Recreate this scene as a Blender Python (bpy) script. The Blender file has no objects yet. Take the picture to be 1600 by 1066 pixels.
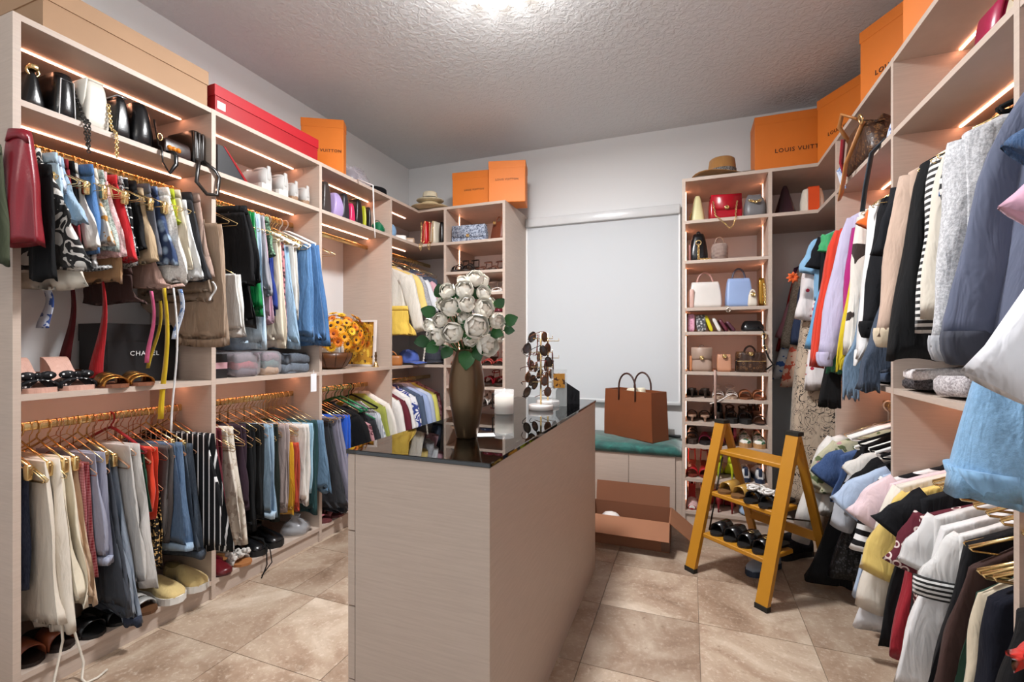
import bpy, math, random
from math import sin, cos, pi, radians as R, atan2, sqrt
from mathutils import Vector, Matrix

# ------------------------------------------------------------------ camera
F, CX, CY = 727.0, 800.0, 537.0          # focal length and horizon in photo pixels (1600 x 1066)
TH = math.atan(277.0 / 727.0)            # the camera is turned left of the room's depth axis
CH = 1.15                                # eye height
CT, ST = cos(TH), sin(TH)
SC = bpy.context.scene
COL = SC.collection
cam_d = bpy.data.cameras.new('camera')
cam_d.sensor_width = 36.0
cam_d.lens = F / 1600.0 * 36.0
cam_d.shift_y = (CY - 533.0) / 1600.0
cam_d.clip_start = 0.02
cam = bpy.data.objects.new('camera', cam_d)
COL.objects.link(cam)
cam.location = (0, 0, CH)
cam.rotation_euler = (R(90), 0, TH)
SC.camera = cam

# ------------------------------------------------------------------ world, lamps, exposure
wd = bpy.data.worlds.new('world'); SC.world = wd; wd.use_nodes = True
wd.node_tree.nodes['Background'].inputs[0].default_value = (0.93, 0.96, 1.0, 1)
wd.node_tree.nodes['Background'].inputs[1].default_value = 0.62
LAMP = (-0.76, 1.80)                      # flush ceiling lamp
ld = bpy.data.lights.new('ceiling_lamp_light', 'POINT'); ld.shadow_soft_size = 0.05
ld.energy = 8; ld.color = (0.97, 0.985, 1.0)
lo = bpy.data.objects.new('ceiling_lamp_light', ld); COL.objects.link(lo)
lo.location = (LAMP[0], LAMP[1], 2.61)
lda = bpy.data.lights.new('ceiling_lamp_downlight', 'AREA'); lda.shape = 'DISK'; lda.size = 0.34
lda.energy = 52; lda.color = (0.98, 0.985, 1.0)
loa = bpy.data.objects.new('ceiling_lamp_downlight', lda); COL.objects.link(loa)
loa.location = (LAMP[0], LAMP[1], 2.665)
# unseen fill light added behind the camera to brighten the front of the room
ld2 = bpy.data.lights.new('added_fill_light', 'POINT'); ld2.shadow_soft_size = 0.13
ld2.energy = 10; ld2.color = (1.0, 0.97, 0.93)
lo2 = bpy.data.objects.new('added_fill_light', ld2); COL.objects.link(lo2)
lo2.location = (LAMP[0], -0.45, 2.56)
SC.view_settings.view_transform = 'Standard'
SC.view_settings.look = 'None'
SC.view_settings.gamma = 1.0
SC.view_settings.use_curve_mapping = False
SC.view_settings.exposure = 0.55

# ------------------------------------------------------------------ the room's measures
LX, RX = -2.0, 0.70                       # fronts of the left and right shelving
WL, WR, WB, WF = -2.42, 1.12, 3.68, -0.9  # walls
TY = 3.17                                 # front of the towers on the window wall
ZC = 2.76
ZT, ZS, ZM, ZB = 2.204, 1.933, 0.985, 0.085   # tops of: unit, high shelf, middle shelf, base
TK = 0.02
ROD_L, ROD_R = -2.2, 0.90
ROD_U, ROD_D = 1.865, 0.87

# ------------------------------------------------------------------ pixel helpers
def yx(px, X):
    """Y on the vertical plane x = X for photo column px"""
    k = (px - CX) / F
    return (X * CT + k * X * ST) / (k * CT - ST)
def xy(px, Y):
    """X on the vertical plane y = Y for photo column px"""
    k = (px - CX) / F
    return (k * Y * CT - Y * ST) / (CT + k * ST)
def dep(X, Y): return -X * ST + Y * CT
def zz(py, X, Y): return CH - (py - CY) * dep(X, Y) / F
def floor_pt(px, py, z=0.0):
    d = (CH - z) * F / (py - CY); u = (px - CX) / F * d
    return (u * CT - d * ST, u * ST + d * CT)

# ------------------------------------------------------------------ scene helpers
def lin(c):
    if isinstance(c, str):
        c = c.lstrip('#'); c = [int(c[i:i + 2], 16) / 255 for i in (0, 2, 4)]
    return tuple((x / 12.92 if x <= 0.04045 else ((x + 0.055) / 1.055) ** 2.4) for x in c) + (1.0,)

class MB:
    """collects shapes; build() links them as one mesh object"""
    def __init__(s): s.v = []; s.f = []; s.s = []
    def add(s, vs, fs, smooth=False):
        o = len(s.v); s.v += [tuple(p) for p in vs]
        s.f += [tuple(i + o for i in f) for f in fs]; s.s += [smooth] * len(fs); return s
    def box(s, x0, x1, y0, y1, z0, z1, M=None):
        vs = [(x, y, z) for z in (z0, z1) for y in (y0, y1) for x in (x0, x1)]
        if M is not None: vs = [M @ Vector(p) for p in vs]
        return s.add(vs, [(0, 2, 3, 1), (4, 5, 7, 6), (0, 1, 5, 4), (2, 6, 7, 3), (0, 4, 6, 2), (1, 3, 7, 5)])
    def loft(s, rings, cap0=True, cap1=True, smooth=True, M=None, closed=True):
        n = len(rings[0]); vs = [p for r in rings for p in r]
        if M is not None: vs = [M @ Vector(p) for p in vs]
        fs = []
        for i in range(len(rings) - 1):
            for j in range(n if closed else n - 1):
                a = i * n + j; b = i * n + (j + 1) % n
                fs.append((a, b, b + n, a + n))
        s.add(vs, fs, smooth)
        m = len(rings) - 1; o = len(s.v) - len(vs)
        if cap0: s.f.append(tuple(o + j for j in reversed(range(n)))); s.s.append(False)
        if cap1: s.f.append(tuple(o + m * n + j for j in range(n))); s.s.append(False)
        return s
    def rbox(s, x0, x1, y0, y1, z0, z1, r=0.01, k=2, M=None, smooth=True):
        """box with rounded edges"""
        r = min(r, (x1 - x0) / 2.01, (y1 - y0) / 2.01, (z1 - z0) / 2.01)
        def outline(z, ins):
            pts = []
            rr = max(r - ins, r * 0.15)
            for cx_, cy_, a0 in ((x1 - r, y1 - r, 0), (x0 + r, y1 - r, 90), (x0 + r, y0 + r, 180), (x1 - r, y0 + r, 270)):
                for i in range(k + 1):
                    a = R(a0 + 90 * i / k)
                    pts.append((cx_ + rr * cos(a), cy_ + rr * sin(a), z))
            return pts
        rings = []
        for i in range(k + 1):
            a = R(90 * i / k); rings.append(outline(z0 + r - r * cos(a), r - r * sin(a)))
        for i in range(k + 1):
            a = R(90 - 90 * i / k); rings.append(outline(z1 - r + r * cos(a), r - r * sin(a)))
        return s.loft(rings, smooth=smooth, M=M)
    def tube(s, pts, r, n=6, closed=False, M=None, flat=1.0, caps=True):
        P = [Vector(p) for p in pts]
        if M is not None: P = [M @ p for p in P]
        m = len(P); rings = []; up = Vector((0.13, 0.21, 0.97)).normalized()
        prev = None
        for i, p in enumerate(P):
            if closed: t = P[(i + 1) % m] - P[i - 1]
            else: t = P[min(i + 1, m - 1)] - P[max(i - 1, 0)]
            if t.length < 1e-9: t = Vector((0, 0, 1))
            t.normalize()
            a = (prev if prev is not None else up)
            a = a - t * a.dot(t)
            if a.length < 1e-4: a = Vector((1, 0, 0)) - t * t.x
            a.normalize(); b = t.cross(a); prev = a
            rr = r[i] if isinstance(r, (list, tuple)) else r
            rings.append([p + (a * cos(2 * pi * j / n) * flat + b * sin(2 * pi * j / n)) * rr for j in range(n)])
        if closed: rings.append(rings[0])
        return s.loft(rings, cap0=caps and not closed, cap1=caps and not closed)
    def lathe(s, prof, n=20, c=(0, 0, 0), cap0=True, cap1=True, M=None, sx=1, sy=1):
        rings = [[(c[0] + r * cos(2 * pi * j / n) * sx, c[1] + r * sin(2 * pi * j / n) * sy, c[2] + z) for j in range(n)] for r, z in prof]
        return s.loft(rings, cap0, cap1, M=M)
    def prism(s, poly, z0, z1, M=None, smooth=False):
        n = len(poly)
        vs = [(x, y, z0) for x, y in poly] + [(x, y, z1) for x, y in poly]
        if M is not None: vs = [M @ Vector(p) for p in vs]
        fs = [tuple(reversed(range(n))), tuple(range(n, 2 * n))] + [(i, (i + 1) % n, n + (i + 1) % n, n + i) for i in range(n)]
        return s.add(vs, fs, smooth)
    def ball(s, c, r, n=10, m=6, M=None, sx=1, sy=1, sz=1):
        rings = [[(c[0] + r * sx * sin(pi * i / m) * cos(2 * pi * j / n), c[1] + r * sy * sin(pi * i / m) * sin(2 * pi * j / n), c[2] - r * sz * cos(pi * i / m)) for j in range(n)] for i in range(m + 1)]
        rings[0] = [(c[0] + 1e-4 * cos(2 * pi * j / n), c[1] + 1e-4 * sin(2 * pi * j / n), c[2] - r * sz) for j in range(n)]
        rings[-1] = [(c[0] + 1e-4 * cos(2 * pi * j / n), c[1] + 1e-4 * sin(2 * pi * j / n), c[2] + r * sz) for j in range(n)]
        return s.loft(rings, M=M)
    def mesh(s, name, mat):
        me = bpy.data.meshes.new(name)
        me.from_pydata(s.v, [], s.f)
        me.polygons.foreach_set('use_smooth', s.s)
        me.materials.append(mat); me.update()
        return me
    def build(s, name, mat, parent=None, loc=(0, 0, 0), rot=(0, 0, 0)):
        return put(name, s.mesh(name, mat), parent, loc, rot)

def put(name, me, parent=None, loc=(0, 0, 0), rot=(0, 0, 0), scale=None):
    o = bpy.data.objects.new(name, me); COL.objects.link(o)
    o.location = loc; o.rotation_euler = rot
    if scale is not None: o.scale = (scale,) * 3 if not isinstance(scale, (tuple, list)) else scale
    if parent is not None: o.parent = parent
    return o
def tag(o, label, cat, group=None):
    o['label'] = label; o['category'] = cat
    if group: o['group'] = group
    return o
def thing(name, label, cat, loc=(0, 0, 0), rotz=0, group=None, rot=None, scale=None):
    o = put(name, None, None, loc, rot if rot else (0, 0, rotz), scale)
    o.empty_display_size = 0.05
    return tag(o, label, cat, group)
def struct(o): o['kind'] = 'structure'; return o
def clone(root, loc, rotz=None, label=None, group=None, scale=None):
    r = root.copy(); COL.objects.link(r); r.location = loc
    if rotz is not None: r.rotation_euler = (0, 0, rotz)
    if label: r['label'] = label
    if group: r['group'] = group
    if scale: r.scale = (scale,) * 3
    for ch in root.children:
        c = ch.copy(); COL.objects.link(c); c.parent = r
        for g in ch.children:
            d = g.copy(); COL.objects.link(d); d.parent = c
    return r
def T(x=0, y=0, z=0): return Matrix.Translation((x, y, z))
def RZ(a): return Matrix.Rotation(R(a), 4, 'Z')
def RX_(a): return Matrix.Rotation(R(a), 4, 'X')
def RY(a): return Matrix.Rotation(R(a), 4, 'Y')

# ------------------------------------------------------------------ materials
MATS = {}
def _new(name):
    m = bpy.data.materials.new(name); m.use_nodes = True
    return m, m.node_tree.nodes, m.node_tree.links, m.node_tree.nodes['Principled BSDF']
def _mix(N, L, fac, a, b, mode='MIX'):
    x = N.new('ShaderNodeMix'); x.data_type = 'RGBA'; x.blend_type = mode
    for s, v in ((x.inputs[0], fac), (x.inputs[6], a), (x.inputs[7], b)):
        if hasattr(v, 'is_output') or isinstance(v, bpy.types.NodeSocket): L.new(v, s)
        else: s.default_value = v
    return x.outputs[2]
def _ramp(N, L, src, stops, const=False):
    r = N.new('ShaderNodeValToRGB'); L.new(src, r.inputs[0]); e = r.color_ramp.elements
    if const: r.color_ramp.interpolation = 'CONSTANT'
    while len(e) < len(stops): e.new(0.5)
    for k, (p, c) in enumerate(stops): e[k].position = p; e[k].color = c
    return r.outputs[0]
def _coord(N, L, sc=(1, 1, 1), kind='Object', rnd=False):
    tc = N.new('ShaderNodeTexCoord'); mp = N.new('ShaderNodeMapping'); mp.inputs['Scale'].default_value = sc
    src = tc.outputs[kind]
    if rnd:
        oi = N.new('ShaderNodeObjectInfo'); ml = N.new('ShaderNodeVectorMath'); ml.operation = 'SCALE'
        ml.inputs[0].default_value = (13, 29, 7); L.new(oi.outputs['Random'], ml.inputs['Scale'])
        ad = N.new('ShaderNodeVectorMath'); L.new(src, ad.inputs[0]); L.new(ml.outputs[0], ad.inputs[1]); src = ad.outputs[0]
    L.new(src, mp.inputs[0]); return mp.outputs[0]
def _noise(N, L, vec, scale, detail=4, rough=0.5):
    n = N.new('ShaderNodeTexNoise'); n.inputs['Scale'].default_value = scale; n.inputs['Detail'].default_value = detail
    n.inputs['Roughness'].default_value = rough; L.new(vec, n.inputs['Vector']); return n
def _bump(N, L, src, bs, strength, dist=0.01):
    b = N.new('ShaderNodeBump'); b.inputs['Strength'].default_value = strength; b.inputs['Distance'].default_value = dist
    L.new(src, b.inputs['Height']); L.new(b.outputs[0], bs.inputs['Normal'])
W1, K1 = (1, 1, 1, 1), (0, 0, 0, 1)

def plain(c, rough=0.5, metal=0.0, coat=0.0, alpha=None, trans=0.0, ior=None):
    key = ('plain', c, rough, metal, coat, alpha, trans, ior)
    if key in MATS: return MATS[key]
    m, N, L, b = _new('plain_' + str(c).lstrip('#'))
    vec = _coord(N, L, (1, 1, 1)); n = _noise(N, L, vec, 9, 2)
    base = lin(c)
    L.new(_mix(N, L, n.outputs['Fac'], tuple(x * 0.93 for x in base[:3]) + (1,), tuple(min(1, x * 1.05) for x in base[:3]) + (1,)), b.inputs['Base Color'])
    b.inputs['Roughness'].default_value = rough; b.inputs['Metallic'].default_value = metal
    b.inputs['Coat Weight'].default_value = coat
    b.inputs['Transmission Weight'].default_value = trans
    if ior: b.inputs['IOR'].default_value = ior
    if alpha is not None: b.inputs['Alpha'].default_value = alpha
    MATS[key] = m; return m
def leather(c, rough=0.35):
    key = ('leather', c, rough)
    if key in MATS: return MATS[key]
    m, N, L, b = _new('leather_' + c.lstrip('#'))
    vec = _coord(N, L, (1, 1, 1)); n = _noise(N, L, vec, 6, 3); base = lin(c)
    L.new(_mix(N, L, n.outputs['Fac'], tuple(x * 0.82 for x in base[:3]) + (1,), tuple(min(1, x * 1.12) for x in base[:3]) + (1,)), b.inputs['Base Color'])
    b.inputs['Roughness'].default_value = rough
    v = N.new('ShaderNodeTexVoronoi'); v.inputs['Scale'].default_value = 260; L.new(vec, v.inputs['Vector'])
    _bump(N, L, v.outputs['Distance'], b, 0.15, 0.001)
    MATS[key] = m; return m
def emit(c, s):
    key = ('emit', c, s)
    if key in MATS: return MATS[key]
    m, N, L, b = _new('glow_' + c.lstrip('#'))
    b.inputs['Emission Color'].default_value = lin(c); b.inputs['Emission Strength'].default_value = s
    b.inputs['Base Color'].default_value = lin(c)
    MATS[key] = m; return m
def fab(c, pat=None, c2='#111111', sc=1.0, rough=0.9, sheen=0.15, c3=None):
    """cloth: colour, optional pattern in object space (local x = width, z = height)"""
    key = ('fab', c, pat, c2, sc, rough, c3)
    if key in MATS: return MATS[key]
    m, N, L, b = _new('cloth_' + (pat + '_' if pat else '') + c.lstrip('#'))
    base = lin(c); o2 = lin(c2); vec = _coord(N, L, (1, 1, 1))
    n = _noise(N, L, vec, 7, 3)
    col = _mix(N, L, n.outputs['Fac'], tuple(x * 0.86 for x in base[:3]) + (1,), tuple(min(1, x * 1.12) for x in base[:3]) + (1,))
    bumpsrc = None
    def wave(axis, scale, dist=0.0, prof='SIN'):
        w = N.new('ShaderNodeTexWave'); w.wave_type = 'BANDS'; w.bands_direction = axis; w.wave_profile = prof
        w.inputs['Scale'].default_value = scale; w.inputs['Distortion'].default_value = dist; L.new(vec, w.inputs['Vector']); return w.outputs['Fac']
    def vor(scale, feat='F1'):
        v = N.new('ShaderNodeTexVoronoi'); v.feature = feat; v.inputs['Scale'].default_value = scale; L.new(vec, v.inputs['Vector']); return v
    if pat == 'hstripe':
        w = wave('Z', 9 * sc); col = _mix(N, L, _ramp(N, L, w, [(0, K1), (0.5, W1)], True), col, o2)
    elif pat == 'vstripe':
        w = wave('X', 9 * sc); col = _mix(N, L, _ramp(N, L, w, [(0, K1), (0.6, W1)], True), col, o2)
    elif pat == 'sidestripe':
        w = wave('X', 5 * sc); col = _mix(N, L, _ramp(N, L, w, [(0, K1), (0.90, W1)], True), col, o2)
    elif pat == 'gingham':
        a = _ramp(N, L, wave('X', 14 * sc), [(0, K1), (0.5, W1)], True); d = _ramp(N, L, wave('Z', 14 * sc), [(0, K1), (0.5, W1)], True)
        e = _ramp(N, L, wave('Y', 14 * sc), [(0, K1), (0.5, W1)], True)
        f_ = _mix(N, L, 0.5, a, d); f_ = _mix(N, L, 0.3, f_, e); col = _mix(N, L, f_, col, o2)
    elif pat == 'windowpane':
        a = _ramp(N, L, wave('Z', 8 * sc), [(0, K1), (0.96, W1)], True); d = _ramp(N, L, wave('Y', 8 * sc), [(0, K1), (0.96, W1)], True)
        col = _mix(N, L, _mix(N, L, 1.0, a, d, 'LIGHTEN'), col, o2)
    elif pat == 'dots':
        col = _mix(N, L, _ramp(N, L, vor(28 * sc).outputs['Distance'], [(0, W1), (0.22, K1)], True), col, o2)
    elif pat == 'floral':
        n2 = _noise(N, L, vec, 16 * sc, 2); f1 = _ramp(N, L, n2.outputs['Fac'], [(0, K1), (0.56, W1)], True)
        col = _mix(N, L, f1, col, o2)
        if c3:
            n3 = _noise(N, L, vec, 23 * sc, 2); col = _mix(N, L, _ramp(N, L, n3.outputs['Fac'], [(0, K1), (0.63, W1)], True), col, lin(c3))
    elif pat == 'abstract':
        n2 = _noise(N, L, vec, 5.5 * sc, 1.5, 0.4); n2.inputs['Distortion'].default_value = 2.2
        col = _mix(N, L, _ramp(N, L, n2.outputs['Fac'], [(0, K1), (0.47, W1), (0.6, K1), (0.64, W1)], True), col, o2)
    elif pat == 'scribble':
        n2 = _noise(N, L, vec, 11 * sc, 2); n2.inputs['Distortion'].default_value = 1.5
        col = _mix(N, L, _ramp(N, L, n2.outputs['Fac'], [(0, K1), (0.485, W1), (0.515, K1), (0.60, W1), (0.62, K1)], True), col, o2)
    elif pat == 'tweed':
        n2 = _noise(N, L, vec, 130 * sc, 3, 0.8); col = _mix(N, L, _ramp(N, L, n2.outputs['Fac'], [(0.42, K1), (0.58, W1)]), col, o2); bumpsrc = n2.outputs['Fac']
    elif pat == 'glitter':
        v = vor(170 * sc); col = _mix(N, L, _ramp(N, L, v.outputs['Color'], [(0, K1), (0.66, W1)], True), col, o2); rough = 0.35
    elif pat == 'denim':
        n2 = _noise(N, L, _coord(N, L, (1, 1, 0.12)), 420, 2); n3 = _noise(N, L, vec, 4, 2)
        col = _mix(N, L, _ramp(N, L, n2.outputs['Fac'], [(0.35, K1), (0.75, (0.45, 0.45, 0.45, 1))]), col, tuple(min(1, x * 1.5 + 0.06) for x in base[:3]) + (1,))
        col = _mix(N, L, _ramp(N, L, n3.outputs['Fac'], [(0.5, K1), (0.8, (0.5, 0.5, 0.5, 1))]), col, tuple(min(1, x * 1.6 + 0.08) for x in base[:3]) + (1,)); bumpsrc = n2.outputs['Fac']
    elif pat == 'knit':
        w = wave('X', 40 * sc, 2.0); bumpsrc = w
        col = _mix(N, L, _ramp(N, L, w, [(0, (0.35, 0.35, 0.35, 1)), (0.6, K1)]), col, tuple(x * 0.6 for x in base[:3]) + (1,))
    elif pat == 'rib':
        w = wave('Y', 22 * sc, 0.4); bumpsrc = w
        col = _mix(N, L, _ramp(N, L, w, [(0, (0.5, 0.5, 0.5, 1)), (0.6, K1)]), col, tuple(x * 0.55 for x in base[:3]) + (1,))
    elif pat == 'scales':
        v = vor(24 * sc); col = _mix(N, L, _ramp(N, L, v.outputs['Distance'], [(0.25, K1), (0.55, W1)]), col, o2); bumpsrc = v.outputs['Distance']
    elif pat == 'cow':
        n2 = _noise(N, L, vec, 7 * sc, 1); col = _mix(N, L, _ramp(N, L, n2.outputs['Fac'], [(0, K1), (0.56, W1)], True), col, o2)
    elif pat == 'monogram':
        v = vor(30 * sc); col = _mix(N, L, _ramp(N, L, v.outputs['Distance'], [(0, K1), (0.26, W1), (0.4, K1)], True), col, o2)
    elif pat == 'fuzzy':
        n2 = _noise(N, L, vec, 90, 4, 0.8); bumpsrc = n2.outputs['Fac']
        col = _mix(N, L, _ramp(N, L, n2.outputs['Fac'], [(0.3, (0.5, 0.5, 0.5, 1)), (0.6, K1)]), col, tuple(x * 0.55 for x in base[:3]) + (1,))
    L.new(col, b.inputs['Base Color'])
    b.inputs['Roughness'].default_value = rough
    if rough > 0.6: b.inputs['Sheen Weight'].default_value = sheen * min(1.0, max(base[:3]) * 2.0)
    if max(base[:3]) < 0.02: b.inputs['Specular IOR Level'].default_value = 0.25
    n4 = _noise(N, L, _coord(N, L, (1, 1, 0.3)), 24, 3); n4.inputs['Distortion'].default_value = 0.6
    _bump(N, L, n4.outputs['Fac'], b, 0.75, 0.014)
    if bumpsrc is not None:
        b2 = N.new('ShaderNodeBump'); b2.inputs['Strength'].default_value = 0.5; b2.inputs['Distance'].default_value = 0.003
        L.new(bumpsrc, b2.inputs['Height']); L.new(b.inputs['Normal'].links[0].from_socket, b2.inputs['Normal']); L.new(b2.outputs[0], b.inputs['Normal'])
    MATS[key] = m; return m

def mk_board():
    m, N, L, b = _new('textured_board')
    vec = _coord(N, L, (3, 3, 60)); n = _noise(N, L, vec, 3, 4, 0.6); n2 = _noise(N, L, _coord(N, L), 5, 2)
    c = _mix(N, L, n.outputs['Fac'], lin('#ab9a8d'), lin('#c6b5a8'))
    c = _mix(N, L, _ramp(N, L, n2.outputs['Fac'], [(0.4, K1), (0.8, (0.3, 0.3, 0.3, 1))]), c, lin('#b8a79a'))
    L.new(c, b.inputs['Base Color']); b.inputs['Roughness'].default_value = 0.5
    _bump(N, L, n.outputs['Fac'], b, 0.12, 0.002); return m
BOARD = mk_board()
def mk_ceiling():
    m, N, L, b = _new('knockdown_plaster')
    vec = _coord(N, L); n = _noise(N, L, vec, 34, 3, 0.55); n.inputs['Distortion'].default_value = 0.7
    h = _ramp(N, L, n.outputs['Fac'], [(0.42, K1), (0.60, W1)])
    b.inputs['Base Color'].default_value = lin('#dadcde'); b.inputs['Roughness'].default_value = 0.85
    _bump(N, L, h, b, 0.45, 0.006); return m
CEIL = mk_ceiling()
def mk_wall():
    m, N, L, b = _new('white_wall_paint')
    n = _noise(N, L, _coord(N, L), 60, 3); b.inputs['Base Color'].default_value = lin('#dcdcdc'); b.inputs['Roughness'].default_value = 0.6
    _bump(N, L, n.outputs['Fac'], b, 0.08, 0.003); return m
WALL = mk_wall()
def mk_travertine():
    m, N, L, b = _new('travertine')
    vec = _coord(N, L, (1, 1, 1), rnd=True)
    n = _noise(N, L, vec, 3.2, 6, 0.6); n.inputs['Distortion'].default_value = 0.8
    c = _ramp(N, L, n.outputs['Fac'], [(0.30, lin('#86705f')), (0.44, lin('#a5907f')), (0.56, lin('#b9a999')), (0.70, lin('#d3c7ba'))])
    n2 = _noise(N, L, vec, 60, 4, 0.7); c = _mix(N, L, _ramp(N, L, n2.outputs['Fac'], [(0.52, K1), (0.72, (0.55, 0.55, 0.55, 1))]), c, lin('#ddd3c8'))
    n3 = _noise(N, L, vec, 26, 5, 0.75); c = _mix(N, L, _ramp(N, L, n3.outputs['Fac'], [(0.28, (0.8, 0.8, 0.8, 1)), (0.38, K1)]), c, lin('#7b6552'))
    oi = N.new('ShaderNodeObjectInfo')
    c = _mix(N, L, 1.0, c, _ramp(N, L, oi.outputs['Random'], [(0, lin('#dfd8d0')), (1, lin('#fffaf2'))]), 'MULTIPLY')
    L.new(c, b.inputs['Base Color']); b.inputs['Roughness'].default_value = 0.42
    _bump(N, L, n3.outputs['Fac'], b, 0.06, 0.003); return m
TRAV = mk_travertine()
GROUT = plain('#8d7c6c', 0.9)
GOLD = plain('#ecd196', 0.22, 1.0)
ROSEGOLD = plain('#dcae8e', 0.25, 1.0)
LED = emit('#ffb08a', 14.0)
WHITE = plain('#e8e8e6', 0.4)
BLACKLEA = leather('#0c0c0d', 0.28)
GLASS = plain('#f2fbf8', 0.02, 0, 0, None, 1.0, 1.45)

# ------------------------------------------------------------------ room shell
fl = MB().box(WL, WR, WF, WB, -0.05, -0.004).build('floor', GROUT); struct(fl)
PW = 0.405
xs = [0.037 + PW * k for k in range(-7, 4)]; ys = [1.25 + PW * k for k in range(-6, 8)]
tile_cache = {}
random.seed(5)
for yi, y0 in enumerate(ys[:-1]):
    for xi, x0 in enumerate(xs[:-1]):
        cells = [(x0, x0 + PW)]
        if (xi * 7 + yi * 5) % 9 == 4: cells = [(x0, x0 + PW * 0.63), (x0 + PW * 0.63, x0 + PW)]
        for a0, a1 in cells:
            a0c, a1c = max(a0, WL), min(a1, WR); b0, b1 = max(y0, WF), min(y0 + PW, WB)
            if a1c - a0c < 0.03 or b1 - b0 < 0.03: continue
            k = (round(a1c - a0c, 3), round(b1 - b0, 3))
            if k not in tile_cache:
                w, h = k; g = 0.0012
                tile_cache[k] = MB().prism([(g, g), (w - g, g), (w - g, h - g), (g, h - g)], -0.01, 0.0).mesh('tile', TRAV)
            put('tile', tile_cache[k], fl, (a0c, b0, 0))
struct(MB().box(WL - 0.1, WL, WF, WB + 0.1, 0, ZC).build('wall_left', WALL))
struct(MB().box(WR, WR + 0.1, WF, WB + 0.1, 0, ZC).build('wall_right', WALL))
struct(MB().box(WL - 0.1, WR + 0.1, WF, WB + 0.1, ZC, ZC + 0.08).build('ceiling', CEIL))
# window wall with its opening
wx0, wx1, wz0, wz1 = -1.22, -0.12, 0.76, 2.06
wb = MB()
wb.box(WL, wx0, WB, WB + 0.1, 0, ZC); wb.box(wx1, WR, WB, WB + 0.1, 0, ZC)
wb.box(wx0, wx1, WB, WB + 0.1, 0, wz0); wb.box(wx0, wx1, WB, WB + 0.1, wz1, ZC)
struct(wb.build('wall_back', WALL))
win = struct(put('window_1', None)); win['label'] = 'white framed window behind the roller blind'
fr = MB()
for a in ((wx0, wx0 + 0.04, wz0, wz1), (wx1 - 0.04, wx1, wz0, wz1), (wx0, wx1, wz0, wz0 + 0.04), (wx0, wx1, wz1 - 0.04, wz1), (wx0, wx1, 1.39, 1.43)):
    fr.box(a[0], a[1], WB + 0.05, WB + 0.09, a[2], a[3])
fr.build('window_frame', WHITE, win)
for za, zb in ((wz0 + 0.04, 1.39), (1.43, wz1 - 0.04)):
    MB().box(wx0 + 0.04, wx1 - 0.04, WB + 0.065, WB + 0.07, za, zb).build('window_pane', GLASS, win)

# roller blind
def mk_blind():
    m, N, L, b = _new('white_blind_cloth'); b.inputs['Base Color'].default_value = lin('#e6e8ea'); b.inputs['Roughness'].default_value = 0.8
    tr = N.new('ShaderNodeBsdfTranslucent'); tr.inputs[0].default_value = lin('#e8ecf0')
    mx = N.new('ShaderNodeMixShader'); mx.inputs[0].default_value = 0.35
    L.new(b.outputs[0], mx.inputs[1]); L.new(tr.outputs[0], mx.inputs[2]); L.new(mx.outputs[0], N['Material Output'].inputs[0]); return m
bl = thing('roller_blind', 'white roller blind pulled down over the window', 'blind', (0, 0, 0))
bx0, bx1, by = -1.262, -0.062, WB - 0.035
MB().box(bx0, bx1, by - 0.001, by + 0.001, 0.715, 2.12).build('blind_cloth', mk_blind(), bl)
MB().rbox(bx0, bx1, by - 0.012, by + 0.008, 0.69, 0.718, 0.006).build('bottom_bar', plain('#c9cbcc', 0.35), bl)
MB().rbox(bx0, bx1, by - 0.03, WB + 0.001, 2.105, 2.175, 0.008).build('valance', plain('#d6d7d8', 0.25), bl)
for xa in (bx0, bx1 - 0.012):
    MB().box(xa, xa + 0.012, by - 0.008, WB, 0.70, 2.11).build('side_channel', plain('#f2f2f2', 0.4), bl)

# ceiling lamp: ring, frosted bowl edge and crystal drops
lamp = thing('ceiling_lamp', 'bright flush ceiling lamp with crystal drops', 'lamp', (LAMP[0], LAMP[1], ZC))
MB().lathe([(0.19, 0.0), (0.20, -0.012), (0.18, -0.03), (0.02, -0.035)], 28).build('lamp_base', plain('#dddddd', 0.3, 0.6), lamp)
GLOW = emit('#fff6ea', 14.0)
for k in range(14):
    a = 2 * pi * k / 14
    MB().lathe([(0.004, -0.03), (0.026, -0.05), (0.03, -0.066), (0.016, -0.082), (0.002, -0.088)], 10, (0.16 * cos(a), 0.16 * sin(a), 0)).build('crystal_drop', GLOW, lamp)
# ------------------------------------------------------------------ shelving
def panel_y(mb, Y, X0, X1, z0=0.0, z1=ZT): mb.box(X0, X1, Y - TK / 2, Y + TK / 2, z0, z1)
E = 0.0001
def bay(side, ya, yb, label, panels, shelves, toe=True, leds=(ZT, ZS, ZM), rods=(ROD_U, ROD_D), strip=True):
    """one bay of the shelving along a side wall; shelves = tops of the boards"""
    s = 1 if side == 'left' else -1
    xf = LX if side == 'left' else RX; xw = (WL if side == 'left' else WR)
    x0, x1 = min(xf, xw), max(xf, xw)
    u = thing('shelving_bay', label, 'shelving')
    for Y in panels:
        MB().box(x0, x1, Y - TK / 2, Y + TK / 2, 0, ZT).build('side_panel', BOARD, u)
    a, b = ya + TK / 2 - E, yb - TK / 2 + E
    for z in shelves:
        MB().box(x0 + 0.001, x1 - 0.001, a, b, z - TK, z).build('base_board' if z < 0.2 else 'shelf', BOARD, u)
    if toe: MB().box(*(sorted((xf - s * 0.012, xf - s * 0.03))), a, b, 0, ZB - TK).build('toe_kick', BOARD, u)
    xm = xf - s * 0.19
    for z in leds:
        MB().box(xm - 0.004, xm + 0.004, a + 0.01, b - 0.01, z - TK - 0.004, z - TK + 0.001).build('led_strip', LED, u)
    xr = ROD_L if side == 'left' else ROD_R
    for z in rods:
        MB().rbox(xr - 0.007, xr + 0.007, a - 0.001, b + 0.001, z - 0.03, z, 0.004, 1).build('hanging_rod', GOLD, u)
    return u
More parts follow.
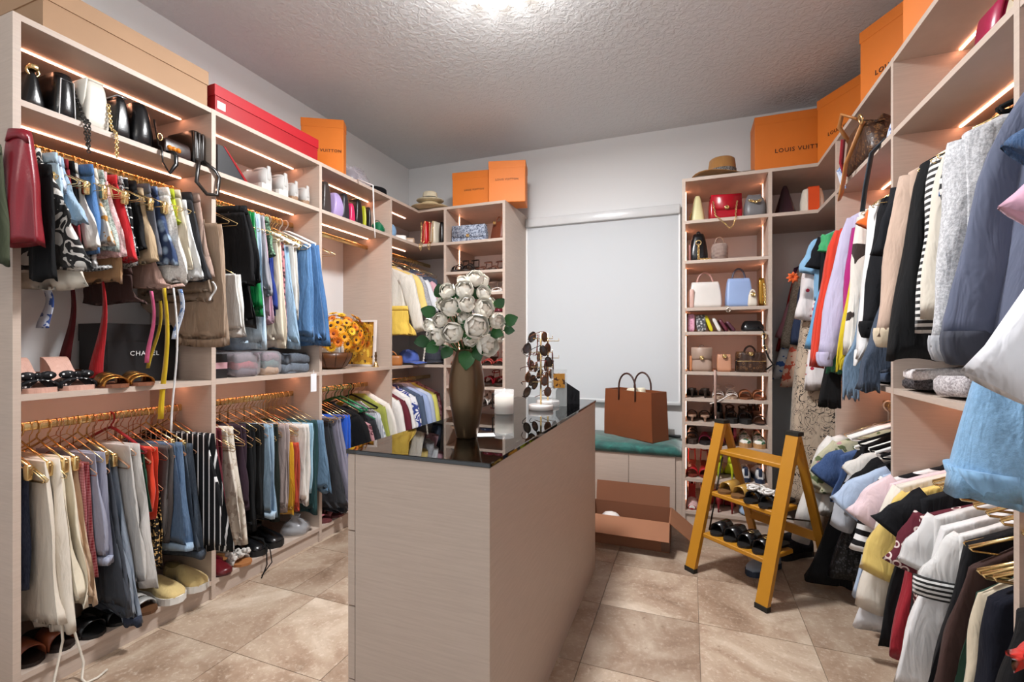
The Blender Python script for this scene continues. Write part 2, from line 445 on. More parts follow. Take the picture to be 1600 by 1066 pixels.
Y0, Y1, Y2, Y3 = 0.8227, 1.4787, 2.129, 2.813
bay('left', Y0, Y1, 'shelving bay with blush bow mules and a black gift box on its middle shelf', (Y0, Y1), (ZT, ZS, ZM, ZB))
bay('left', Y1, Y2, 'shelving bay with white sneakers on its high shelf', (Y2,), (ZT, ZS, ZM, ZB))
bay('left', Y2, Y3, 'shelving bay holding the sunflower bowl on its middle shelf', (Y3,), (ZT, ZS, ZM, ZB))
def corner(side, label, shelves, rods):
    u = thing('corner_shelving', label, 'shelving')
    if side == 'left':
        poly = [(WL, Y3 + TK / 2 - E), (LX, Y3 + TK / 2 - E), (LX, TY), (-1.7715 - E * -1, TY), (-1.7715, WB), (WL, WB)]
        toe = ((LX - 0.03, LX - 0.012, Y3 + TK / 2 - E, TY + 0.03), (LX - 0.03, -1.7715, TY + 0.012, TY + 0.03)); xm = LX - 0.19
    else:
        poly = [(WR, Y3 + TK / 2 - E), (WR, WB), (0.4655, WB), (0.4655, TY), (RX, TY), (RX, Y3 + TK / 2 - E)]
        toe = ((RX + 0.012, RX + 0.03, Y3 + TK / 2 - E, TY + 0.03), (0.4655, RX + 0.03, TY + 0.012, TY + 0.03)); xm = RX + 0.19
    for z in shelves: MB().prism(poly, z - TK, z).build('base_board' if z < 0.2 else 'shelf', BOARD, u)
    for t in toe: MB().box(*t, 0, ZB - TK).build('toe_kick', BOARD, u)
    for z in shelves[:-1]:
        MB().box(xm - 0.004, xm + 0.004, Y3 + 0.02, TY + 0.1, z - TK - 0.004, z - TK + 0.001).build('led_strip', LED, u)
    xr = ROD_L if side == 'left' else ROD_R
    for z in rods: MB().rbox(xr - 0.007, xr + 0.007, Y3 + TK / 2 - 0.002, WB + 0.002, z - 0.03, z, 0.004, 1).build('hanging_rod', GOLD, u)
    return u
corner('left', 'corner shelving with a red chain bag on its high shelf', (ZT, ZS, ZM, ZB), (ROD_U, ROD_D))
TSH = (ZT, 1.934, 1.68, 1.379, 1.225, 0.972, 0.803, 0.65, 0.505, 0.293, ZB)
TSHL = (ZT, 1.93, 1.70, 1.535, 1.38, 1.20, 0.985, 0.825, 0.66, 0.50, 0.293, ZB)
def tower(x0, x1, label, strips, shelves):
    u = thing('shoe_tower', label, 'shelving')
    for X in (x0, x1): MB().box(X - TK / 2, X + TK / 2, TY, WB, 0, ZT).build('side_panel', BOARD, u)
    for z in shelves: MB().box(x0 + TK / 2 - E, x1 - TK / 2 + E, TY + 0.001, WB, z - TK, z).build('base_board' if z < 0.2 else 'shelf', BOARD, u)
    MB().box(x0, x1, TY + 0.012, TY + 0.03, 0, ZB - TK).build('toe_kick', BOARD, u)
    for X, sg in strips:
        for za, zb in zip(shelves[1:], shelves[:-1]):
            MB().box(X + sg * (TK / 2) - 0.003, X + sg * (TK / 2) + 0.003, TY + 0.217, TY + 0.225, za + 0.004, zb - TK - 0.004).build('led_strip', LED, u)
    return u
tower(-1.7615, -1.272, 'tall shoe tower holding the navy tweed bag beside the window', ((-1.7615, 1), (-1.272, -1)), TSHL)
tower(-0.033, 0.4555, 'tall shoe and handbag tower beside the green bench', ((-0.033, 1), (0.4555, -1)), TSH)
corner('right', 'corner shelving with a plum bag and an orange striped bag on its shelf', (ZT, ZS, ZB), (ROD_U, ROD_D))
YR2, YR1, YR0 = 2.107, 1.4065, 0.70
bay('right', YR2, Y3, 'shelving bay with a brown monogram bag on its high shelf', (Y3, YR2), (ZT, ZS, ZM, ZB))
bay('right', YR1, YR2, 'shelving bay with a magenta bag on its high shelf', (YR1,), (ZT, ZS, ZM, ZB))
bay('right', YR0, YR1, 'shelving bay around the slate blue sweatshirt', (YR0,), (ZT, ZS, ZM, ZB))

# ------------------------------------------------------------------ island
IX0, IX1, IY0, IY1, IH = -0.872, -0.450, 1.03, 2.375, 0.862
isl = thing('island_cabinet', 'taupe drawer island with a glass top in the middle of the floor', 'cabinet')
bd = MB(); t = 0.022; H0 = IH - 0.012
bd.box(IX1 - t, IX1, IY0, IY1, 0, H0); bd.box(IX0 + 0.024, IX1 - t, IY0, IY0 + t, 0, H0); bd.box(IX0 + 0.024, IX1 - t, IY1 - t, IY1, 0, H0)
bd.box(IX0 + 0.024, IX1 - t, IY0 + t, IY1 - t, 0, H0 - 0.14); bd.box(IX0 + 0.024, IX0 + 0.046, IY0 + t, IY1 - t, H0 - 0.15, H0)
bd.build('cabinet_body', BOARD, isl)
zcuts = [0.06, 0.235, 0.435, 0.64, H0]
ym = (IY0 + IY1) / 2
for za, zb in zip(zcuts[:-1], zcuts[1:]):
    for ya, yb in ((IY0, ym), (ym, IY1)):
        d = MB().box(IX0, IX0 + 0.022, ya + (0.0 if ya == IY0 else 0.002), yb - (0.0 if yb == IY1 else 0.002), za + 0.002, zb - 0.002).build('drawer_front', BOARD, isl)
MB().box(IX0 + 0.026, IX0 + 0.05, IY0 + 0.01, IY1 - 0.01, 0, 0.06).build('toe_kick', BOARD, isl)
tray = MB().box(IX0 + 0.046, IX1 - t, IY0 + t, IY1 - t, H0 - 0.14, H0 - 0.12).build('jewellery_tray', fab('#3a302d', rough=0.95), isl)
for k in range(1, 5):
    yy = IY0 + (IY1 - IY0) * k / 5
    MB().box(IX0 + 0.046, IX1 - t, yy - 0.005, yy + 0.005, H0 - 0.121, H0 - 0.055).build('tray_divider', BOARD, isl)
def mk_glass_top():
    m, N, L, b = _new('tinted_glass'); b.inputs['Base Color'].default_value = lin('#3a4a44'); b.inputs['Roughness'].default_value = 0.0
    b.inputs['IOR'].default_value = 1.75; b.inputs['Transmission Weight'].default_value = 1.0; return m
gm = mk_glass_top()
gt = MB().rbox(IX0 - 0.004, IX1 + 0.004, IY0 - 0.006, IY1 + 0.004, H0, IH, 0.002, 1, smooth=False).build('glass_top', gm, isl)

# ------------------------------------------------------------------ bench
bench = thing('window_bench', 'taupe bench cabinet with doors under the window', 'bench')
BX0, BX1 = -1.272 + TK / 2, -0.033 - TK / 2
MB().box(BX0 + 0.001, BX1 - 0.04, TY + 0.022, WB, 0, 0.42).build('bench_body', BOARD, bench)
MB().box(BX1 - 0.04, BX1 - 0.001, TY + 0.012, WB, 0, 0.42).build('filler_strip', BOARD, bench)
for k in range(4):
    w = (BX1 - 0.04 - BX0) / 4
    MB().box(BX0 + k * w + 0.0015, BX0 + (k + 1) * w - 0.0015, TY + 0.002, TY + 0.0215, 0.07, 0.418).build('cabinet_door', BOARD, bench)
def mk_velvet():
    m, N, L, b = _new('green_velvet'); n = _noise(N, L, _coord(N, L), 9, 4, 0.6); n.inputs['Distortion'].default_value = 1.2
    L.new(_ramp(N, L, n.outputs['Fac'], [(0.35, lin('#0a3f3c')), (0.6, lin('#146058')), (0.75, lin('#2c8176'))]), b.inputs['Base Color'])
    b.inputs['Roughness'].default_value = 0.7; b.inputs['Sheen Weight'].default_value = 0.5; _bump(N, L, n.outputs['Fac'], b, 0.4, 0.02); return m
cush = MB()
n = 26
rings = []
for i in range(n + 1):
    x = BX0 + 0.003 + (BX1 - BX0 - 0.006) * i / n
    endr = min(1, min(i, n - i) / 1.6); sq = 0.55 + 0.45 * sqrt(max(0.0, endr)) if endr < 1 else 1
    pr = [(0, 0.0), (-0.018, 0.012), (-0.026, 0.034), (-0.016, 0.056), (0.03, 0.068), (0.20, 0.073 + 0.003 * sin(i * 1.7)), (0.40, 0.066), (0.475, 0.05), (0.495, 0.03), (0.485, 0.004), (0.3, 0.0), (0.1, 0.0)]
    rings.append([(x, TY + 0.005 + py_ * (1 if 0 <= py_ else sq), 0.4195 + pz * sq) for py_, pz in pr])
cush.loft(rings)
tag(cush.build('bench_cushion', mk_velvet()), 'dark green velvet cushion on the window bench', 'cushion')
# ------------------------------------------------------------------ hangers
HM = {}
WHITEPL = plain('#efeeea', 0.35); BLACKVEL = fab('#0d0d0f'); REDVEL = fab('#8c0f18')
HMATS = {'gold': GOLD, 'rose': ROSEGOLD, 'white': WHITEPL, 'black': BLACKVEL, 'red': REDVEL, 'green': plain('#1f7a4d', 0.4), 'clip': GOLD, 'goldbar': GOLD}
HDESC = {'gold': 'thin gold wire hanger', 'rose': 'thin rose gold wire hanger', 'white': 'white plastic tube hanger', 'black': 'black velvet hanger', 'red': 'red velvet hanger', 'green': 'green plastic hanger', 'clip': 'broad gold hanger with two clips', 'goldbar': 'thick gold metal hanger'}
def hanger_mesh(kind, drop):
    """hanger hooked over a rod whose top is the origin; shoulders start `drop` below"""
    drop = max(0.06, round(drop / 0.015) * 0.015); k = (kind, drop)
    if k in HM: return HM[k]
    m = MB(); r = {'gold': 0.0016, 'rose': 0.0016, 'white': 0.0045, 'black': 0.004, 'red': 0.004, 'green': 0.004, 'clip': 0.0035, 'goldbar': 0.0036}[kind]
    hk = [(0.020 * cos(R(a)), 0, -0.0205 + 0.0225 * sin(R(a))) for a in range(200, -26, -28)]
    hk += [(0.012, 0, -0.040), (0.003, 0, -0.047), (0, 0, -0.056), (0, 0, -max(drop, 0.06))]
    m.tube(hk, max(r * 0.8, 0.0016), 5)
    sw = 0.2
    sh = [(0, 0, -drop), (0.03, 0, -drop - 0.008), (0.1, 0, -drop - 0.038), (sw, 0, -drop - 0.085)]
    if kind == 'clip':
        m.tube([(-0.16, 0, -drop - 0.07), (-0.06, 0, -drop - 0.03), (0, 0, -drop), (0.06, 0, -drop - 0.03), (0.16, 0, -drop - 0.07)], r, 6)
        m.tube([(-0.17, 0, -drop - 0.075), (0.17, 0, -drop - 0.075)], r * 0.7, 6)
        for sx_ in (-0.15, 0.15): m.rbox(sx_ - 0.012, sx_ + 0.012, -0.01, 0.01, -drop - 0.115, -drop - 0.062, 0.006, 2)
    else:
        pts = [(-x, y, z) for x, y, z in reversed(sh[1:])] + sh
        flat = 1.0
        m.tube(pts, [r * (1.0 if kind in ('gold', 'rose') else 1.5)] * len(pts), 6)
        m.tube([(-sw, 0, -drop - 0.085), (-sw + 0.006, 0, -drop - 0.094), (sw - 0.006, 0, -drop - 0.094), (sw, 0, -drop - 0.085)], r, 5)
    HM[k] = m.mesh('hanger_' + kind, HMATS[kind]); return HM[k]
def put_hanger(kind, rod, Y, drop, rot):
    X, z, side, place = RODS[rod][:4]
    o = put({'clip': 'clip_hanger', 'gold': 'wire_hanger', 'rose': 'wire_hanger'}.get(kind, 'coat_hanger'), hanger_mesh(kind, drop), None, (X, Y, z), (0, 0, rot))
    return tag(o, HDESC[kind] + ' ' + place, 'hanger', 'set of ' + HDESC[kind].replace(' hanger', ' hangers') + ' ' + place)
HT = {'clip': 0.0105, 'gold': 0.0022, 'rose': 0.0022, 'white': 0.0072, 'black': 0.0064, 'red': 0.0064, 'green': 0.0064, 'goldbar': 0.0058}
def hang(kind, rod, Y, drop, yaw=0.0):
    """queue one empty hanger"""
    QUEUE.append(dict(rod=rod, kind='hanger', hg=kind, drop=drop, Y=Y, t=HT[kind], kw={}))

# rod: X, top z, side, place phrase, default outer X
RODS = {
    'L1U': (ROD_L, ROD_U, 1, 'on the upper rod under the black handbags', -1.97),
    'L2U': (ROD_L, ROD_U, 1, 'on the upper rod under the white sneakers', -1.96),
    'L3U': (ROD_L, ROD_U, 1, 'on the rod above the sunflowers', -1.97),
    'LCU': (ROD_L, ROD_U, 1, 'on the corner rod above the blue cap', -1.97),
    'L1D': (ROD_L, ROD_D, 1, 'on the lower rod below the blush mules', -1.98),
    'L2D': (ROD_L, ROD_D, 1, 'on the lower rod below the folded grey jeans', -1.97),
    'L3D': (ROD_L, ROD_D, 1, 'on the lower rod below the sunflowers', -1.97),
    'LCD': (ROD_L, ROD_D, 1, 'on the corner rod below the blue cap', -1.95),
    'RU': (ROD_R, ROD_U, -1, 'on the upper rod beside the yellow ladder', 0.58),
    'RD': (ROD_R, ROD_D, -1, 'on the lower rod beside the yellow ladder', 0.52),
}
def smooth(a, b, t):
    t = max(0.0, min(1.0, t)); return a + (b - a) * t
def lerp_levels(levels, rows):
    zs = [l[0] for l in levels]; out = []
    for i in range(rows + 1):
        z = zs[0] + (zs[-1] - zs[0]) * (i / rows) ** 1.12
        for a, b in zip(levels[:-1], levels[1:]):
            if z <= a[0] + 1e-9 and z >= b[0] - 1e-9:
                t = (a[0] - z) / max(1e-9, a[0] - b[0]); out.append((z,) + tuple(a[q] + (b[q] - a[q]) * t for q in range(1, 4))); break
    return out
def cloth(levels, rnd, fold=1.0, n=46, rows=16, y0=0.0, ends=None, frill=0.0):
    """hanging cloth as a flattened, folded tube. levels: (z, outer x, inner x, half thickness) from the top down"""
    L_ = lerp_levels(levels, rows)
    ks = [l for l in levels[:4]]
    # keep the upper levels exactly (shoulders)
    zs = sorted(set([round(l[0], 4) for l in levels[:-1]] + [round(l[0], 4) for l in L_]), reverse=True)
    def at(z):
        for a, b in zip(levels[:-1], levels[1:]):
            if a[0] + 1e-4 >= z >= b[0] - 1e-4:
                t = (a[0] - z) / max(1e-9, a[0] - b[0]); return tuple(a[q] + (b[q] - a[q]) * t for q in range(1, 4))
        return levels[-1][1:]
    p = [rnd.uniform(0, 6.28) for _ in range(6)]; k1 = rnd.uniform(1.6, 3.0); k2 = rnd.choice((5, 6, 7)); dr = rnd.uniform(-0.006, 0.006); k3 = rnd.uniform(5, 7.5); k4 = rnd.uniform(9, 12)
    z0, z1 = levels[0][0], levels[-1][0]; H = z0 - z1
    m = MB(); rings = []
    for z in zs:
        xo, xi, t = at(z); cx_, w = (xo + xi) / 2, (xo - xi) / 2
        f = max(0.0, (z0 - z) / H); g = min(1, f * 1.6)
        ring = []; tf = min(t, 0.026)
        for j in range(n):
            a = 2 * pi * j / n; c_, s_ = cos(a), sin(a)
            x = cx_ + w * (abs(c_) ** 0.85) * (1 if c_ > 0 else -1)
            y = t * (abs(s_) ** 0.75) * (1 if s_ > 0 else -1)
            y += fold * g * (0.006 * sin(k1 * pi * (x / 0.25) + p[0] + 1.2 * f) + 0.34 * tf * sin(k2 * a + p[1] + 0.8 * sin(3 * f + p[2])) + 0.30 * tf * sin(k3 * pi * x / 0.25 + p[3] + 1.5 * f) * (1 if s_ > 0 else -1) + 0.16 * tf * sin(k4 * pi * x / 0.25 + p[4] - f))
            x += fold * g * (0.008 * sin(4 * a + p[3] + 2.5 * f) + 0.004 * sin(9 * f + p[4]))
            zz_ = z + (frill * f ** 6 * sin(9 * a + p[5]))
            if f > 0.97: zz_ += 0.006 * sin(3 * a + p[2])
            ring.append((x, y0 + y + dr * f, zz_))
        rings.append(ring)
    last = rings[-1]; cxm = sum(q[0] for q in last) / n; cym = sum(q[1] for q in last) / n
    rings.append([(cxm + (q[0] - cxm) * 0.93, cym + (q[1] - cym) * 0.8, q[2] + 0.012) for q in last])
    m.loft(rings)
    return m
def sleeve_mesh(rnd, x0, z0, x1, z1, r0, r1, yoff=0.0, n=16, rows=9, bend=0.0, flat=0.72):
    m = MB(); p = [rnd.uniform(0, 6.28) for _ in range(3)]; rings = []
    for i in range(rows + 1):
        f = i / rows; r = r0 + (r1 - r0) * f; x = x0 + (x1 - x0) * (f ** 0.75) + bend * sin(pi * f); z = z0 + (z1 - z0) * f
        dx_ = (x1 - x0) * 0.75 * max(f, 0.12) ** -0.25; ln_ = sqrt(dx_ * dx_ + (z1 - z0) ** 2); cn, sn = (z0 - z1) / ln_, dx_ / ln_     # each ring lies square to the sleeve
        ring = []
        for j in range(n):
            a = 2 * pi * j / n
            q = 1 + 0.10 * sin(3 * a + p[0] + 4 * f) + 0.07 * sin(11 * f + p[1] + a)
            ring.append((x + r * q * cos(a) * cn, yoff + flat * r * q * sin(a), z + r * q * cos(a) * sn))
        rings.append(ring)
    l = rings[-1]; c = Vector((0, 0, 0))
    for q in l: c += Vector(q) / n
    rings.append([tuple(c + (Vector(q) - c) * 0.8 + Vector((0, 0, 0.012))) for q in l])
    m.loft(rings); return m

GI = [0]
QUEUE = []
SEG = {'L1U': [(Y0, Y1)], 'L2U': [(Y1, Y2)], 'L3U': [(Y2, Y3)], 'LCU': [(Y3, WB)], 'L1D': [(Y0, Y1)], 'L2D': [(Y1, Y2)], 'L3D': [(Y2, Y3)], 'LCD': [(Y3, WB)],
       'RU': [(YR0, YR1), (YR1, YR2), (YR2, Y3), (Y3, WB)], 'RD': [(YR0, YR1), (YR1, YR2), (YR2, Y3), (Y3, WB)]}
XTOP = {'RU': 0.67, 'RD': 0.68}
BASEYAW = {'L1U': 0.15, 'L2U': 0.15, 'L1D': 0.06, 'L2D': 0.12, 'L3D': 0.15, 'LCD': 0.15, 'LCU': 0.15, 'L3U': 0.15, 'RU': -0.10, 'RD': -0.10}
def G(rod, kind, pt, pb, mat, desc, **kw):
    """queue one garment. pt, pb: photo pixels of its outer edge at the top and at the hem"""
    Y = kw.pop('Y', None)
    if Y is None: Y = yx(pt[0], XTOP.get(rod, -2.045 if kind in ('trousers', 'skirt', 'shorts') else -1.99))
    Y -= 0.17 * abs(sin(BASEYAW[rod]))           # the outer edge swings away from the photographer
    QUEUE.append(dict(rod=rod, kind=kind, pt=pt, pb=pb, mat=mat, desc=desc, Y=Y, t=kw.pop('t', 0.016), kw=kw))
def flush():
    """share each stretch of rod out between what hangs on it, then build everything inside its own slot"""
    done = []
    for rod, segs in SEG.items():
        items = [q for q in QUEUE if q['rod'] == rod]; sw = 0.21 * abs(sin(BASEYAW[rod])); cy = cos(BASEYAW[rod])
        for q in items: q['seg'] = min(segs, key=lambda s: max(0, s[0] - q['Y'], q['Y'] - s[1]))
        for sg in segs:
            it = sorted([q for q in items if q['seg'] == sg], key=lambda q: q['Y'])
            if not it: continue
            lo, hi = sg[0] + 0.0125 + sw, sg[1] - 0.0125 - sw
            for q in it:
                q['n'] = q['t'] if q['kind'] == 'hanger' else 1.35 * q['t'] + 0.004      # half of the room it would like
                if q['kind'] != 'hanger' and q['kw'].get('slv'): q['n'] = max(q['n'], q['kw'].get('room', 0.030))
            room = hi - lo; fixed = sum(2 * q['n'] for q in it if q['kind'] == 'hanger'); soft = sum(2 * q['n'] for q in it if q['kind'] != 'hanger')
            s_ = min(1.0, (room - fixed) / max(1e-6, soft)) * 0.995
            for q in it:
                if q['kind'] != 'hanger': q['n'] *= s_
                q['Y'] = min(max(q['Y'], lo + q['n']), hi - q['n'])
            for _ in range(400):
                for p, q in zip(it[:-1], it[1:]):
                    g = p['n'] + q['n'] - (q['Y'] - p['Y'])
                    if g > 1e-6: p['Y'] -= g * 0.5; q['Y'] += g * 0.5
                for q in it: q['Y'] = min(max(q['Y'], lo + q['n']), hi - q['n'])
            # one clean sweep each way leaves no two slots crossing
            e = lo
            for q in it: q['Y'] = max(q['Y'], e + q['n']); e = q['Y'] + q['n']
            e = hi
            for q in reversed(it): q['Y'] = min(q['Y'], e - q['n']); e = q['Y'] - q['n']
            for i, q in enumerate(it):
                a_ = it[i - 1]['Y'] + it[i - 1]['n'] if i else lo; b_ = it[i + 1]['Y'] - it[i + 1]['n'] if i + 1 < len(it) else hi
                a_ = (a_ + q['Y'] - q['n']) / 2; b_ = (b_ + q['Y'] + q['n']) / 2             # half of any spare room on each side
                q['slab'] = ((a_ - q['Y']) * cy * 0.98, (b_ - q['Y']) * cy * 0.98)
            done += it
    QUEUE.clear()
    for q in done:
        if q['kind'] == 'hanger': put_hanger(q['hg'], q['rod'], q['Y'], q['drop'], BASEYAW[q['rod']] + (0 if RODS[q['rod']][2] > 0 else pi))
        else: build_garment(q['rod'], q['kind'], q['pt'], q['pb'], q['mat'], q['desc'], q['Y'], q['t'], q['slab'], **q['kw'])
def fit(mb, slab, zr, ledges, soft=True):
    """press a piece of cloth into its slot on the rod, and let it hang in front of the shelves it reaches down past"""
    lo, hi = slab; out = []
    xo = max(v[0] for v in mb.v)
    for x, y, z in mb.v:
        h = hi if y > 0 else -lo; a = abs(y); k = 0.55 * h
        if a > k: a = k + (h - k) * math.tanh((a - k) / max(1e-6, h - k))
        y = a if y > 0 else -a
        for zl, wl in ledges:
            dz = 0.07 if zl > 0.5 else 0.035; f = max(0.0, min(1.0, (zl + dz - (zr + z)) / dz))
            if f > 0:
                xm = -0.23 + f * (wl + 0.23); top = wl + 0.06 if xo > wl + 0.06 else max(xo, wl + 0.045)
                if x < top: x = xm + (x + 0.23) * (top - xm) / (top + 0.23) if x > -0.23 else xm
        out.append((x, y, z))
    mb.v = out; return mb
def build_garment(rod, kind, pt, pb, mat, desc, Yr, t, slab, yaw=None, hg='gold', fold=1.0, slv=None, cuff=None, name=None, cat=None, ctx=None, wi=None, xo=None, frill=0.0, slmat=None, neck=None, hem=None, sh=None, ledge=None, room=None):
    GI[0] += 1; rnd = random.Random(GI[0] * 77 + 5)
    X, zr, side, place, xod = RODS[rod]
    yaw = BASEYAW[rod]; sy = abs(sin(yaw)); Yg = Yr + 0.19 * sy
    xo = xy(pb[0], Yg + 0.06 * sy); zb = zz(pb[1], xo, Yg)
    zb = max(zb, 0.10 if side > 0 else 0.05)
    xt = xy(pt[0], Yg); zt = zz(pt[1], (xt + X) / 2 if kind in ('skirt', 'trousers', 'shorts') else xt, Yg)
    wb = (xo - X) * side / cos(yaw); wt = (xt - X) * side / cos(yaw)
    wt = max(0.11, min(wt, 0.27)); wb = max(0.11, min(wb, 0.46 if side < 0 else 0.36))
    ledges = [ledge] if ledge else []
    if rod == 'RU' and Yr < Y3: ledges.append((ZM + 0.085, 0.212))
    if rod in ('RU', 'RD') and not ledge: zb = max(zb, ZB + 0.03)
    if rod[0] == 'L' and rod[2] == 'D': ledges.append((ZB + 0.055, 0.212))
    for zl, wl in ledges:
        if zb < zl + 0.03: wb = max(wb, wl + 0.07)
    zt = min(zt, zr - 0.062); zt -= zr; zb -= zr
    if zb > zt - 0.12: zb = zt - 0.12
    wi = wi if wi else min(0.19, max(0.12, wt))
    rot = yaw + (0 if side > 0 else pi)
    Yg = Yr
    FT = lambda m_: fit(m_, slab, zr, ledges)
    nm = name or {'skirt': 'skirt', 'trousers': 'trousers', 'shorts': 'shorts', 'tee': 'short_sleeve_top', 'top': 'long_sleeve_top', 'dress': 'dress', 'vest': 'sleeveless_top'}[kind]
    ct = cat or {'skirt': 'skirt', 'trousers': 'trousers', 'shorts': 'shorts', 'tee': 'top', 'top': 'top', 'dress': 'dress', 'vest': 'top'}[kind]
    lab = desc + ' ' + (ctx if ctx else place)
    if len(lab.split()) > 16: lab = ' '.join(lab.split()[:16])
    g = thing(nm, lab, ct, (X, Yg, zr), rot)
    drop = -zt
    if kind in ('skirt', 'shorts'):
        if kind == 'skirt':
            FT(cloth([(zt - 0.03, wt + 0.002, -wi, t * 0.8), (zt - 0.12, wt + (wb - wt) * 0.30, -wi, t), (zb, wb, -wi * 1.0, t * 1.5)], rnd, fold, frill=frill)).build('skirt_body', mat, g)
        else:
            for s_ in (-1, 1):
                FT(cloth([(zt - 0.03, wt, -wi, t * 0.7), (zt - 0.12, wt + (wb - wt) * 0.4, -wi, t * 0.8), (zb + (0.012 if s_ > 0 else 0), wb, -wi, t)], rnd, fold * 0.7, y0=s_ * t * 0.55)).build('shorts_leg', mat, g)
        FT(cloth([(zt + 0.006, wt - 0.002, -wi + 0.002, t * 0.75), (zt - 0.035, wt + 0.005, -wi - 0.002, t * 0.95)], rnd, 0.0, rows=2)).build('waistband', mat, g)
        drop = max(0.05, -zt - 0.075)
    elif kind == 'trousers':
        w2 = wb if wb > wt else wt
        for s_ in (-1, 1):
            FT(cloth([(zt, wt * 0.97, -wi * 0.8, t * 0.55), (zt - 0.05, wt, -wi * 0.82, t * 0.9), (zb + (0.035 if s_ < 0 else 0.0), wb, -wi * 0.85 + rnd.uniform(0, 0.03), t * 1.0)], rnd, fold * 0.9, y0=s_ * t * 0.7, frill=frill)).build('trouser_leg', mat, g)
        if hem is not None:
            FT(cloth([(zb + 0.03, wb + 0.003, -wi * 0.86, t * 1.7), (zb - 0.002, wb + 0.004, -wi * 0.86, t * 1.75)], rnd, 0.6, rows=2)).build('turned_hem', hem, g)
        drop = max(0.05, -zt - 0.085)
    else:
        bw = wb - (0.03 if slv else 0.0); bt = sh or min(wt, 0.24)
        nk = 0.055
        lv = [(zt + 0.018, nk, -nk, t * 0.7), (zt, nk + 0.02, -nk - 0.02, t * 0.9), (zt - 0.03, bt * 0.66, -bt * 0.6, t * 1.2), (zt - 0.065, bt, -min(bt, 0.2), t * 1.4), (zt - 0.13, (max(wt, bt) if sh else bt) + (bw - max(wt, bt)) * 0.15, -0.2, t * 1.6)]
        lv.append((min(zb, zt - 0.2), bw, -0.205, t * (2.2 if kind == 'dress' else 1.8)))
        FT(cloth(lv, rnd, fold, rows=16, frill=frill)).build('garment_body', mat, g)
        if hem is not None: FT(cloth([(zb + 0.06, bw + 0.003, -0.207, t * 2.0), (zb - 0.004, bw - 0.012, -0.2, t * 1.9)], rnd, 0.5, rows=3)).build('ribbed_hem', hem, g)
        if neck is not None:
            m = MB(); m.tube([(0.06 * cos(2 * pi * q / 14), (t * 0.8 + 0.004) * sin(2 * pi * q / 14), zt + 0.016) for q in range(14)], 0.008, 6, closed=True); FT(m).build('collar', neck, g)
        if slv:
            # slv: (pixel column, pixel row) of the cuff, or a length in metres
            if isinstance(slv, tuple):
                xs_ = (xy(slv[0], Yg) - X) * side; zs_ = zz(slv[1], X + side * xs_, Yg) - zr
            else: xs_ = wb; zs_ = zt - 0.06 - slv
            xs_ = max(bt - 0.02, min(xs_, 0.55)); zs_ = min(zs_, zt - 0.16)
            ln = (zt - 0.07) - zs_; r1 = 0.065 if ln < 0.3 else 0.042
            sm = slmat or mat
            s1 = FT(sleeve_mesh(rnd, bt - 0.045, zt - 0.085, xs_ - r1 * 0.9, zs_, 0.062, r1, yoff=-t * 0.5, flat=0.72 if ln > 0.3 else 0.42)).build('sleeve', sm, g)
            FT(sleeve_mesh(rnd, -bt * 0.8 + 0.05, zt - 0.09, -0.165, zt - 0.07 - ln * 0.95, 0.055, r1 * 0.9, yoff=-t * 0.2)).build('sleeve', sm, g)
            if cuff is not None:
                mm = MB(); ry = (0.76 if ln > 0.3 else 0.45) * r1
                mm.loft([[(xs_ - r1 * 0.9 + r1 * 1.08 * q * cos(2 * pi * j / 14), -t * 0.5 + ry * 1.08 * q * sin(2 * pi * j / 14), zs_ + zo) for j in range(14)] for zo, q in (((0.035, 0.98), (0.02, 1.03), (-0.004, 1.0), (-0.03, 0.82), (-0.034, 0.6)) if r1 < 0.05 else ((0.05, 0.985), (0.03, 1.02), (-0.006, 1.02), (-0.008, 0.9), (0.01, 0.85)))]); FT(mm).build('cuff', cuff, s1)
        drop = -zt - 0.012
    if hg: put_hanger(hg, rod, Yr, drop, rot)
    return g
def ribbon(px, y0, y1, Y, wpx, mat, desc, dx=0, name='sash', w1=None, twist=0.3, sway=0.012, X=None):
    """narrow strip of cloth hanging straight down, given by its photo column and rows"""
    X = xy(px, Y); d = dep(X, Y); z0, z1 = zz(y0, X, Y), zz(y1, X, Y); w = wpx * d / F / 2; w1 = (w1 or wpx) * d / F / 2
    m = MB(); rings = []; n = 14; x1 = dx * d / F
    for i in range(n + 1):
        f = i / n; hw = (w + (w1 - w) * f); a = -TH + twist * sin(3.0 * f + 1)
        cxx = X + x1 * f + sway * sin(5 * f); cyy = Y + 0.006 * sin(4 * f)
        dxv, dyv = cos(a) * hw, -sin(a) * hw; tx, ty = 0.0016 * sin(a), 0.0016 * cos(a)
        z = z0 + (z1 - z0) * f
        rings.append([(cxx - dxv - tx, cyy - dyv - ty, z), (cxx + dxv - tx, cyy + dyv - ty, z), (cxx + dxv + tx, cyy + dyv + ty, z), (cxx - dxv + tx, cyy - dyv + ty, z)])
    m.loft(rings); return tag(m.build(name, mat), desc, 'sash')
# ------------------------------------------------------------------ clothes on the left wall
DEN_L, DEN_M, DEN_D, DEN_P = fab('#8ba6bd', 'denim'), fab('#34608f', 'denim'), fab('#2b3d55', 'denim'), fab('#a9c3d8', 'denim')
BLK, WHT, CRM = fab('#0f1012'), fab('#dcdcdb'), fab('#d8cdb9')
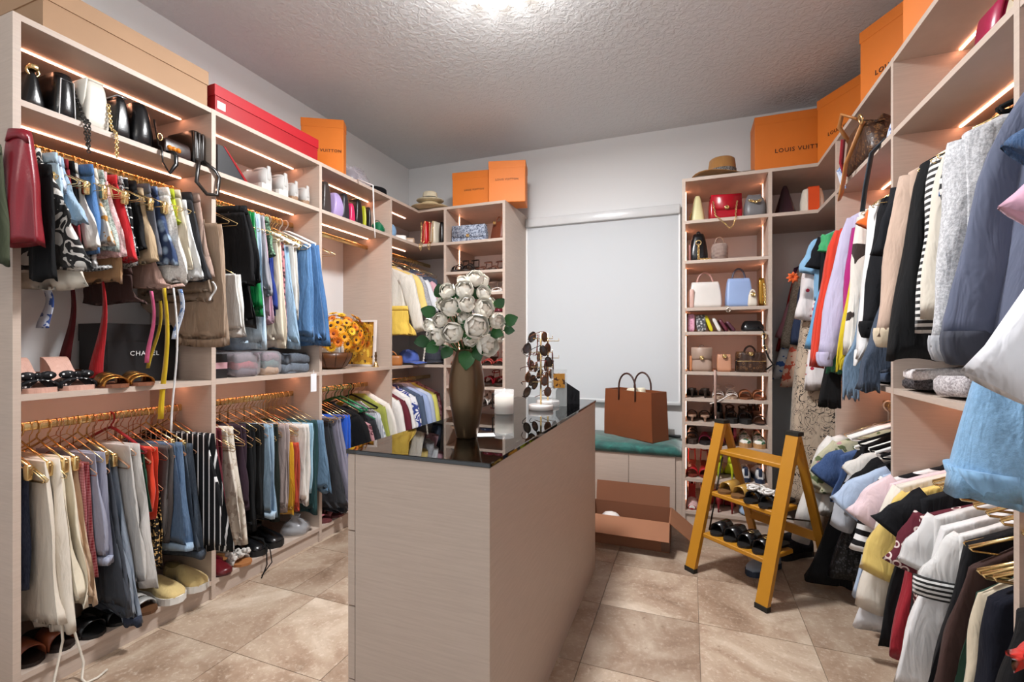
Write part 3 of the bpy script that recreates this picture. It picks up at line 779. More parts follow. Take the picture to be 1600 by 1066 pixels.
# skirts bulging past the end panel, hooked on its front
def end_skirt(name, desc, cx_, cy_, zt, zb, w0, w1, t, mat, yaw, fold=0.5):
    g = thing(name, desc, 'skirt', (cx_, cy_, zt), yaw)
    rnd = random.Random(int(abs(cx_) * 1000))
    cloth([(0, w0, -w0, t * 0.5), (-(zt - zb) * 0.45, (w0 + w1) / 2, -(w0 + w1) / 2, t * 0.9), (zb - zt, w1, -w1, t)], rnd, fold).build('skirt_body', mat, g)
    cloth([(0.006, w0 - 0.002, -w0 + 0.002, t * 0.5), (-0.03, w0 + 0.003, -w0 - 0.003, t * 0.62)], rnd, 0, rows=2).build('waistband', mat, g)
    return g
end_skirt('skirt', 'glossy red leather skirt hung past the end panel', -1.928, 0.800, 1.80, 1.455, 0.03, 0.062, 0.036, leather('#7d1624', 0.33), 0.45, 0.35)
end_skirt('skirt', 'olive green skirt behind the red leather skirt', -1.955, 0.742, 1.74, 1.385, 0.035, 0.055, 0.013, fab('#39402c'), 0.45)
end_skirt('skirt', 'black skirt hanging under the red leather skirt', -1.945, 0.862, 1.72, 1.355, 0.03, 0.045, 0.015, BLK, 0.3)
A = G
A('L1U', 'skirt', (66, 226), (130, 418), fab('#dedbd5', 'abstract', '#131314', 1.3), 'flared black and white abstract print skirt', Y=0.91, yaw=0.45, t=0.022, hg='clip')
A('L1U', 'skirt', (70, 240), (126, 449), leather('#d5cdbf', 0.5), 'cream leather skirt below the print skirt', Y=0.94, yaw=0.3, t=0.018)
A('L1U', 'skirt', (92, 236), (104, 350), DEN_P, 'thin light blue denim skirt', hg='clip')
A('L1U', 'skirt', (98, 252), (112, 300), fab('#c9d2e2', 'dots', '#5a78b0', 1.4), 'blue and white eyelet shorts', name='shorts', cat='shorts', hg=None)
A('L1U', 'skirt', (103, 225), (135, 346), DEN_L, 'pale denim mini skirt with a frayed hem', t=0.02, frill=0.006)
A('L1U', 'skirt', (112, 240), (133, 414), fab('#7a0f1c'), 'dark red pleated skirt')
A('L1U', 'skirt', (121, 250), (138, 418), BLK, 'slim black skirt next to the dark red skirt')
A('L1U', 'skirt', (127, 237), (157, 388), fab('#dfdcd6'), 'white cotton skirt', t=0.02, hg='clip')
A('L1U', 'skirt', (148, 256), (160, 396), fab('#3d6ba0', 'denim'), 'mid blue denim skirt', t=0.016)
A('L1U', 'skirt', (150, 372), (176, 420), fab('#d9d9d9', 'gingham', '#111111', 1.3), 'black and white gingham skirt', hg=None)
A('L1U', 'skirt', (156, 238), (185, 381), fab('#ddd3c3', 'floral', '#c98a3c', 1.2), 'white skirt with orange flowers', t=0.018, hg='clip')
A('L1U', 'skirt', (166, 255), (187, 392), fab('#c3cbc6', 'tweed', '#7f8f88'), 'grey green tweed skirt')
A('L1U', 'skirt', (172, 250), (198, 400), fab('#cf9ea0', 'tweed', '#e3c3c2'), 'pink tweed skirt', t=0.018)
A('L1U', 'skirt', (176, 300), (199, 442), fab('#a5805a'), 'tan suede skirt showing under the pink skirt', xo=-1.985, yaw=0.35)
A('L1U', 'skirt', (188, 262), (215, 408), fab('#b50f1c'), 'bright red skirt', t=0.016, hg='clip')
A('L1U', 'skirt', (196, 268), (219, 416), fab('#17171a', 'tweed', '#d0d0d0'), 'black and white tweed skirt')
A('L1U', 'skirt', (204, 265), (222, 400), fab('#131316', 'windowpane', '#d8d8d8'), 'black skirt with a white windowpane check')
A('L1U', 'skirt', (210, 262), (232, 391), fab('#1b1b1d'), 'plain black pencil skirt', t=0.02)
A('L1U', 'skirt', (206, 420), (236, 474), fab('#3b2521'), 'long dark brown skirt', xo=-2.02, hg=None, yaw=0.3)
A('L1U', 'skirt', (228, 300), (249, 410), fab('#b39c7d'), 'khaki beige skirt with a knotted waist', t=0.02, hg='clip')
A('L1U', 'skirt', (238, 275), (256, 402), fab('#5c5e66'), 'grey flannel skirt')
A('L1U', 'skirt', (250, 278), (281, 413), fab('#9db4cc', 'scales', '#23375c', 1.1), 'blue woven denim skirt with dark scales', t=0.02, hg='clip')
A('L1U', 'skirt', (246, 400), (283, 449), fab('#b59488', rough=0.35), 'rose satin skirt', xo=-1.985, hg=None, yaw=0.35)
A('L1U', 'skirt', (266, 285), (294, 440), fab('#d7d4cc', 'tweed', '#f2f0ea'), 'white frayed tweed skirt', frill=0.01)
A('L1U', 'skirt', (274, 296), (285, 350), fab('#a7b21f'), 'lime green shorts', name='shorts', cat='shorts')
A('L1U', 'skirt', (283, 284), (302, 420), fab('#cfc3ae'), 'cream skirt with a tied waist', hg='clip')
A('L1U', 'skirt', (292, 318), (316, 436), fab('#d9dbdc'), 'white denim skirt')
A('L1U', 'skirt', (300, 305), (326, 438), fab('#26272b'), 'charcoal skirt by the divider')
A('L1U', 'skirt', (311, 305), (330, 434), fab('#9c8478'), 'taupe mauve skirt by the divider')
A('L1U', 'trousers', (318, 345), (332, 470), fab('#8d7a68', rough=0.5), 'short brown satin trousers', xo=-2.0, hg=None)
A('L1U', 'trousers', (346, 352), (354, 541), fab('#a08a76', rough=0.4), 'long taupe satin trousers', ledge=(1.235, 0.02), t=0.026, hg='clip', yaw=0.25)
# sashes dangling below
ribbon(72, 448, 513, 1.0, 17, fab('#c8d2e6', 'floral', '#3a58a0', 2.2), 'white sash with blue tile pattern', name='sash', dx=-1)
ribbon(112, 440, 572, 1.12, 7, fab('#5a0c14'), 'dark red ribbon sash', dx=-12, w1=17)
ribbon(160, 435, 591, 1.12, 4, fab('#a50d18'), 'bright red satin sash, wide at its end', dx=-10, w1=21)
ribbon(236, 455, 567, 1.25, 6, fab('#d6608c'), 'narrow pink ribbon sash hanging over the black box', dx=-3)
ribbon(256, 450, 655, 1.27, 7, fab('#c9a80f'), 'long yellow ribbon sash', dx=0, w1=8)
ribbon(250, 470, 576, 1.30, 6, fab('#a98d12'), 'short mustard ribbon sash', dx=-22, w1=5)
ribbon(271, 450, 676, 1.25, 2.6, WHT, 'long thin white cord', dx=2, name='cord')
ribbon(281, 452, 530, 1.28, 8, fab('#c4cfe0', 'floral', '#5577aa', 3), 'narrow blue lace sash', dx=-5)
ribbon(332, 440, 470, 1.40, 3, WHT, 'short white cord beside the divider', name='cord')

# second bay, upper rod
A('L2U', 'shorts', (384, 316), (403, 445), fab('#141416'), 'wide black tailored shorts with a belt', xo=-1.86, t=0.03, hg='clip', yaw=0.5)
A('L2U', 'trousers', (372, 430), (383, 526), fab('#d4d2ce'), 'white wide leg trousers', xo=-1.95, t=0.024)
A('L2U', 'trousers', (388, 425), (399, 512), leather('#111113', 0.3), 'black leather trousers', xo=-1.95)
A('L2U', 'trousers', (396, 330), (410, 493), fab('#0f7a3f', rough=0.32), 'emerald green satin trousers', t=0.02)
A('L2U', 'trousers', (404, 336), (417, 546), fab('#a8bccb', 'denim'), 'pale blue jeans', t=0.018)
A('L2U', 'trousers', (411, 337), (424, 462), fab('#8c8c93'), 'grey trousers between pale jeans and pink trousers')
A('L2U', 'trousers', (413, 336), (427, 506), fab('#c9a6b8'), 'lilac pink trousers', t=0.014)
A('L2U', 'skirt', (421, 340), (431, 400), fab('#1f3a2b', 'tweed', '#86b090'), 'green checked skirt')
A('L2U', 'trousers', (424, 380), (435, 493), fab('#16307e'), 'royal blue trousers with a wide hem')
A('L2U', 'trousers', (437, 374), (446, 543), fab('#d6ccb8'), 'cream linen trousers', t=0.02, hg='white')
A('L2U', 'trousers', (443, 380), (450, 530), fab('#2b1a20', 'scales', '#b77b80', 2), 'black beaded trousers with red studs')
A('L2U', 'trousers', (450, 384), (469, 545), fab('#86a4bd', 'denim'), 'light jeans with crystal embroidery', t=0.02, hg='white')
A('L2U', 'trousers', (462, 386), (470, 499), fab('#d8d4cc'), 'white cropped trousers', hg='white')
A('L2U', 'trousers', (496, 384), (512, 540), DEN_M, 'mid blue wide leg jeans', xo=-1.90, t=0.03, hg='white', yaw=0.25)
A('L2U', 'trousers', (484, 385), (489, 535), fab('#4a74a0', 'denim'), 'blue jeans behind the mid blue wide leg jeans', t=0.02, hg='white')
for px in (350, 362): hang('clip', 'L2U', yx(px, -2.2) + 0.32, 0.07, 0.3)
for k in range(9): hang('gold', 'L2U', 1.60 + 0.045 * k, 0.06, random.Random(k).uniform(-0.3, 0.3))
for y_, a in ((2.00, 0.4), (2.06, 0.1), (2.16, 0.75), (2.22, 0.55)): hang('gold', 'L2U' if y_ < 2.12 else 'L3U', y_, 0.085, a)

# left corner, upper rod
A('LCU', 'top', (640, 417), (648, 488), fab('#d9d3c8', 'knit', sc=0.8), 'white cable knit cardigan with a collar', xo=-1.93, Y=3.0, t=0.03, slv=(660, 518), hg='white', yaw=0.15, neck=fab('#d9d3c8', 'knit'))
A('LCU', 'skirt', (636, 480), (648, 524), fab('#d8b54c'), 'yellow skirt under the white cable cardigan', Y=2.95, hg=None, yaw=0.25, t=0.024)
A('LCU', 'top', (654, 418), (660, 500), fab('#dfc67a'), 'yellow cardigan', Y=3.02, t=0.022, slv=(664, 490), yaw=0.2)
A('LCU', 'top', (660, 420), (668, 510), fab('#8f9096', 'tweed', '#b9bac0'), 'grey marl cardigan', Y=3.10, t=0.022, slv=(674, 500), yaw=0.2)
A('LCU', 'top', (668, 426), (678, 500), fab('#dcdde0'), 'white blouse', Y=3.19, t=0.02, slv=(682, 490), yaw=0.2)
A('LCU', 'top', (676, 430), (688, 505), fab('#d9a9b4'), 'pale pink blouse', Y=3.29, t=0.022, slv=(691, 480), yaw=0.2)
A('LCU', 'top', (680, 424), (690, 490), fab('#4c5568'), 'slate blue blouse', Y=3.40, t=0.022, slv=0.45, yaw=0.2)
for k in range(7): hang('gold', 'LCU', 2.90 + 0.09 * k, 0.06, 0.1)

# lower rod, first bay
D1 = 'L1D'
A(D1, 'trousers', (40, 728), (44, 925), fab('#1d2942', 'denim'), 'navy jeans by the end panel', xo=-2.03, t=0.02, hg='clip')
g1 = A(D1, 'trousers', (84, 716), (106, 992), fab('#d3cabc'), 'long cream linen trousers with trailing drawcords', t=0.034, hg='clip', yaw=0.25, fold=1.3)
A(D1, 'trousers', (104, 712), (133, 952), fab('#d5cbb5'), 'ivory linen trousers', t=0.026, hg='clip', yaw=0.2, fold=1.2)
A(D1, 'trousers', (118, 722), (149, 948), fab('#c7ab8e'), 'beige sand trousers', t=0.02, hg='clip', yaw=0.15)
A(D1, 'trousers', (137, 720), (148, 905), fab('#c9888c', 'gingham', '#8c1526', 2.2), 'red gingham trousers', xo=-2.02, t=0.014, hg='rose')
A(D1, 'trousers', (158, 705), (172, 884), fab('#8f91a3'), 'lavender grey joggers with gathered cuffs', t=0.026, xo=-1.985, hem=fab('#9aa0b5', 'rib'))
A(D1, 'trousers', (168, 708), (186, 960), fab('#3b4049'), 'dark slate trousers', t=0.016, hg='clip')
A(D1, 'trousers', (178, 712), (207, 978), fab('#7d8794'), 'steel blue track trousers with a navy stripe', t=0.026, hg='clip', hem=fab('#232b3d'))
A(D1, 'trousers', (212, 692), (236, 922), fab('#b9b6b2'), 'pale grey wide trousers', t=0.03, hg='rose', yaw=0.15, fold=1.2)
A(D1, 'trousers', (222, 700), (232, 800), fab('#1f4a35'), 'dark green trousers', hg='red')
A(D1, 'trousers', (243, 697), (240, 812), fab('#d23a1a'), 'orange red trousers', t=0.02, hg='rose')
A(D1, 'trousers', (246, 760), (249, 890), fab('#101012', 'glitter', '#c9a46a'), 'black glitter trousers with gold beads', t=0.022, hg='rose')
A(D1, 'trousers', (267, 695), (262, 850), fab('#55504f'), 'grey brown trousers', t=0.018, hg='rose')
A(D1, 'trousers', (280, 690), (297, 862), fab('#4a6380', 'denim'), 'blue cargo jeans with pink hem tabs', t=0.028, hg='clip', yaw=0.2, hem=fab('#8ba3ba', 'denim'))
A(D1, 'trousers', (296, 692), (316, 872), fab('#33404f', 'denim'), 'dark wide leg jeans with a stitched hem', t=0.03, hg='clip', xo=-1.99, hem=fab('#26303c', 'denim'))
A(D1, 'trousers', (307, 688), (314, 770), fab('#8e1320'), 'crimson trousers', hg='rose')
A(D1, 'trousers', (330, 676), (362, 868), fab('#121316', 'sidestripe', '#dadada', 2.0), 'black track trousers with white side stripes', t=0.030, hg='clip', Y=1.43, yaw=0.35)
for k in range(12): hang('rose', D1, 1.05 + 0.033 * k, 0.10, random.Random(k + 30).uniform(-0.2, 0.35))
for k in range(4): hang('gold', D1, 0.86 + 0.03 * k, 0.09, random.Random(k + 60).uniform(-0.2, 0.2))
# lower rod, second bay
D2 = 'L2D'
A(D2, 'trousers', (345, 668), (352, 790), fab('#5a1422'), 'maroon trousers beside the divider', t=0.02)
A(D2, 'trousers', (362, 666), (383, 855), fab('#d6cfc2', 'floral', '#b7a99a', 2), 'white lace trousers', t=0.026, yaw=0.2)
A(D2, 'trousers', (382, 662), (388, 800), fab('#2a1626'), 'dark plum trousers', t=0.022)
A(D2, 'trousers', (410, 662), (411, 812), fab('#18191a'), 'black wide trousers next to light jeans', t=0.022)
A(D2, 'trousers', (396, 662), (400, 830), fab('#141618'), 'black wool trousers next to plum trousers', t=0.022)
A(D2, 'trousers', (424, 662), (430, 810), fab('#7f99ae', 'denim'), 'light blue folded jeans', t=0.026, xo=-1.95, yaw=0.2, hem=fab('#9db3c4', 'denim'))
A(D2, 'trousers', (433, 662), (437, 815), fab('#1d2420'), 'very dark green trousers', t=0.016)
A(D2, 'trousers', (449, 662), (450, 803), fab('#9b8d8a'), 'mauve grey trousers', t=0.022)
A(D2, 'trousers', (456, 690), (460, 806), fab('#c9970f'), 'mustard yellow trousers', t=0.018)
A(D2, 'trousers', (466, 690), (466, 800), fab('#b03d24'), 'rust orange trousers', t=0.012)
A(D2, 'trousers', (480, 662), (480, 790), fab('#d5d1cb'), 'white trousers with black trim', t=0.022, xo=-1.95)
A(D2, 'trousers', (487, 660), (486, 770), fab('#93b8cc'), 'sky blue trousers')
A(D2, 'trousers', (493, 656), (494, 804), fab('#173c3e'), 'dark teal trousers', t=0.024)
A(D2, 'trousers', (503, 656), (516, 772), fab('#55748f', 'denim'), 'flared denim trousers with fringed hem', t=0.022, xo=-1.93, frill=0.012, yaw=0.25)
for k in range(20): hang('gold' if k % 3 else 'rose', D2, 1.52 + 0.029 * k, 0.10 + 0.015 * (k % 3), random.Random(k + 90).uniform(-0.15, 0.45))
# lower rod, third bay
D3 = 'L3D'
A(D3, 'trousers', (517, 656), (525, 800), fab('#2a2c31'), 'charcoal trousers beside the fringed denim', t=0.024)
A(D3, 'trousers', (531, 652), (534, 795), fab('#7c7a8b'), 'lavender grey trousers', t=0.024, xo=-1.96)
A(D3, 'trousers', (545, 648), (545, 770), fab('#1553c0'), 'vivid blue trousers', t=0.024)
A(D3, 'trousers', (558, 640), (560, 770), BLK, 'black trousers beside the vivid blue trousers', t=0.024)
A(D3, 'trousers', (570, 640), (572, 780), fab('#1a1a1c'), 'black slim trousers under the black blazer', t=0.024)
A(D3, 'top', (568, 634), (578, 700), BLK, 'black blazer', t=0.022, slv=(580, 720), hg='green')
A(D3, 'top', (578, 648), (582, 710), fab('#b7848a', 'floral', '#5b2a33', 2), 'dusty pink flowered blouse', t=0.014, slv=(584, 730))
A(D3, 'top', (585, 640), (592, 710), fab('#23252a'), 'charcoal blouse', t=0.02, slv=(596, 735), hg='green')
A(D3, 'top', (592, 632), (600, 720), fab('#c9ccd0', 'vstripe', '#8890a0', 3), 'white shirt with thin grey stripes', t=0.02, slv=(606, 740))
A(D3, 'top', (598, 620), (608, 720), fab('#8d9440'), 'olive green shirt', t=0.018, slv=(612, 740))
A(D3, 'top', (606, 616), (618, 720), fab('#d8d3cc'), 'cream shirt beside the olive shirt', t=0.022, slv=(628, 740))
for k in range(8): hang('gold', D3, 2.18 + 0.032 * k, 0.09, random.Random(k + 150).uniform(0.1, 0.5))
for k, y_ in enumerate((2.50, 2.55)): hang('green', D3, y_, 0.07, 0.3)
hang('black', D3, 2.60, 0.07, 0.3)
# left corner, lower rod
DC = 'LCD'
A(DC, 'top', (620, 612), (630, 720), fab('#dedcd8'), 'white shirt beside the divider', Y=2.86, t=0.022, slv=(640, 730))
A(DC, 'top', (630, 612), (640, 720), fab('#5d1525'), 'burgundy shirt', Y=2.92, t=0.018, slv=(648, 730))
A(DC, 'top', (638, 606), (646, 720), fab('#e2e2e0'), 'white shirt beside the burgundy shirt', Y=2.98, t=0.022, slv=(655, 730))
A(DC, 'top', (646, 604), (654, 720), fab('#dfe0e4', 'abstract', '#2c3f86', 1.4), 'white shirt with a blue print', Y=3.04, t=0.02, slv=(662, 730))
A(DC, 'top', (656, 602), (664, 720), fab('#47566e'), 'slate blue shirt', Y=3.10, t=0.02, slv=(671, 730))
A(DC, 'top', (664, 601), (672, 720), fab('#9fb0d6'), 'periwinkle blue shirt', Y=3.17, t=0.022, slv=(679, 730))
A(DC, 'top', (671, 600), (679, 720), fab('#bcc7dc'), 'pale blue shirt', Y=3.25, t=0.022, slv=(685, 730))
A(DC, 'top', (678, 602), (686, 720), fab('#dcd36a'), 'lemon yellow shirt', Y=3.33, t=0.022, slv=(690, 730))
A(DC, 'top', (684, 600), (690, 720), fab('#b98a90', 'floral', '#7d3b46', 2), 'rose flowered shirt', Y=3.42, t=0.022, slv=0.4)

flush()
# ------------------------------------------------------------------ clothes on the right wall, upper rod (from the corner forward)
U = 'RU'
A = G
A(U, 'dress', (1228, 405), (1218, 560), fab('#4a2440', 'floral', '#7a3f66', 1.5), 'plum flowered dress', Y=3.52, t=0.03)
A(U, 'dress', (1236, 410), (1213, 548), fab('#b3141f'), 'red dress', Y=3.46, t=0.025)
A(U, 'top', (1238, 440), (1222, 540), fab('#d79aac'), 'pink blouse with a long sleeve', Y=3.40, t=0.02, slv=(1214, 530))
A(U, 'dress', (1250, 440), (1208, 592), fab('#d5d8dc', 'floral', '#3f64a8', 1.6), 'white dress with blue flowers', Y=3.34, t=0.04)
A(U, 'top', (1246, 400), (1226, 545), fab('#8e8578', 'tweed', '#b5ab9c'), 'taupe knitted top', Y=3.28, t=0.02, slv=(1222, 545))
A(U, 'dress', (1252, 440), (1222, 604), fab('#d9b49c', 'floral', '#c4553f', 1.8), 'cream dress with coral flowers', Y=3.20, t=0.035)
A(U, 'top', (1256, 420), (1240, 545), fab('#1e2a45'), 'navy blouse', Y=3.14, t=0.03, slv=(1237, 540), yaw=0.3)
A(U, 'dress', (1262, 375), (1247, 610), fab('#e2dcdc', 'dots', '#b3243c', 0.8), 'white dress with red hearts', Y=3.05, t=0.035, slv=(1244, 500), hg='white')
A(U, 'tee', (1272, 355), (1262, 470), fab('#86b3d6'), 'light blue tee', Y=2.98, t=0.03, slv=(1252, 428))
A(U, 'tee', (1284, 352), (1264, 560), fab('#14151a'), 'black tee over a long black skirt', Y=2.91, t=0.035, slv=(1262, 420))
A(U, 'tee', (1292, 348), (1284, 440), fab('#3fa268'), 'green silk tee', Y=2.84, t=0.03, slv=(1279, 395), hg='gold')
A(U, 'top', (1298, 395), (1268, 552), fab('#5d9ac6'), 'sky blue knit top with frills', Y=2.78, t=0.025, slv=(1262, 548))
A(U, 'top', (1312, 338), (1282, 582), fab('#d3381f', 'rib'), 'red ribbed sweater with long sleeves', Y=2.70, t=0.034, slv=(1266, 575))
A(U, 'dress', (1320, 420), (1276, 636), BLK, 'long black dress behind the red ribbed sweater', Y=2.66, t=0.035)
A(U, 'vest', (1322, 400), (1290, 583), fab('#3f8764'), 'green vest top', Y=2.60, t=0.03)
A(U, 'top', (1330, 308), (1303, 555), fab('#b9b3cf'), 'lavender sweatshirt', Y=2.55, t=0.04, slv=(1281, 562), cuff=fab('#b9b3cf', 'rib'))
A(U, 'top', (1341, 330), (1322, 530), fab('#a0146c'), 'magenta blouse', Y=2.49, t=0.02, slv=(1316, 530))
A(U, 'top', (1344, 340), (1325, 580), fab('#c9b013'), 'yellow top', Y=2.45, t=0.022, hg='white')
A(U, 'top', (1346, 310), (1332, 556), fab('#d8d3ca', 'cow', '#2e211c', 0.9), 'white cardigan with dark cow spots', Y=2.41, t=0.026, slv=(1323, 556), hg='white')
A(U, 'dress', (1355, 400), (1324, 622), fab('#5f7890', 'denim'), 'faded denim dress with a frayed hem', Y=2.36, t=0.03, frill=0.012)
A(U, 'tee', (1372, 300), (1350, 480), fab('#e0661d'), 'orange tee with a beige shoulder', Y=2.31, t=0.03, slv=(1339, 350))
A(U, 'top', (1372, 290), (1352, 560), fab('#d9d9d9'), 'white sweatshirt', Y=2.26, t=0.04, slv=(1343, 560), cuff=WHT)
A(U, 'top', (1392, 250), (1362, 520), fab('#15161a'), 'black sweatshirt with long sleeves', Y=2.21, t=0.05, slv=(1350, 515), cuff=fab('#101114', 'rib'))
A(U, 'dress', (1400, 380), (1368, 612), fab('#2c3a4d', 'denim'), 'dark denim dress', Y=2.16, t=0.04)
A(U, 'top', (1404, 260), (1382, 500), fab('#16181d'), 'black tee with a white sleeve patch', Y=2.11, t=0.035, slv=(1372, 400))
A(U, 'top', (1420, 212), (1388, 520), fab('#b9a08f'), 'taupe beige long sleeve top', Y=2.05, t=0.03, slv=(1374, 528), cuff=fab('#c2b39a'))
A(U, 'dress', (1440, 205), (1383, 562), fab('#101113'), 'black dress with flared hem', Y=1.98, t=0.045)
A(U, 'top', (1468, 190), (1448, 520), fab('#d7d6d3', 'hstripe', '#131313', 1.7), 'black and white striped long top', Y=1.90, t=0.035, slv=(1440, 522))
A(U, 'top', (1482, 200), (1456, 500), fab('#cfc8ba'), 'cream sweatshirt', Y=1.84, t=0.035, slv=(1450, 500))
A(U, 'top', (1490, 190), (1480, 400), fab('#1d5fb0'), 'blue shirt beside the cream sweatshirt', Y=1.79, t=0.022, slv=(1486, 300))
A(U, 'tee', (1500, 180), (1490, 420), fab('#dedcd7', 'hstripe', '#1a1a1a', 1.2), 'white tee with thin black stripes', Y=1.74, t=0.03, slv=(1482, 322), hg='black')
A(U, 'top', (1500, 170), (1478, 540), fab('#a3a4a8', 'tweed', '#c9cacd'), 'heather grey sweater', Y=1.58, t=0.045, slv=(1468, 545), hg='black', cuff=fab('#a3a4a8', 'rib'))
A(U, 'top', (1522, 92), (1520, 540), fab('#565d73'), 'slate blue sweatshirt with ribbed cuffs', Y=1.31, sh=0.30, t=0.055, slv=(1500, 545), hg='white', cuff=fab('#3a3d49', 'rib'))
A(U, 'dress', (1565, 300), (1484, 770), fab('#7fa9cd', 'fuzzy'), 'long light blue fuzzy sweater', Y=1.375, t=0.06, hg='white', cat='sweater', name='sweater', hem=fab('#7fa9cd', 'rib'))
A(U, 'tee', (1660, 60), (1660, 420), fab('#2f5078', 'denim'), 'blue denim jacket', Y=1.15, t=0.03, slv=(1586, 255), hg='white', room=0.05, name='denim_jacket', cat='jacket')
A(U, 'top', (1725, 80), (1725, 560), fab('#dfe0e6'), 'white blouse with a wide sleeve', Y=0.94, t=0.035, slv=(1530, 610), hg='white', room=0.062)
A(U, 'tee', (1700, 60), (1700, 480), fab('#d9a9c0'), 'pink tee', Y=1.03, t=0.03, slv=(1588, 352), hg='white', room=0.055)
for y_ in (1.46, 1.50): hang('black', U, y_, 0.05, pi - 0.3)
for k in range(8): hang('gold', U, 1.7 + 0.17 * k, 0.05, pi)
# long dress in the corner
A('RU', 'dress', (1262, 420), (1222, 790), fab('#b9a691', 'scribble', '#2d2724', 1.1), 'long beige dress with a black scribble print', Y=3.10, t=0.07, hg=None, fold=1.5)

# ------------------------------------------------------------------ lower rod
D = 'RD'
A(D, 'top', (1300, 664), (1262, 800), fab('#dcdad6'), 'white blouse with a puffed sleeve', t=0.04, slv=(1237, 850), hg='white')
A(D, 'tee', (1303, 672), (1262, 770), fab('#b9b69a', 'floral', '#5d6b43', 1.2, c3='#b98a90'), 'cream shirt with green flowers', t=0.035, slv=(1258, 765))
A(D, 'trousers', (1290, 720), (1262, 868), fab('#7d6a5a'), 'brown cropped trousers', xo=0.55, t=0.03, hg=None)
A(D, 'tee', (1312, 690), (1285, 780), fab('#2f4a78', 'denim'), 'denim shirt with pink stitching', t=0.03, slv=(1266, 752))
A(D, 'dress', (1345, 674), (1258, 950), fab('#0f1013'), 'long black coat dress', ledge=(ZB + 0.03, 0.212), t=0.06, fold=1.2, hg='white')
A(D, 'top', (1352, 690), (1305, 800), fab('#a9adb5'), 'light grey shirt', t=0.03, slv=(1300, 830))
A(D, 'dress', (1350, 720), (1296, 995), fab('#0b0b0c', 'glitter', '#2b2b2e'), 'black sequined dress', xo=0.42, t=0.045)
A(D, 'tee', (1364, 694), (1322, 800), fab('#cfccc6'), 'off white tee by the black coat dress', t=0.03, slv=(1312, 745))
A(D, 'tee', (1372, 702), (1330, 870), BLK, 'black tee', t=0.03, slv=(1318, 775))
A(D, 'top', (1380, 716), (1318, 930), fab('#a9bcd6'), 'pale blue shirt with a wide sleeve', t=0.03, slv=(1296, 800))
A(D, 'tee', (1386, 722), (1345, 930), fab('#121215', 'hstripe', '#d9d9d9', 0.9), 'black shirt with white sleeve stripes', t=0.03, slv=(1332, 870))
A(D, 'tee', (1392, 728), (1352, 960), fab('#ddc6cc'), 'pale pink tee', t=0.03, slv=(1322, 818))
A(D, 'dress', (1396, 735), (1338, 1012), fab('#c9c9cc'), 'long light grey dress', t=0.03)
A(D, 'top', (1402, 730), (1368, 900), fab('#d9d2c6'), 'ivory tee with a red collar', t=0.035, slv=(1345, 960), neck=fab('#b3122c'), hg='clip')
A(D, 'tee', (1416, 742), (1380, 960), fab('#d8bd6b'), 'pale yellow knit top', t=0.035, slv=(1350, 905))
A(D, 'dress', (1420, 760), (1372, 1010), BLK, 'black dress under the yellow knit top', t=0.03)
A(D, 'tee', (1436, 748), (1400, 960), fab('#17181c'), 'black wide tee', t=0.035, slv=(1364, 835), hg='gold')
A(D, 'dress', (1432, 790), (1384, 1058), fab('#8f1022'), 'crimson dress', t=0.04)
A(D, 'tee', (1440, 775), (1415, 960), fab('#5a1526', 'monogram', '#d9c9c4', 1.1), 'burgundy sweater with a pale monogram', t=0.03, slv=(1389, 893))
A(D, 'tee', (1458, 775), (1430, 1040), fab('#d3d3d3'), 'white tee beside the burgundy monogram sweater', t=0.035, slv=(1412, 895))
A(D, 'dress', (1470, 790), (1398, 1070), fab('#dadadb'), 'long white dress', t=0.04)
A(D, 'tee', (1496, 800), (1470, 1000), fab('#d9d9d8'), 'white tee with black cuff stripes', t=0.03, slv=(1443, 935), cuff=fab('#d9d9d8', 'hstripe', '#141414', 2.6))
A(D, 'dress', (1510, 810), (1440, 1080), fab('#131316'), 'black dress next to the brown dress', t=0.035)
A(D, 'dress', (1520, 812), (1458, 1090), fab('#3b2520'), 'dark brown dress', sh=0.12, hg='goldbar', t=0.03)
A(D, 'dress', (1530, 850), (1480, 1090), fab('#17392c'), 'dark green dress', sh=0.12, hg='goldbar', t=0.022)
A(D, 'dress', (1538, 850), (1500, 1090), fab('#c9bda6'), 'cream dress between the green and navy dresses', sh=0.12, hg='goldbar', t=0.022)
A(D, 'dress', (1556, 856), (1520, 1090), fab('#10131f'), 'navy black dress', sh=0.12, hg='goldbar', t=0.05)
A(D, 'dress', (1590, 870), (1560, 1090), fab('#0e0f12'), 'black dress behind the red frilled top', sh=0.12, hg='goldbar', t=0.04)
A(D, 'vest', (1606, 880), (1576, 965), fab('#c4261a'), 'red frilled top', t=0.03, frill=0.015, fold=2.0, hg='goldbar', sh=0.14)
A(D, 'vest', (1625, 930), (1592, 1070), fab('#1f8f4c', 'knit'), 'bright green knit top', t=0.04, hg='goldbar')
for k in range(5): hang('white' if k % 2 else 'black', D, 2.14 + 0.05 * k, 0.07, pi + 0.1)
for k in range(14): hang('goldbar', D, 1.12 + 0.05 * k, 0.045, pi + random.Random(k + 300).uniform(-0.2, 0.2))
for k in range(6): hang('white' if k < 4 else 'gold', D, 2.45 + 0.05 * k, 0.07, pi)

flush()
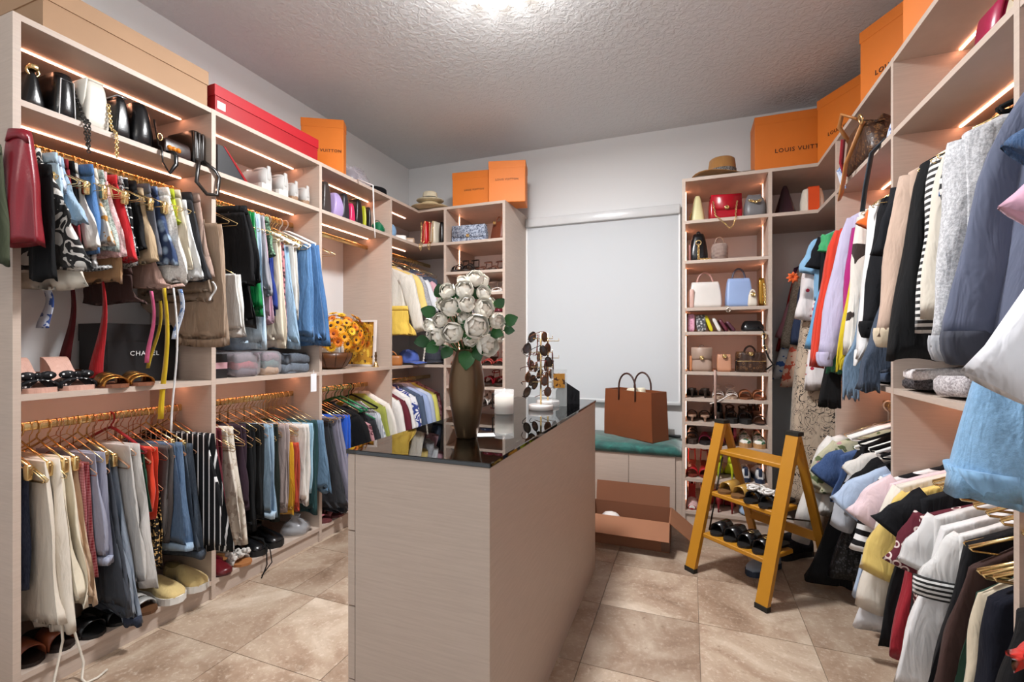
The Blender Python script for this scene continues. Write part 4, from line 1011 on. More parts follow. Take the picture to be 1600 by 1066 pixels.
# ------------------------------------------------------------------ builders: boxes, bags, shoes, hats
def text_part(txt, size, mat, parent, loc, rot, name='lettering', depth=0.0006, width=None):
    cu = bpy.data.curves.new(name, 'FONT'); cu.body = txt; cu.size = size; cu.extrude = depth; cu.align_x = 'CENTER'; cu.align_y = 'CENTER'; cu.space_character = 1.15; cu.resolution_u = 2
    tmp = bpy.data.objects.new('tmp', cu); COL.objects.link(tmp)
    dg = bpy.context.evaluated_depsgraph_get(); me = bpy.data.meshes.new_from_object(tmp.evaluated_get(dg))
    COL.objects.unlink(tmp); bpy.data.objects.remove(tmp); bpy.data.curves.remove(cu)
    me.materials.clear(); me.materials.append(mat); me.name = name
    if width:
        w = max(v.co.x for v in me.vertices) - min(v.co.x for v in me.vertices); k = width / w
        for v in me.vertices: v.co.x *= k; v.co.y *= k
    return put(name, me, parent, loc, rot)
ORANGE = plain('#d8741c', 0.55); INK = plain('#2b1608', 0.6)
def gift_box(label, loc, rotz, w, h, d, mat=ORANGE, words=None, tw=None, tz=0.5, group=None, name='gift_box', lid=False, txcol=INK, tx=0.0):
    """upright box; local front is -y, origin at the middle of the front bottom edge"""
    g = thing(name, label, 'box', loc, rotz, group)
    MB().rbox(-w / 2, w / 2, 0.0, d, 0, h, 0.003, 1, smooth=False).build('box_body', mat, g)
    m = MB(); m.box(-w / 2 - 0.0015, w / 2 + 0.0015, -0.0015, d + 0.0015, h - min(0.05, h * 0.3) if not lid else h * 0.66, h + 0.0015); m.build('box_lid', mat, g)
    if words: text_part(words, 0.03, txcol, g, (tx, -0.0022, h * tz), (R(90), 0, 0), width=tw or w * 0.6)
    return g
def link_chain(mb, pts, step=0.011, r=0.0055, th=0.0016):
    P = [Vector(p) for p in pts]; acc = 0.0; k = 0
    for a, b in zip(P[:-1], P[1:]):
        L_ = (b - a).length; t = (b - a).normalized() if L_ > 0 else Vector((0, 0, 1)); s = acc
        while s < L_:
            c = a + t * s; u = t.orthogonal().normalized(); v = t.cross(u)
            if k % 2: u = v
            mb.tube([c + t * (r * 1.25 * cos(2 * pi * q / 7)) + u * (r * 0.8 * sin(2 * pi * q / 7)) for q in range(7)], th, 4, closed=True)
            s += step; k += 1
        acc = s - L_
def arc_pts(x0, x1, z0, h, n=12, y=0.0):
    return [(x0 + (x1 - x0) * (1 - cos(pi * i / n)) / 2, y, z0 + h * sin(pi * i / n)) for i in range(n + 1)]
def bag_body(w, d, h, taper=0.8, tw=0.96, r=0.02, bulge=0.0, sag=0.0):
    m = MB(); rings = []; k = 4
    for i in range(9):
        f = i / 8
        ww = w / 2 * (1 + (tw - 1) * f) * (1 + bulge * sin(pi * f)); dd = d / 2 * (1 + (taper - 1) * f) * (1 + bulge * sin(pi * f))
        if i == 0: ww -= 0.006; dd -= 0.006
        rr = min(r, dd * 0.9)
        if i == 8: ww -= 0.003; dd -= min(0.003, dd * 0.2)
        ring = []
        for cx_, cy_, a0 in ((ww - rr, dd - rr, 0), (-ww + rr, dd - rr, 90), (-ww + rr, -dd + rr, 180), (ww - rr, -dd + rr, 270)):
            for q in range(k + 1):
                a = R(a0 + 90 * q / k); x = cx_ + rr * cos(a)
                ring.append((x, cy_ + rr * sin(a), h * f - sag * f * (1 - (x / ww) ** 2)))
        rings.append(ring)
    return m.loft(rings)
def bag(label, loc, rotz, w, d, h, mat, taper=0.75, tw=0.95, flap=None, flapf=0.6, handle=None, hh=0.08, hr=0.006, hmat=None, clasp=None, chain=None, cmat=GOLD, trim=None, bulge=0.05, sag=0.0, name='handbag', cat='handbag', group=None, hw=0.5, r=0.02, tilt=0.0):
    """bag: width along x, front -y, origin under its middle"""
    g = thing(name, label, cat, loc, group=group, rot=(0, tilt, rotz))
    b = bag_body(w, d, h, taper, tw, r, bulge, sag).build('bag_body', mat, g)
    if flap is not None:
        yb, yt = -d / 2 * (1 + (taper - 1) * (1 - flapf)) - 0.004, -d / 2 * taper - 0.004
        m = MB(); rings = []
        for i in range(7):
            f = i / 6; z = h * (1 - flapf) + h * flapf * f; y = yb + (yt - yb) * f - bulge * d * 0.4 * sin(pi * f) - 0.002; wr = w / 2 * (0.96 - 0.10 * (1 - f) ** 3)
            rings.append([(-wr, y, z), (wr, y, z), (wr, y + 0.006, z), (-wr, y + 0.006, z)])
        rings.append([(-w / 2 * 0.95, yt, h + 0.004), (w / 2 * 0.95, yt, h + 0.004), (w / 2 * 0.95, yt + 0.006, h - 0.002), (-w / 2 * 0.95, yt + 0.006, h - 0.002)])
        rings.append([(-w / 2 * 0.95, d / 2 * taper * 0.8, h + 0.004), (w / 2 * 0.95, d / 2 * taper * 0.8, h + 0.004), (w / 2 * 0.95, d / 2 * taper * 0.8, h - 0.002), (-w / 2 * 0.95, d / 2 * taper * 0.8, h - 0.002)])
        fl_ = m.loft(rings).build('flap', flap, g)
    if clasp is not None:
        m = MB(); zc = h * (1 - flapf) + 0.012 if flap is not None else h * 0.9; yc = -d / 2 - 0.004
        m.rbox(-0.013, 0.013, yc - 0.005, yc + 0.004, zc - 0.011, zc + 0.011, 0.004, 1); m.tube([(0.011 * cos(2 * pi * q / 10), yc - 0.006, zc + 0.011 * sin(2 * pi * q / 10)) for q in range(10)], 0.0026, 5, closed=True)
        m.build('clasp', clasp, g)
    if handle:
        for y in ((0.0,) if handle == 1 else (-d / 2 * taper, d / 2 * taper)):
            m = MB(); m.tube(arc_pts(-w * hw / 2, w * hw / 2, h - 0.012, hh + 0.012, 14, y), hr, 8); m.build('handle', hmat or mat, g)
    if trim is not None:
        m = MB(); m.tube([(x, y, h + 0.001) for x, y in ((-w / 2 * tw, -d / 2 * taper), (w / 2 * tw, -d / 2 * taper), (w / 2 * tw, d / 2 * taper), (-w / 2 * tw, d / 2 * taper))], 0.003, 5, closed=True); m.build('trim', trim, g)
    if chain:
        m = MB(); link_chain(m, chain); m.build('chain_strap', cmat, g)
    return g
def LB(px0, px1, ytop, z, xf=-2.045):
    ya, yb = yx(px0, xf), yx(px1, xf); yc = (ya + yb) / 2
    return yc, yb - ya, max(0.04, zz(ytop, xf, yc) - z)
def TB(px0, px1, ytop, z, yf):
    xa, xb = xy(px0, yf), xy(px1, yf); xc = (xa + xb) / 2
    return xc, xb - xa, max(0.03, zz(ytop, xc, yf) - z)
# --- shoes: toe towards +x, origin on the ground under the middle
def foot_w(s):
    """half width of a sole at s = 0 (heel) .. 1 (toe)"""
    if s < 0.12: return 0.030 * sqrt(max(0.0, 1 - ((0.12 - s) / 0.12) ** 2))
    if s < 0.42: return 0.030 - 0.004 * sin(pi * (s - 0.12) / 0.6)
    if s < 0.74: return 0.0265 + 0.0155 * sin(pi / 2 * (s - 0.42) / 0.32)
    return 0.042 * sqrt(max(0.0, 1 - ((s - 0.74) / 0.26) ** 2.2))
def arch(s, hh, pl):
    t = min(1.0, max(0.0, (s - 0.12) / 0.58)); t = t * t * (3 - 2 * t); return pl + hh * (1 - t)
def sole_mesh(L_, hh, pl, th, k=1.0, n=16, solid=False):
    m = MB(); rings = []
    for i in range(n + 1):
        s = 0.004 + 0.992 * i / n; w = max(0.002, foot_w(s) * k); x = (s - 0.5) * L_; z1 = arch(s, hh, pl); z0 = 0.0 if solid else max(0.0, z1 - th)
        rings.append([(x, -w, z0), (x, w, z0), (x, w, z1), (x, -w, z1)])
    return m.loft(rings, smooth=False)
def strap_mesh(L_, hh, pl, s, h, wd, k=1.0, n=9, m=None):
    m = m or MB(); rings = []; w = foot_w(s) * k * 1.03; x = (s - 0.5) * L_; z0 = arch(s, hh, pl) - 0.004
    for i in range(n + 1):
        a = pi * i / n; y = -w * cos(a) * (1 if abs(cos(a)) > 0.2 else 1); z = z0 + h * sin(a) ** 0.7; o = 0.0035
        rings.append([(x - wd / 2, y, z), (x + wd / 2, y, z - h * 0.12 * sin(a)), (x + wd / 2, y * 0.9, z - o - h * 0.12 * sin(a)), (x - wd / 2, y * 0.9, z - o)])
    return m.loft(rings)
def shoe(label, kind, loc, rotz, mat, sole='#2a1c14', L_=0.245, heel=0.0, pl=0.012, mat2=None, straps=((0.72, 0.045, 0.05),), ankle=None, k=1.0, group=None, name=None, block=False, extra=None, tilt=0, scale=None):
    nm = name or {'slide': 'slide_sandal', 'sandal': 'strappy_sandal', 'pump': 'pump_shoe', 'sneaker': 'sneaker', 'mule': 'mule_shoe', 'slip': 'slip_on_shoe'}[kind]
    g = thing(nm, label, 'shoe', loc, group=group, rot=(0, tilt, rotz), scale=scale); sm = plain(sole, 0.6); mat2 = mat2 or mat
    if kind in ('sneaker', 'slip'):
        sole_mesh(L_, 0.0, 0.028, 0.028, k * 1.06).build('sole', sm, g)
        m = MB(); rings = []
        for i in range(13):
            s = 0.02 + 0.95 * i / 12; w = foot_w(s) * k * (1.0 if s < 0.9 else 0.96); x = (s - 0.5) * L_
            hgt = 0.058 + 0.0 * s if s < 0.2 else (0.058 - 0.004 * (s - 0.2) if s < 0.35 else (0.062 if s < 0.42 else 0.062 - 0.036 * min(1, (s - 0.42) / 0.45)))
            if s > 0.87: hgt *= max(0.25, 1 - ((s - 0.87) / 0.11) ** 2)
            rings.append([(x, -w * cos(pi * j / 10) * (1 if j in (0, 10) else 1.0), 0.026 + hgt * sin(pi * j / 10) ** 0.62) for j in range(11)])
        m.loft(rings, closed=True).build('upper', mat, g)
        m = MB(); m.ball(((0.2 - 0.5) * L_, 0, 0.026 + 0.052), 0.024 * k, 12, 6, sx=1.75, sy=0.86, sz=0.42); m.build('opening', mat2, g)
        if kind == 'sneaker':
            m = MB()
            for q in range(5):
                s = 0.46 + 0.06 * q; x = (s - 0.5) * L_; z = 0.026 + 0.062 - 0.036 * min(1, (s - 0.42) / 0.45) + 0.002
                m.tube([(x, -0.016, z - 0.004), (x + 0.004, 0, z), (x, 0.016, z - 0.004)], 0.003, 5)
            m.build('laces', plain('#f4f4f2', 0.7), g)
            MB().rbox(-0.5 * L_ + 0.002, -0.5 * L_ + 0.014, -0.011, 0.011, 0.04, 0.092, 0.005).build('heel_tab', mat2, g)
        return g
    sole_mesh(L_, heel, pl, 0.010 if heel > 0.02 else pl, k, solid=(heel <= 0.02 and pl > 0.012) or block == 'wedge').build('sole', sm if not extra else extra, g)
    if heel > 0.02 and block != 'wedge':
        m = MB(); x = (0.07 - 0.5) * L_; zt = arch(0.07, heel, pl) - 0.004; r1, r0 = (0.024, 0.02) if block else (0.019, 0.0055)
        m.lathe([(r0, 0.0), (r0 * 1.05, zt * 0.35), ((r0 * 1.6 + r1) / 2.6, zt * 0.72), (r1, zt)], 10, (x, 0, 0)); m.build('heel', sm if not extra else extra, g)
    if pl > 0.03 and heel > 0.02:
        m = MB(); rings = []
        for i in range(9):
            s = 0.55 + 0.44 * i / 8; w = max(0.002, foot_w(s) * k); x = (s - 0.5) * L_
            rings.append([(x, -w, 0), (x, w, 0), (x, w, pl), (x, -w, pl)])
        m.loft(rings, smooth=False).build('platform', sm, g)
    if kind in ('pump', 'mule'):
        m = MB(); rings = []
        for i in range(9):
            s = 0.60 + 0.385 * i / 8; w = foot_w(s) * k * 1.03; x = (s - 0.5) * L_; h = 0.042 * (1 - 0.55 * (i / 8) ** 1.5); z0 = arch(s, heel, pl) - 0.004
            rings.append([(x, -w * cos(pi * j / 10), z0 + h * sin(pi * j / 10) ** 0.7) for j in range(11)])
        m.loft(rings).build('vamp', mat, g)
        if kind == 'pump':
            m = MB(); rings = []
            pts = []
            for i in range(13):
                s = 0.62 - 0.615 * i / 12; pts.append((s, 1))
            for i in range(13):
                s = 0.005 + 0.615 * i / 12; pts.append((s, -1))
            for s, sg in pts:
                w = max(0.001, foot_w(s) * k * 1.03); x = (s - 0.5) * L_; z0 = arch(s, heel, pl) - 0.005; h = 0.026 + 0.03 * max(0, 1 - s / 0.25) + 0.012 * max(0, (s - 0.45) / 0.17)
                rings.append([(x, sg * w, z0), (x, sg * w * 0.97, z0 + h), (x, sg * w * 0.90, z0 + h), (x, sg * w * 0.92, z0)])
            m.loft(rings).build('counter', mat, g)
    else:
        for st in straps:
            strap_mesh(L_, heel, pl, st[0], st[1], st[2], k).build('strap', mat, g)
        if ankle:
            m = MB(); x = (0.10 - 0.5) * L_; z = arch(0.1, heel, pl)
            m.tube([(x + 0.012 + 0.034 * cos(2 * pi * q / 14), 0.03 * k * sin(2 * pi * q / 14), z + ankle - 0.01 * cos(2 * pi * q / 14)) for q in range(14)], 0.004, 5, closed=True)
            for sg in (-1, 1): m.tube([(x, sg * 0.026 * k, z), (x - 0.01, sg * 0.022 * k, z + ankle)], 0.004, 5)
            m.build('ankle_strap', mat2, g)
    return g
def pair(label, kind, loc, rotz, mat, gap=0.095, **kw):
    """two shoes of a pair side by side; each is a thing of its own"""
    out = []
    for sg in (-1, 1):
        dx, dy = -sin(rotz) * sg * gap / 2, cos(rotz) * sg * gap / 2
        out.append(shoe(label, kind, (loc[0] + dx, loc[1] + dy, loc[2]), rotz + sg * 0.04, mat, group='pair: ' + label, **kw))
    return out
def hat(label, loc, br, cr, ch, mat, band=None, brim_up=0.0, droop=0.02, rot=(0, 0, 0), wav=0.0, name='sun_hat', top_dent=0.01):
    g = thing(name, label, 'hat', loc, rot=rot)
    m = MB(); n = 32; rings = []
    prof = [(br, droop), (br * 0.85, droop * 0.6 + 0.004), (cr * 1.12, 0.012), (cr, 0.022), (cr * 0.97, ch * 0.6), (cr * 0.9, ch * 0.93), (cr * 0.78, ch), (cr * 0.4, ch - top_dent), (0.002, ch - top_dent)]
    under = [(0.002, 0.004), (cr, 0.004), (br * 0.85, droop * 0.6), (br, droop - 0.002)]
    for r_, z in under + prof:
        rings.append([(r_ * cos(2 * pi * j / n), r_ * sin(2 * pi * j / n) * 0.92, z + (wav * sin(2 * 2 * pi * j / n) * (r_ / br) ** 2 if r_ > cr else 0)) for j in range(n)])
    m.loft(rings).build('hat_shape', mat, g)
    if band is not None:
        MB().lathe([(cr * 1.025, 0.022), (cr * 1.02, 0.022 + ch * 0.22), (cr * 1.0, 0.022 + ch * 0.23)], n, cap0=False, cap1=False, sy=0.92).build('hat_band', band, g)
    return g
STRAW = fab('#cbb58c', 'knit', sc=1.5); CAMEL = fab('#a8773f', 'knit', sc=2)

# ------------------------------------------------------------------ on top of the units
tb = thing('storage_box', 'long tan cardboard box with a lid on top of the shelving', 'box')
bx = MB().box(-2.40, -2.03, 0.90, 1.47, ZT, ZT + 0.165); bx.build('box_body', plain('#a88565', 0.7), tb)
MB().box(-2.404, -2.026, 0.896, 1.474, ZT + 0.11, ZT + 0.17).build('box_lid', plain('#ad8a6a', 0.7), tb)
rb = thing('storage_box', 'long red boot box with a white label on top of the shelving', 'box')
MB().box(-2.32, -2.02, 1.50, 2.125, ZT, ZT + 0.125).build('box_body', plain('#a30e1c', 0.5), rb)
MB().box(-2.323, -2.016, 1.496, 2.129, ZT + 0.08, ZT + 0.13).build('box_lid', plain('#b01020', 0.5), rb)
sl = MB().box(-2.0195, -2.0185, 1.51, 1.55, ZT + 0.025, ZT + 0.06).build('label_sticker', plain('#ecebe8', 0.6), rb)
ORG = 'orange boxes with the same name printed on them'
gift_box('orange gift box standing behind the long red box', (-2.12, 2.27, ZT), R(30), 0.25, 0.335, 0.09, words='LOUIS VUITTON', tw=0.215, tz=0.42, tx=0.005)
gift_box('wide orange gift box standing next to the straw hats', (xy(735, 3.27), 3.27, ZT), R(6), 0.30, 0.285, 0.20, words='LOUIS VUITTON', tw=0.16, tz=0.5, tx=0.03)
gift_box('orange gift box overhanging the tower side by the window', (xy(792, 3.22), 3.22, ZT), R(14), 0.275, 0.305, 0.18, words='LOUIS VUITTON', tw=0.17, tz=0.55)
gift_box('large orange gift box beside the tan hat', (0.62, 3.36, ZT), 0, 0.45, 0.40, 0.22, words='LOUIS VUITTON', tw=0.30, tz=0.42, tx=0.04)
def wallbox(label, a, b, ln, h, dp, **kw):
    ang = atan2(b[1] - a[1], b[0] - a[0]); c = (a[0] + cos(ang) * ln / 2, a[1] + sin(ang) * ln / 2, ZT)
    return gift_box(label, c, ang, ln, h, dp, words='LOUIS VUITTON', **kw)
wallbox('orange gift box standing beside the largest one', (0.72, 3.27), (0.8625, 3.02), 0.40, 0.40, 0.14, tw=0.24, tz=0.42, tx=0.0)
wallbox('tall orange gift box over the brown monogram bag', (0.748, 2.62), (0.843, 2.45), 0.42, 0.40, 0.15, tw=0.26, tz=0.42, tx=0.0)
wallbox('orange gift box over the magenta bag', (0.715, 2.06), (0.80, 1.88), 0.42, 0.40, 0.15, tw=0.24, tz=0.45)
hat('wide tan sun hat with a dark ribbon band on white paper', (xy(1128, 3.34), 3.34, ZT + 0.030), 0.195, 0.085, 0.125, CAMEL, band=fab('#3a3430', 'tweed', '#8d8a88'), droop=-0.004, wav=0.022)
m = MB(); rings = [[(xy(1138, 3.32) + x, y, ZT + 0.002 + 0.010 * abs(sin(x * 9 + y * 5))) for y in (3.19, 3.30, 3.42, 3.5)] for x in (-0.2, -0.13, -0.06, 0.01, 0.07, 0.11, 0.14)]
m.loft(rings, False, False, closed=False); tag(m.build('tissue_paper', plain('#e9e6e1', 0.7)), 'crumpled white tissue paper under the tan sun hat', 'paper')
hat('cream straw hat stacked on the woven hat', (xy(672, 3.22), 3.22, ZT + 0.060), 0.11, 0.062, 0.085, fab('#ded2b4', 'knit', sc=2), band=fab('#16161a'))
hat('woven tan hat with a black edge under the cream hat', (xy(672, 3.22), 3.22, ZT + 0.002), 0.155, 0.075, 0.06, STRAW, band=fab('#16161a'))
hat('flat straw brim lying beside the black felt hat', (-2.26, 3.15, ZT + 0.002), 0.10, 0.06, 0.05, STRAW)
hat('black felt hat on top of the shelving', (-2.20, 2.90, ZT + 0.018), 0.135, 0.08, 0.095, fab('#121215'), rot=(0.0, 0.12, 0))
h1 = hat('dark hat wrapped in a clear dust cover', (-2.205, 2.585, ZT + 0.026), 0.14, 0.08, 0.10, fab('#2a2a32'), rot=(0.0, 0.10, 0))
m = MB(); n = 26
rings = [[(r_ * cos(2 * pi * j / n) * (1 + 0.08 * sin(5 * j)), r_ * sin(2 * pi * j / n) * (1 + 0.06 * sin(3 * j + 1)), z + 0.01 * sin(4 * j + z * 60)) for j in range(n)] for r_, z in ((0.09, -0.010), (0.150, -0.004), (0.158, 0.03), (0.135, 0.08), (0.11, 0.115), (0.03, 0.128))]
m.loft(rings).build('dust_cover', plain('#cfc6cf', 0.2, alpha=0.38), h1)
m = MB(); P = [(-2.05, 2.50, ZT + 0.012), (-1.997, 2.45, ZT + 0.006), (xy(583, 2.42), 2.42, zz(290, xy(583, 2.42), 2.42)), (xy(584, 2.42), 2.42, zz(330, xy(584, 2.42), 2.42)), (xy(586, 2.42), 2.42, zz(372, xy(586, 2.42), 2.42))]
m.tube(P, 0.004, 6); tag(m.build('drawstring', plain('#e4dedb', 0.6)), 'white drawstring dangling from the dust cover', 'cord')

# ------------------------------------------------------------------ high shelf, left wall
GB = leather('#101012', 0.25)
yc, dy, h = LB(34, 78, 108, ZS)
b_ = bag('black leather bag with a gold ring clasp', (-2.16, yc, ZS), 0, 0.22, dy, h, GB, taper=0.25, tw=0.9)
m = MB(); m.tube([(0.095, 0.016 * cos(2 * pi * q / 12), h - 0.004 + 0.016 * sin(2 * pi * q / 12)) for q in range(12)], 0.004, 6, closed=True); m.rbox(0.07, 0.11, -0.012, 0.012, h, h + 0.018, 0.005); m.build('ring_clasp', GOLD, b_)
yc, dy, h = LB(82, 124, 116, ZS)
b_ = bag('black boxy bag with white stitching and chain strap', (-2.15, yc, ZS), 0, 0.22, dy, h, GB, taper=0.72, tw=0.95, r=0.03, bulge=0.06)
m = MB(); x = 0.112
m.tube([(x, -0.3 * dy, 0.012), (x, 0.3 * dy, 0.012), (x, 0.24 * dy, h * 0.85), (x, -0.24 * dy, h * 0.85)], 0.0018, 4, closed=True); m.build('stitching', plain('#dddddd', 0.6), b_)
m = MB(); link_chain(m, [(0.06, 0.50 * dy, h * 0.9), (0.122, 0.55 * dy, 0.03), (0.150, 0.54 * dy, 0.009), (0.160, 0.53 * dy, -0.004), (0.160, 0.50 * dy, -0.10), (0.160, 0.38 * dy, -0.04), (0.160, 0.38 * dy, -0.004), (0.150, 0.38 * dy, 0.009), (0.122, 0.38 * dy, 0.03)], 0.010, 0.006, 0.0018); m.build('chain_strap', plain('#3c3a38', 0.3, 0.8), b_)
yc, dy, h = LB(131, 171, 129, ZS)
b_ = bag('white leather flap bag with a gold chain', (-2.15, yc, ZS), 0, 0.22, dy, h, leather('#d6d2c8', 0.4), taper=0.7, flap=leather('#d6d2c8', 0.4), r=0.012)
m = MB(); link_chain(m, [(0.114, 0.40 * dy, h * 0.6), (0.130, 0.42 * dy, 0.02), (0.150, 0.42 * dy, 0.009), (0.160, 0.42 * dy, -0.004), (0.160, 0.42 * dy, -0.09)], 0.010, 0.006, 0.0022); m.build('chain_strap', GOLD, b_)
yc, dy, h = LB(177, 204, 152, ZS)
bag('slim black clutch with silver piping', (-2.15, yc, ZS), 0, 0.22, dy, h, GB, taper=0.5, trim=plain('#b9b9bb', 0.3, 0.8), r=0.01)
yc, dy, h = LB(205, 243, 162, ZS)
b_ = bag('rounded black bag with a looped leather strap', (-2.15, yc, ZS), 0, 0.23, dy, h, GB, taper=0.55, tw=0.85, r=0.035, bulge=0.12)
m = MB(); m.tube([(0.118, 0.35 * dy, h * 0.7), (0.132, 0.45 * dy, 0.022), (0.152, 0.42 * dy, 0.012), (0.163, 0.38 * dy, -0.01), (0.163, 0.40 * dy, -0.05), (0.163, 0.70 * dy, -0.085), (0.163, 1.00 * dy, -0.04), (0.162, 1.00 * dy, -0.004), (0.152, 0.95 * dy, 0.012), (0.130, 0.80 * dy, 0.012)], 0.009, 6, flat=0.4); m.build('strap', GB, b_)
m = MB(); m.tube([(0.132, 0.50 * dy + 0.009 * cos(2 * pi * q / 10), 0.06 + 0.014 * sin(2 * pi * q / 10)) for q in range(10)], 0.0025, 5, closed=True); m.build('buckle', GOLD, b_)
yc, dy, h = LB(253, 294, 222, ZS)
b_ = bag('dark brown box bag with an amber clasp', (-2.14, yc, ZS), 0, 0.22, dy, h, leather('#2b1b18', 0.35), taper=0.95, tw=0.99, r=0.006)
m = MB()
for q in range(3): m.ball((0.113, (q - 2) * 0.018, 0.035), 0.011)
m.build('amber_clasp', plain('#c9781d', 0.15), b_)
yc, dy, h = LB(298, 318, 206, ZS)
b_ = bag('black accordion bag with a long strap loop', (-2.13, yc, ZS), 0, 0.2, dy, h, leather('#17120f', 0.3), taper=0.8, tw=0.9, r=0.012)
for q in (-1, 0, 1): MB().rbox(0.088, 0.102, q * dy * 0.3 - 0.006, q * dy * 0.3 + 0.006, 0.004, h * 0.96, 0.005).build('gusset_fold', leather('#241c18', 0.3), b_)
m = MB(); m.tube([(0.108, -0.012, 0.03), (0.130, -0.025, 0.012), (0.143, -0.035, -0.01), (0.144, -0.045, -0.085), (0.146, 0.0, -0.125), (0.146, 0.05, -0.115), (0.144, 0.06, -0.03), (0.142, 0.04, -0.004), (0.130, 0.02, 0.012), (0.108, 0.012, 0.03)], 0.009, 6, flat=0.4); m.build('strap', leather('#17120f', 0.3), b_)
# second bay: wedge and sneakers
yc, dy, h = LB(339, 388, 236, ZS)
g = thing('wedge_bag', 'grey and red triangular bag lying beside the white sneakers', 'handbag', (-2.13, yc, ZS))
MB().prism([(-dy / 2, 0), (dy / 2, 0), (-dy / 2 + 0.03, h), (-dy / 2, h)], -0.1, 0.09, M=Matrix(((0, 0, 1, 0), (1, 0, 0, 0), (0, 1, 0, 0), (0, 0, 0, 1)))).build('bag_body', leather('#2b2c2f', 0.4), g)
MB().prism([(dy / 2 - 0.012, 0), (dy / 2 + 0.006, 0), (-dy / 2 + 0.036, h + 0.002), (-dy / 2 + 0.028, h)], -0.102, 0.092, M=Matrix(((0, 0, 1, 0), (1, 0, 0, 0), (0, 1, 0, 0), (0, 0, 0, 1)))).build('red_edge', leather('#8e1018', 0.3), g)
WSN = leather('#b3b1ae', 0.5)
for k, (px, lab, sc_) in enumerate(((409, 'chunky white sneaker', 1.25), (438, 'chunky white sneaker', 1.25), (460, 'slim white sneaker with brown sole', 1.0), (478, 'slim white sneaker with brown sole', 1.0))):
    yc = (1.790, 1.897, 1.993, 2.076)[k]
    shoe(lab + ' on the high shelf', 'sneaker', (-2.17, yc, ZS), pi + 0.05, WSN, sole='#d0cdc8' if k < 2 else '#8a6b50', k=sc_ * 0.95, L_=0.26 if k < 2 else 0.24, scale=(1.15, 0.95, 1.45) if k < 2 else (1.05, 0.88, 1.35), group='pair: ' + lab)
# third bay: small bags
for px0, px1, yt, c, lab, kw in ((505, 519, 284, '#3a3230', 'dark bronze bag with a gold knot', dict(clasp=GOLD)), (521, 535, 302, '#a995c4', 'lilac scrunched pouch on the high shelf', dict(bulge=0.2)), (536, 547, 303, '#23252c', 'black quilted bag beside the lilac pouch', dict(clasp=GOLD)),
                            (548, 556, 318, '#c92a5c', 'hot pink pouch with gold ring', dict(clasp=GOLD)), (557, 568, 312, '#18181a', 'black leather clutch between pink and lime bags', dict(trim=GOLD)), (570, 573, 322, '#b3b42c', 'lime yellow card case beside the black clutch', {}), (577, 581, 324, "#1b1a1a", 'tiny black bag beside the green fan bag', dict(clasp=GOLD))):
    yc, dy, h = LB(px0, px1, yt, ZS)
    bag(lab, (-2.14, yc, ZS), 0, 0.19, dy, h, leather(c, 0.35), taper=0.6, r=0.012, **kw)
yc, dy, h = LB(583, 604, 320, ZS)
g = thing('fan_bag', 'green pleated fan shaped bag', 'handbag', (-2.06, yc - 0.006, ZS), scale=0.60)
m = MB(); nn = 13
fan = [(0.0, 0.0)] + [(0.11 * cos(R(150 - 130 * i / nn)), 0.11 * sin(R(150 - 130 * i / nn))) for i in range(nn + 1)]
for i in range(nn):
    a0, a1 = R(150 - 130 * i / nn), R(150 - 130 * (i + 1) / nn); am = (a0 + a1) / 2
    m.add([(0.012, 0, 0.004), (-0.012, 0, 0.004), (0.012, 0.12 * cos(a0), 0.12 * sin(a0)), (0.03, 0.125 * cos(am), 0.125 * sin(am)), (0.012, 0.12 * cos(a1), 0.12 * sin(a1)), (-0.012, 0.12 * cos(a0), 0.12 * sin(a0)), (-0.012, 0.12 * cos(a1), 0.12 * sin(a1))], [(0, 2, 3), (0, 3, 4), (1, 6, 5), (2, 5, 6, 4, 3), (0, 4, 6, 1), (0, 1, 5, 2)])
m.build('pleats', leather('#0f6b45', 0.35), g)
m = MB(); m.tube(arc_pts(-0.05, 0.05, 0.115, 0.03, 8)[0:9], 0.004, 6, M=RZ(90)); m.build('handle', leather('#14261d', 0.3), g)
# left corner high shelf
bag('round blue denim bag by the divider', (-2.12, 2.89, ZS), 0.3, 0.16, 0.05, 0.10, fab('#6f8fae', 'denim'), r=0.04, bulge=0.2)
bag('small white leather purse', (-2.10, 3.03, ZS), 0.6, 0.14, 0.05, 0.05, leather('#e2dfda', 0.4))
bag('beige fold purse beside the white purse', (-2.06, 3.12, ZS), 0.6, 0.10, 0.04, 0.045, leather('#a98f78', 0.4))
def chained(label, px0, px1, yt, yf, c, cm=GOLD, kw={}, drop=0.05):
    xc, w, h = TB(px0, px1, yt, ZS, yf)
    return bag(label, (xc, yf + 0.09, ZS), R(80), 0.17, w, h, c, taper=0.7, chain=[(-0.092, -w * 0.30, h), (-0.096, -w * 0.22, 0.02), (-0.106, -w * 0.20, 0.010), (-0.118, -w * 0.15, -0.006), (-0.119, 0.0, -drop), (-0.119, w * 0.2, -drop * 0.7), (-0.118, w * 0.25, -0.006), (-0.106, w * 0.25, 0.010), (-0.096, w * 0.28, 0.02), (-0.092, w * 0.35, h)], cmat=cm, **kw)
chained('bright red bag with a gold chain strap', 659, 669, 345, 3.185, leather('#b8121c', 0.3))
chained('cream bag with a leather and gold chain', 672, 682, 345, 3.185, leather('#cfc4b2', 0.4))
xc, w, h = TB(683, 694, 346, ZS, 3.19)
bag('black leather bag beside the tower panel', (xc, 3.285, ZS), R(85), 0.17, w * 0.7, h, GB, taper=0.7)
